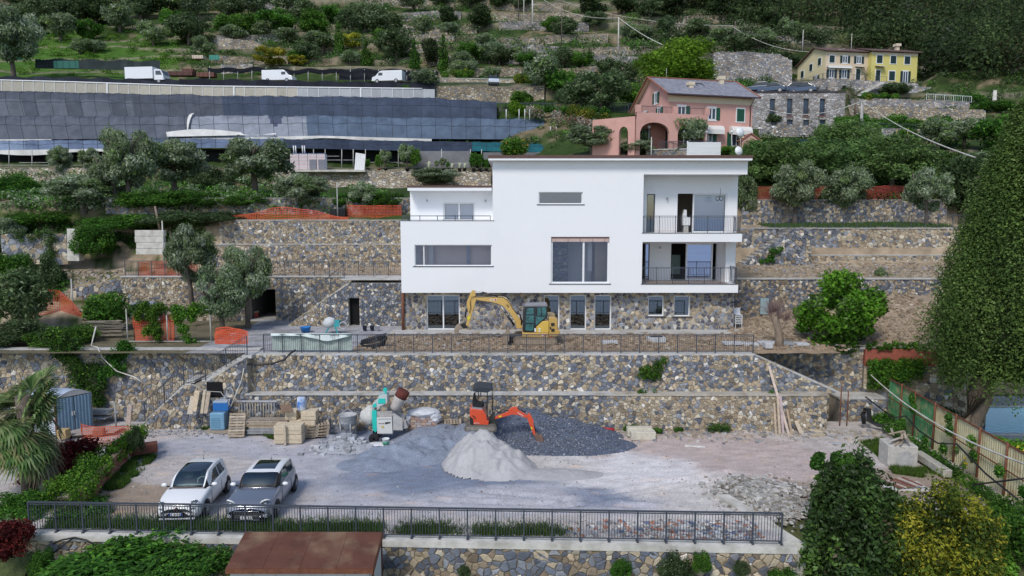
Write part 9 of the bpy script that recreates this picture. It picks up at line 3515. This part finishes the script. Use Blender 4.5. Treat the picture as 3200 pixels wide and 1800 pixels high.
b1(t,'sheet',[((-.6,-.4,.1),(.7,.3,.16),(.38,.40,.42)),((-.55,-.2,.3),(.75,.4,.5),(.30,.33,.35))],bevel=.02)
t=thing('wood_crate','yellowish wicker-like crate beside the shed corner','crate',(at(206,1270,34.6).x,34.3,-.1))
b1(t,'crate',[((-.22,-.22,0),(.22,.22,.45),(.45,.33,.16))],'attr_wood',.02)
t=thing('rusty_box','rusty brown steel box lying at the end of the hedge','box',(onz(448,1415,0).x,onz(448,1415,0).y,.0),radians(-62))
b1(t,'box',[((-.28,-.6,0),(.28,.6,.42),(.17,.065,.045))],'attr_rock',.02)
t=thing('brick_lump','reddish concrete lump at the bottom of the stair block','block',(onz(420,1298,-.1).x,34.9,-.15),.3)
b1(t,'lump',[((-.25,-.2,0),(.25,.2,.35),(.26,.13,.10))],'attr_rock',.04)
t=thing('white_hoses','loops of white hose standing on the grass beside the hedge','hose',onz(375,1440,0))
q=MB()
for k in range(4):
 q.tube([(-.35+.1*k+.05*a*(1 if k%2 else.6),.02*k,.05+1.0*sin(a*PI/9)*(1-.12*k))for a in range(10)],.016,5)
q.build('hose','concrete_pale',t)
t=thing('white_hose','long white hose hanging over the ivy wall at the left','hose',at(300,1080,37.9))
q=MB()
q.tube([at(300,1020,38),at(285,1080,37.9),at(305,1085,37.9),at(322,1120,37.7),at(365,1160,37.6),at(420,1178,37.4),at(445,1195,37.3)],.035,6)
q.build('hose','concrete_pale',t,1)
t=thing('white_cable','pale cable looping up the wall from the blue generator','cable',at(700,1250,35.8))
q=MB()
q.tube([at(722,1270,35.5),at(738,1230,35.7),at(755,1190,36.0),at(762,1150,36.1)],.03,6)
q.tube([at(722,1270,35.5),at(690,1225,35.9),at(640,1222,35.9),at(600,1200,35.95)],.015,5)
q.build('cable','concrete_pale',t,1)
t=thing('wooden_posts','pair of pale wooden posts standing by the bottom of the stairs','posts',(at(395,1265,35.9).x,35.8,-.1))
for k in range(2):
 q=MB()
 q.bar((.12*k,0,0),(.1+.1*k,.15,1.25),.12,.04,c=(.45,.36,.30),up=(0,1,0))
 q.build('post','attr_wood',t)
q=MB()
q.cyl((-.55,0,0),(-.6,.1,1.3),.04,n=6,c=(.3,.32,.33))
q.build('metal_post','attr_paint',t)
t=thing('timber_heap','heap of old timber and branches under the lemon tree','timber',terr(335,1045,42))
rng=random.Random(31)
for k in range(22):
 q=MB()
 z=.05+.045*k
 q.bar((-.9+rng.uniform(-.2,.2),rng.uniform(-.3,.3),z),(.9+rng.uniform(-.3,.3),rng.uniform(-.3,.3),z+rng.uniform(-.05,.1)),.07,.04,c=(.28,.24,.19))
 q.build('branch','attr_wood',t)
t=thing('tarp_heap','grey tarpaulin-covered heap in front of the left garage wall','covered heap',(at(445,960,48).x,48.0,T1+.1))
q=MB()
q.blob((0,0,.7),(1.0,.6,.75),6,jit=.18,c=(.26,.29,.34))
q.blob((.8,.1,.4),(.7,.6,.5),5,jit=.2,c=(.12,.14,.17))
q.build('plastic_wrap','plastic_sheet',t)
t=thing('trellis','thin metal frame hung with ivy on the left terrace edge','trellis',terr(540,1070,40.3))
q=MB()
for px in(400,525,660):
 a=at(px,1072,40.3)
 q.cyl((a.x,40.3,T1),(a.x,40.3,T1+2.0),.035,n=6)
a,b=at(400,1000,40.3).x,at(660,1000,40.3).x
q.bar((a,40.3,T1+1.95),(b,40.3,T1+1.95),.05)
q.bar((a,40.3,T1+.1),(b,40.3,T1+.1),.04)
q.build('tube','concrete',t,1)
def ivy(lab,blobs_,n,pal,seed,size=.09,name='ivy',cat='ivy',kind=None,hang=.6):
 C=[b[0]for b in blobs_]
 Rr=[b[1]for b in blobs_]
 V,k,cc=leaves(C,Rr,n,size,pal,seed,asp=1.4,shell=.35,hang=hang)
 o=link(name,fastmesh(name,V,k,cc,MATS['leaf']))
 return tag(o,lab,cat,kind=kind)
def onwall(pts,Y,r=.5,jit=.25,seed=0,n=6):
 rng=random.Random(seed)
 out=[]
 for(px,py)in pts:
  for _ in range(n):
   p=at(px+rng.uniform(-16,16),py+rng.uniform(-12,12),Y)
   q=r*rng.uniform(.4,1.0)
   out.append(((p.x,p.y+rng.uniform(-.1,.1),p.z),(q,.18,q)))
 return out
GIV=GB+[((.04,.13,.015),3)]
ivy('heavy ivy curtain on the wall right of the metal shed',onwall([(190,1090),(215,1120),(240,1150),(250,1190),(270,1220),(285,1160),(230,1080),(300,1250),(310,1210),(180,1060),(150,1050)],37.8,.5,seed=1,n=8),9000,GIV+GK,71)
ivy('bright green ivy patch hanging left of the stair railing',onwall([(345,1130),(365,1110),(380,1090),(340,1160),(330,1180),(395,1085),(370,1150)],37.85,.4,seed=2,n=6),4500,GIV,72)
ivy('bright ivy hanging over the thin frame, left clump',onwall([(450,960),(470,985),(480,1020),(440,985),(500,965),(490,1050),(465,1040)],40.2,.33,seed=3,n=6),4200,GIV+GLIME,73)
ivy('bright ivy hanging over the thin frame, right clump',onwall([(560,970),(585,990),(575,1030),(595,1060),(610,975),(590,1100),(545,1000)],40.2,.33,seed=4,n=6),4200,GIV+GLIME,74)
ivy('ivy along the top bar of the thin frame',onwall([(400+22*k,962+4*(k%3))for k in range(12)],40.3,.28,seed=5,n=3),3500,GIV+GD,75)
ivy('green creeper growing in the middle of the tall terrace wall',onwall([(2020,1150),(2040,1165),(2060,1150),(2065,1135),(2010,1172),(2045,1175),(2030,1160)],36.55,.22,seed=6,n=5),2600,GIV,76,size=.07)
ivy('small creeper above the coping on the right',onwall([(2010,1228),(2030,1232),(2000,1232),(2400,1232),(2430,1230)],36.3,.16,seed=7,n=4),900,GIV,77,size=.06)
ivy('ivy strand on the stone steps right of the house',onwall([(2425,790),(2420,810),(2430,775),(2395,812)],55.3,.3,seed=8,n=4),1200,GIV,78)
ivy('ivy falling over the ruined concrete wall at the left',onwall([(155,730),(160,760),(165,790),(60,740),(110,735),(150,810)],55.8,.45,seed=9,n=6),3000,GD+GB,79)
for i,(px,py,w_,lab)in enumerate(((1905,1330,30,'green weeds behind the red pipe'),(1975,1345,28,'green weeds left of the pale block pair'),(2245,1345,38,'leafy green weed clump at the foot of the low wall'),(2050,1350,20,'weeds right of the pale block pair'),(468,1275,16,'grass tuft at the foot of the stair block'),(2120,1345,14,'tiny weed by the wall right of the block pair'),(345,1590,14,'small weed patch on the dirt left of the white car'))):
 p=onz(px,py,-.15)
 r=w_*p.y/FOC
 ivy(lab,[((p.x+dx*r,p.y-abs(dx)*.1,p.z+r*.25),(r*.5,r*.4,r*.45))for dx in(-.6,0,.6)],900,GIV,80+i,size=.06,name='weeds',cat='weeds',hang=-.5)
def grass(lab,where,n,seed,h=.18,pal=GB,zf=yard_z,name='grass',w_=.012):
 rng=random.Random(seed)
 V,cc=[],[]
 for _ in range(n):
  x,y=where(rng)
  z=zf(x,y)
  a=rng.uniform(0,6.28)
  hh=h*rng.uniform(.4,1.3)
  ww=w_*rng.uniform(.8,1.6)
  lx,ly=rng.gauss(0,.35)*hh,rng.gauss(0,.35)*hh
  V+=[(x-ww*cos(a),y-ww*sin(a),z-.02),(x+ww*cos(a),y+ww*sin(a),z-.02),(x+lx,y+ly,z+hh)]
  c=pick(pal,rng)
  cc.append(c)
 o=link(name,fastmesh(name,V,3,np.array(cc),MATS['leaf']))
 return tag(o,lab,'grass',kind='stuff')
def inpoly(poly):
 P_=[onz(a,b,-.1)for a,b in poly]
 xs,ys=[p.x for p in P_],[p.y for p in P_]
 def f(r):
  for _ in range(60):
   x,y=r.uniform(min(xs),max(xs)),r.uniform(min(ys),max(ys))
   ins=0
   for i in range(len(P_)):
    a,b=P_[i],P_[i-1]
    if(a.y>y)!=(b.y>y)and x<(b.x-a.x)*(y-a.y)/(b.y-a.y)+a.x:
     ins=not ins
   if ins and fbm(x*1.2,y*1.2,33)>-.25+.3*r.random():
    return x,y
  return x,y
 return f
GG=[((.07,.15,.02),4),((.11,.22,.03),3),((.05,.10,.015),2),((.18,.22,.06),1)]
grass('grass strip along the foot of the hedge, left of the white car',inpoly([(300,1500),(420,1400),(490,1425),(440,1480),(380,1530),(300,1590),(260,1600)]),15000,1,.22,GG)
grass('bright grass around the leaning pallet and planks',inpoly([(530,1320),(600,1298),(760,1300),(850,1345),(880,1370),(760,1352),(640,1338)]),16000,2,.22,GG)
grass('weedy grass growing just behind the front railing, left half',lambda r:((lambda x:(x,front_y(x)+.5+abs(r.gauss(0,.42))))(r.uniform(-16.5,-4.5))),15000,3,.22,GG)
grass('weedy grass growing behind the middle of the front railing',lambda r:((lambda x:(x,front_y(x)+.5+abs(r.gauss(0,.45))))(r.choice((-3.4,-2.6,-.8,.4,1.2,-5.5))+r.gauss(0,.4))),7500,4,.20,GG)
GP=[inpoly([(2690,1375),(2760,1365),(2760,1440),(2740,1420)]),inpoly([(2780,1460),(2900,1455),(2940,1480),(2880,1495),(2790,1480)]),inpoly([(2850,1400),(2900,1430),(2960,1480),(3000,1500),(2930,1420)])]
grass('green grass between the manhole box and the yellow fence',lambda r:r.choice(GP)(r),11000,5,.18,GG)
grass('grass beside the wooden platform of the metal shed',inpoly([(190,1285),(250,1275),(250,1300),(190,1305)]),3000,6,.2,GG)
grass('grass under the three olive trees on the right terrace',lambda r:(r.uniform(22.5,37),r.uniform(59,64.8)),9000,7,.3,GG,zf=lambda x,y:drop(x,y),w_=.03)
t=thing('garden_wall','low reddish brick garden wall running under the creepers at the left of the yard','wall',onz(440,1350,0))
q=MB()
pa_,pb_=Vector((onz(440,1385,0).x,onz(440,1385,0).y,0)),Vector((onz(255,1590,0).x,onz(255,1590,0).y,0))
rng=random.Random(44)
L=(pb_-pa_).length
dr=(pb_-pa_).normalized()
q=MB()
q.bar(pa_+Vector((0,0,.35)),pb_+Vector((0,0,.35)),.2,.8,c=(.3,.2,.15))
q.build('core','attr_rock',t,1)
for r in range(7):
 k=0.0
 while k<L:
  w_=rng.uniform(.2,.3)
  a=pa_+dr*(k+.01)+Vector((0,0,.02+r*.105))
  b=pa_+dr*min(L,k+w_)+Vector((0,0,.02+r*.105))
  q=MB()
  q.bar(a,b,.235,.085,c=rng.choice([(.34,.13,.09),(.28,.11,.08),(.38,.2,.14)]))
  q.build('brick','attr_rock',t,1)
  k+=w_+.01
C,Rr=[],[]
rng=random.Random(8)
for k in range(70):
 s=rng.random()
 p=pa_.lerp(pb_,s)
 C.append((p.x+.22-rng.uniform(0,1.5)*s,p.y-rng.uniform(0,.5),.45+rng.uniform(0,.5)))
 r=rng.uniform(.2,.5)
 Rr.append((r,r,r*.8))
V,k_,cc=leaves(C,Rr,16000,.075,GIV+GLIME,91,asp=1.5,shell=.4)
tag(link('hedge',fastmesh('hedge',V,k_,cc,MATS['leaf'])),'sprawling green creeper hedge over the brick wall left of the cars','hedge')
plant('red_bush',205,1500,180,215,'dark red-leaved bush behind the creeper hedge',None,Y=29.6,cat='bush')
plant('red_bush',20,1720,150,150,'dark red bush at the lower left corner',None,Y=22.4,cat='bush')
plant('green_bush',110,1610,90,200,'bright green shrub left of the creeper hedge',None,Y=26.0,cat='bush')
plant('green_bush',250,1660,130,210,'leafy elder shrub behind the left end of the front railing',None,Y=25.0,cat='bush')
plant('green_bush',60,1640,150,190,'green shrub with white flowers above the lower left corner',None,Y=25.2,cat='bush')
plant('dark_bush',150,1690,90,150,'dark shrub at the left end of the front railing',None,Y=24.6,cat='bush')
t=plant('dark_bush',425,1400,95,42,'ivy-covered post at the end of the brick wall',None,Y=30.6,cat='bush')
for px,py,h,w_,Y,k,lab in((410,1830,170,520,21.6,'green_bush','mass of long grassy leaves at the foot of the front wall, left'),(600,1830,150,300,21.4,'green_bush','bushy green growth left of the rusty roof'),(140,1800,130,80,22.4,'green_bush','ivy pillar on the left end of the front wall'),(430,1760,60,60,22.6,'green_bush','small climbing plant reaching the coping'),(1945,1800,75,70,22.0,'green_bush','small bush in front of the middle of the front wall'),(2110,1830,150,110,21.8,'dark_bush','conical ivy bush against the right part of the front wall'),(2190,1780,85,60,22.0,'green_bush','second climbing bush beside the conical one'),(2460,1830,70,110,21.8,'green_bush','low shrub at the right end of the front wall'),(2318,1790,55,50,22.0,'dark_bush','tiny shrub growing out of the front wall'),(1450,1800,50,40,22.1,'dark_bush','small plant low on the front wall near the rusty roof')):
 plant(k,px,py,h,w_,lab,'plants along the front wall',Y=Y,cat='bush')
PALP=[((.13,.24,.07),3),((.22,.34,.11),3),((.34,.43,.19),2),((.07,.13,.05),2),((.34,.33,.15),.6)]
pf=Vector((-19.3,27.2,.5))
t=thing('fan_palm','big fan palm with drooping grey-green leaves at the left edge of the picture','palm',pf)
q=MB()
q.tube([(0,0,-.5),(.05,0,1.2),(0,0,3.4)],[.3,.26,.28],12)
q.build('trunk','bark',t)
rng=random.Random(17)
for i in range(62):
 a=i*2.399
 e=-.9+2.2*((i*.618)%1)
 st=Vector((0,0,3.2-1.7*((i*.37)%1)))
 dr=Vector((cos(a)*cos(e),sin(a)*cos(e),sin(e)))
 Lp_=rng.uniform(.9,1.35)
 hub=st+dr*Lp_+Vector((0,0,-.15))
 q=MB()
 q.tube([st,st.lerp(hub,.5)+Vector((0,0,.1)),hub],[.025,.02,.012],4,c=(.15,.2,.07))
 fd=(dr+Vector((0,0,-.25))).normalized()
 sd=fd.cross(Vector((0,0,1))).normalized()
 up=sd.cross(fd)
 R2=rng.uniform(.95,1.35)
 dead=e<-.75
 for k in range(30):
  th=(k/29-.5)*4.3
  d1=(fd*cos(th)+sd*sin(th)).normalized()
  l=R2*(1-.22*abs(th)/2.2)*rng.uniform(.9,1.08)
  m1=hub+d1*l*.62+up*.05
  m2=hub+d1*l*.95+Vector((0,0,-.12*l-(.35 if dead else 0)*l))
  ww=Vector((-d1.y,d1.x,0)).normalized()*.05
  c=rng.choice(PALP)[0]if not dead else rng.choice([(.26,.20,.12),(.20,.17,.12),(.3,.27,.2)])
  q.add([hub,m1-ww,m1+ww],[(0,1,2)],c)
  q.add([m1-ww,m2,m1+ww],[(0,1,2)],c)
 q.build('leaf','leaf',t)
# right side garden, cypress, pool
def gard_z(x,y):
 return-.9-.9*sm(30,22,y)*0-.5*sm(22,30,x)+.05*fbm(x,y)
sheet('garden_ground',20.4,60,12,47.9,.8,lambda x,y:gard_z(x,y)if y<38 else gard_z(x,38)+(y-38)*.12*(x<23),lambda x,y:(.10,.115,.05),MATS['soil'])
sheet('yard_bank',9.3,21.4,14,26.5,.3,lambda x,y:-.10-3.0*(1-sm(21,24.3,y))+.05*fbm(x,y),lambda x,y:(.09,.10,.045),MATS['soil'])
sheet('left_bank',-60,-16.4,12,39,.5,lambda x,y:-.5-2.2*sm(-17,-21,x)*(1-sm(31,33,y))-2.0*sm(24,20,y)+.1*fbm(x,y),lambda x,y:(.08,.10,.04),MATS['soil'],keep=lambda x,y:not(x>-26.8 and y>33.5)and not(x>-21.5 and y>24.2))
sheet('foreground_ground',-17.6,10,14,23.4,.4,lambda x,y:-2.75+.15*fbm(x,y),lambda x,y:(.09,.11,.045),MATS['soil'],keep=lambda x,y:y<front_y(x)+.3)
t=thing('swimming_pool','turquoise swimming pool with pale paving behind the cypress trunk at the right edge','pool',(29.6,42,-1))
b1(t,'paving',[((-4.4,-5.2,-.25),(9,4.0,-.02),(.62,.58,.52))],'attr_rock')
q=MB()
q.add([(-3.3,-4.2,.0),(8,-4.2,.0),(8,1.2,.0),(-3.3,1.2,.0)],[(0,1,2,3)])
q.build('water',mat('pool_water',(.06,.40,.46),rough=.06,var=.15,scale=2,bump=.2,bscale=5,spec=.6),t)
for a,b in(((-3.6,-4.5,0),(8,-4.2,.05)),((-3.6,1.2,0),(8,1.5,.05)),((-3.6,-4.2,0),(-3.3,1.2,.05))):
 b1(t,'edge',[(a,b,(.70,.68,.62))],'attr_rock')
random.seed(3)
CY=Vector((21.9,34.0,-.6))
t=thing('cypress_tree','huge dense green cypress filling the right side of the picture','tree',CY)
rng=random.Random(55)
C,Rr=[],[]
HC=16.6
for i in range(2300):
 z=rng.random()**.85
 a_=rng.uniform(0,6.28)
 wz=4.5*(1-z)**.7*(.72+.28*min(1,z*6))
 wz*=(1+.07*sin(a_*7+z*11))
 a=a_
 q_=rng.uniform(.80,1.0)
 r=.26+.36*rng.uniform(.3,1.4)
 x,y=cos(a)*wz*q_,sin(a)*wz*q_
 C.append((x+3.0,y,3.6+z*(HC-3.6)))
 Rr.append((r*.85,r*.85,r*2.1))
V,k_,cc=leaves(C,Rr,210000,.105,GCY,92,asp=1.5,shell=.6,up=.5,hang=-.6,lp=.92)
link('crown',fastmesh('crown',V,k_,cc,MATS['leaf']),t)
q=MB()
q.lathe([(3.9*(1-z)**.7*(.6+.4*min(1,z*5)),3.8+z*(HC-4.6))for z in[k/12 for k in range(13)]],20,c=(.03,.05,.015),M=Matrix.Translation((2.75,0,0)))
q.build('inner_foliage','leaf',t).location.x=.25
q=MB()
for a,e,r in(((-.1,0,-.8),(1.5,0,4.6),.48),((.3,.2,-.8),(2.4,.3,4.4),.32)):
 a,e=Vector(a),Vector(e)
 q.tube([a+Vector((-.35,0,0)),a.lerp(e,.3),a.lerp(e,.65)+Vector((.05,0,0)),e,e+Vector((0,0,5))],[r*1.25,r,r*.9,r*.8,r*.3],14)
q.build('trunk','bark_pale',t)
def gplant(kind,x,y,H,W_,lab,cat='bush',z=None,**k):
 zz=z if z is not None else-1.0
 rng=random.Random(int(x*31+y*17))
 me,tm=PROTO[kind][rng.randrange(len(PROTO[kind]))]
 t=thing({'dark_bush':'bush','green_bush':'bush','green_tree':'broadleaf_tree','black_tree':'broadleaf_tree','dark_tree':'broadleaf_tree','bright_tree':'broadleaf_tree'}[kind],lab,cat,(x,y,zz),rng.uniform(0,6))
 t.scale=(W_,W_,H)
 link('crown',me,t)
 if tm:
  link('trunk',tm,t)
 return t
p=at(3040,1400,30.5)
t=gplant('bright_tree',p.x+1.0,30.2,2.2,3.6,'lemon tree with yellow fruit between the fence and the pool','tree',z=-1.0)
q=MB()
rng=random.Random(6)
for i in range(70):
 a,e=rng.uniform(2.6,5.6),rng.uniform(-.3,1.1)
 q.blob((.47*cos(a)*cos(e),.42*sin(a)*cos(e),.55+.44*sin(e)),(.018,.018,.028),0,c=(.75,.60,.05),rng=rng)
q.build('lemon','attr_paint',t,kind='stuff')
for i,(px,py,Y,H,W_,k,lab)in enumerate(((2800,1190,37.2,1.9,2.6,'green_bush','bright green ivy mound behind the far end of the green fence'),(2870,1240,37.5,2.0,2.4,'dark_bush','dark shrub below the ivy mound behind the fence'),(2900,1290,37.5,2.6,3.4,'dark_bush','very dark shrubs behind the green fence'),(2960,1330,35,2.0,2.6,'dark_bush','dark shrub between the fence and the cypress trunk'),(3180,1600,24.0,2.6,2.8,'green_bush','bright green bush at the lower right edge beside the fence'),(2905,1215,38.0,2.2,2.4,'green_bush','yellowish green bush left of the cypress foot'))):
 gplant(k,at(px,py,Y).x,Y,H,W_,lab,z=-1.0)
t=thing('red_wall','red-brown wall above the bright ivy behind the green fence','wall',(19.75,38.75,2.6))
b1(t,'wall',[((0,0,0),(6.5,.3,.95),(.34,.10,.07))],'attr_rock')
t=thing('retaining_wall','earthy stone wall under the red-brown wall, hidden by bright ivy','retaining wall',(19.75,38.8,-1.5))
masonry(t,(19.75,38.8,-1.5),(1,0,0),(0,0,1),7,4.1,sz=.3,pal=PAL_TAN,seed=71,maxparts=60)
ivy('bright green ivy mass hanging below the red-brown wall behind the fence',onwall([(2735+17*k,1138+20*j)for k in range(9)for j in range(4)if j<4-k//3],38.5,.42,seed=12,n=4),9000,GIV+GLIME,97)
ivy('dark ivy along the top of the red-brown wall',onwall([(2725+22*k,1082)for k in range(9)],38.7,.2,seed=13,n=4),1800,GIV,98)
ivy('climbing plant strands on the yellow fence',[((19.9-.12*(33-y),y,z),(.12,.25,.3))for y,z in((34.6,1.8),(34.4,1.4),(30.9,1.9),(30.8,1.4),(28.9,1.5),(28.7,.9),(26.8,1.0),(31.2,.4),(33,.2),(25.2,.8),(25,.3),(35.5,.3),(24,.8),(23.6,1.2))],3800,GIV,95,size=.08)
ivy('weeds along the inner foot of the yellow fence',[((19.2-.1*(33-y),y,.15),(.4,.6,.3))for y in(35,34,33,32,31,30,29,28,27,26)],5200,GIV,96,size=.08,name='weeds',cat='weeds')
t=thing('black_cable','thick black cable strung along the inside of the yellow fence','cable',(19.5,30,1))
q=MB()
q.tube([at(2705,1240,36.6),at(2790,1306,34),at(2830,1300,32),at(2870,1345,30.5),at(2930,1385,29),at(2990,1388,27.5),at(3080,1480,25.5),at(3180,1560,23.5)],.035,6)
q.tube([at(3040,1515,25),at(3120,1505,24),at(3240,1490,23)],.035,6)
q.build('cable','black_rubber',t,1)
wire('white cable crossing above the metal fence to the lower right',at(2722,1172,38),at(3230,1460,22),.5,.035)
t=thing('rusty_sheet','dark red corrugated roof sheet just behind the yellow fence at the right edge','sheet',(20.3,26.5,.9))
b1(t,'sheet',[((-.1,-1.3,0),(2.2,1.6,.06),(.16,.05,.045))])
def bigshrub(lab,cx,cy,cz,rx,ry,rz,n,size,pal,seed,nl=60,asp=2.0,hang=.5,name='shrub',m='leaf',lo=.16,hi=.3):
 rng=random.Random(seed)
 c,r=[],[]
 for _ in range(nl):
  a,e=rng.uniform(0,6.28),asin(rng.uniform(-.5,1))*.85
  q=rng.uniform(.55,.95)
  c.append((cx+rx*q*cos(a)*cos(e),cy+ry*q*sin(a)*cos(e),cz+rz*q*sin(e)))
  k=rng.uniform(lo,hi)
  r.append((k*rx,k*ry,k*rz))
 V,k_,cc=leaves(c,r,n,size,pal,seed,asp=asp,shell=.3,hang=hang,lp=.75)
 t=thing(name,lab,'shrub',(cx,cy,cz-rz))
 o=link('crown',fastmesh('crown',V,k_,cc,MATS[m]),t)
 o.location=-Vector(t.location)
 q=MB()
 for k in range(5):
  a=k*1.3
  q.tube([(.1*cos(a),.1*sin(a),-.8),(rx*.3*cos(a),ry*.3*sin(a),rz*.7),(rx*.6*cos(a),ry*.6*sin(a),rz*1.3)],[.07,.05,.02],6)
 q.build('stem','bark',t)
 return t
GSH=[((.05,.10,.025),4),((.08,.15,.035),3),((.14,.25,.05),1.4),((.13,.11,.06),.4),((.03,.055,.015),3)]
bigshrub('large dark glossy-leaved shrub at the lower right, right of the steps',11.4,22.9,-.1,1.75,1.3,3.1,24000,.13,GSH,101,110,m='leaf_gloss')
bigshrub('dark green shrub between the glossy one and the yellow-green one',12.5,22.8,-.9,1.3,1.1,2.5,15000,.13,GSH,107,70,m='leaf_gloss')
bigshrub('dark shrub filling the bottom right corner below the yellow-green one',12.4,21.4,-2.9,2.6,1.2,1.5,14000,.13,GSH,102,70,m='leaf_gloss')
bigshrub('yellow-green shrub with pointed leaves at the lower right',14.2,22.3,-.3,1.95,1.2,2.6,28000,.095,GYG,103,130,hang=.2)
bigshrub('bright green leafy top growing out of the dark glossy shrub',11.0,23.3,2.4,.8,.6,.7,4600,.09,GIV,104,20)
bigshrub('grey-green feathery shrub in the bottom right corner',15.6,20.4,-2.6,1.4,1.0,1.6,7000,.13,GD,105,30,asp=4)
bigshrub('green leafy shrub between the yellow-green one and the fence',16.6,23.6,-.6,1.1,.9,1.5,7500,.10,GIV,106,30)
t=thing('stone_steps','narrow stone steps descending beside the right end of the front wall','staircase',(9.9,23,-1.5))
rng=random.Random(2)
for k in range(13):
 q=MB()
 z=-.25-.19*k
 y=25.2-.30*k
 q.box((9.15+.05*k*.6,y-.33,z-.6),(10.35+.02*k,y,z),pick([(GREY,3),(SLATE,2)],rng))
 q.build('step','attr_rock',t,1)
masonry(t,(10.4,21.3,-4),(0,1,0),(0,0,1),2.6,3.2,sz=.3,pal=PAL_DARK,seed=61,thick=.3,maxparts=40)
t=thing('stone_pillar','square concrete and stone gate pillar at the bottom, left of the dark shrub','pillar',(10.3,20.9,-3))
b1(t,'pillar',[((-.1,0,-1),(.32,.45,1.85),(.40,.40,.40)),((-.14,-.04,1.852),(.36,.49,1.93),(.45,.44,.42))],'attr_rock',.02)
t=thing('container_hut','white panel hut with a flat rusty steel roof at the bottom of the picture','hut',(-6.2,20.7,-2.7))
xa,xb=at(706,1775,19.7).x,at(1166,1775,19.7).x
xc,xd=at(766,1660,21.9).x,at(1195,1660,21.9).x
zf,zb_=at(900,1775,19.7).z,at(900,1662,21.9).z
RUSTR=mat('rust_roof',(.13,.050,.030),rough=.75,var=.25,scale=1.2,bump=.15,bscale=60,col2=(.24,.15,.09),amt=.45,s2=.9)
for k in range(4):
 q=MB()
 s0,s1=k/4,(k+1)/4
 g_=.004
 P_=[Vector((lerp(xa,xb,s0)+g_,19.7,zf)),Vector((lerp(xa,xb,s1)-g_,19.7,zf)),Vector((lerp(xc,xd,s1)-g_,21.9,zb_)),Vector((lerp(xc,xd,s0)+g_,21.9,zb_))]
 q.add(P_+[p-Vector((0,0,.06))for p in P_],[(0,1,2,3),(7,6,5,4),(0,4,5,1),(1,5,6,2),(2,6,7,3),(3,7,4,0)])
 q.build('roof_sheet',RUSTR,t,1)
q=MB()
q.bar((xa,19.68,zf-.1),(xb,19.68,zf-.1),.05,.12)
q.bar((xb,19.7,zf-.1),(xd,21.9,zb_-.1),.05,.12)
q.bar((xa,19.7,zf-.1),(xc,21.9,zb_-.1),.05,.12)
q.build('roof_frame','rust',t,1)
q=MB()
for k in range(6):
 a,b=lerp(xa+.05,xb-.2,k/6),lerp(xa+.05,xb-.2,(k+1)/6)
 q.box((a+.005,19.85,-2.9),(b-.005,19.9,zf-.15))
q.box((xb-.2,19.85,-2.9),(xb-.15,21.7,zf-.1))
q.box((xa+.05,19.9,-2.9),(xa+.1,21.7,zf-.1))
q.build('wall_panel',mat('hut_panel',(.62,.62,.60),rough=.6,var=.08,scale=2),t,1)
for x,y in((xb-.03,19.75),(xd-.03,21.8)):
 q=MB()
 q.box((x-.03,y,-2.9),(x+.03,y+.06,zf-.1))
 q.build('post','rust',t,1)
t=thing('black_cables','black cables looping down the left end of the front wall','cable',(-15.4,23.2,-.2))
q=MB()
q.tube([at(165,1700,23.05),at(190,1688,23.1),at(232,1680,23.15),at(270,1688,23.0),at(300,1705,22.95)],.03,6)
q.tube([at(232,1680,23.15),at(200,1700,22.9),at(160,1735,22.8)],.025,6)
q.build('cable','black_rubber',t,1)
print('objects',len(bpy.data.objects))
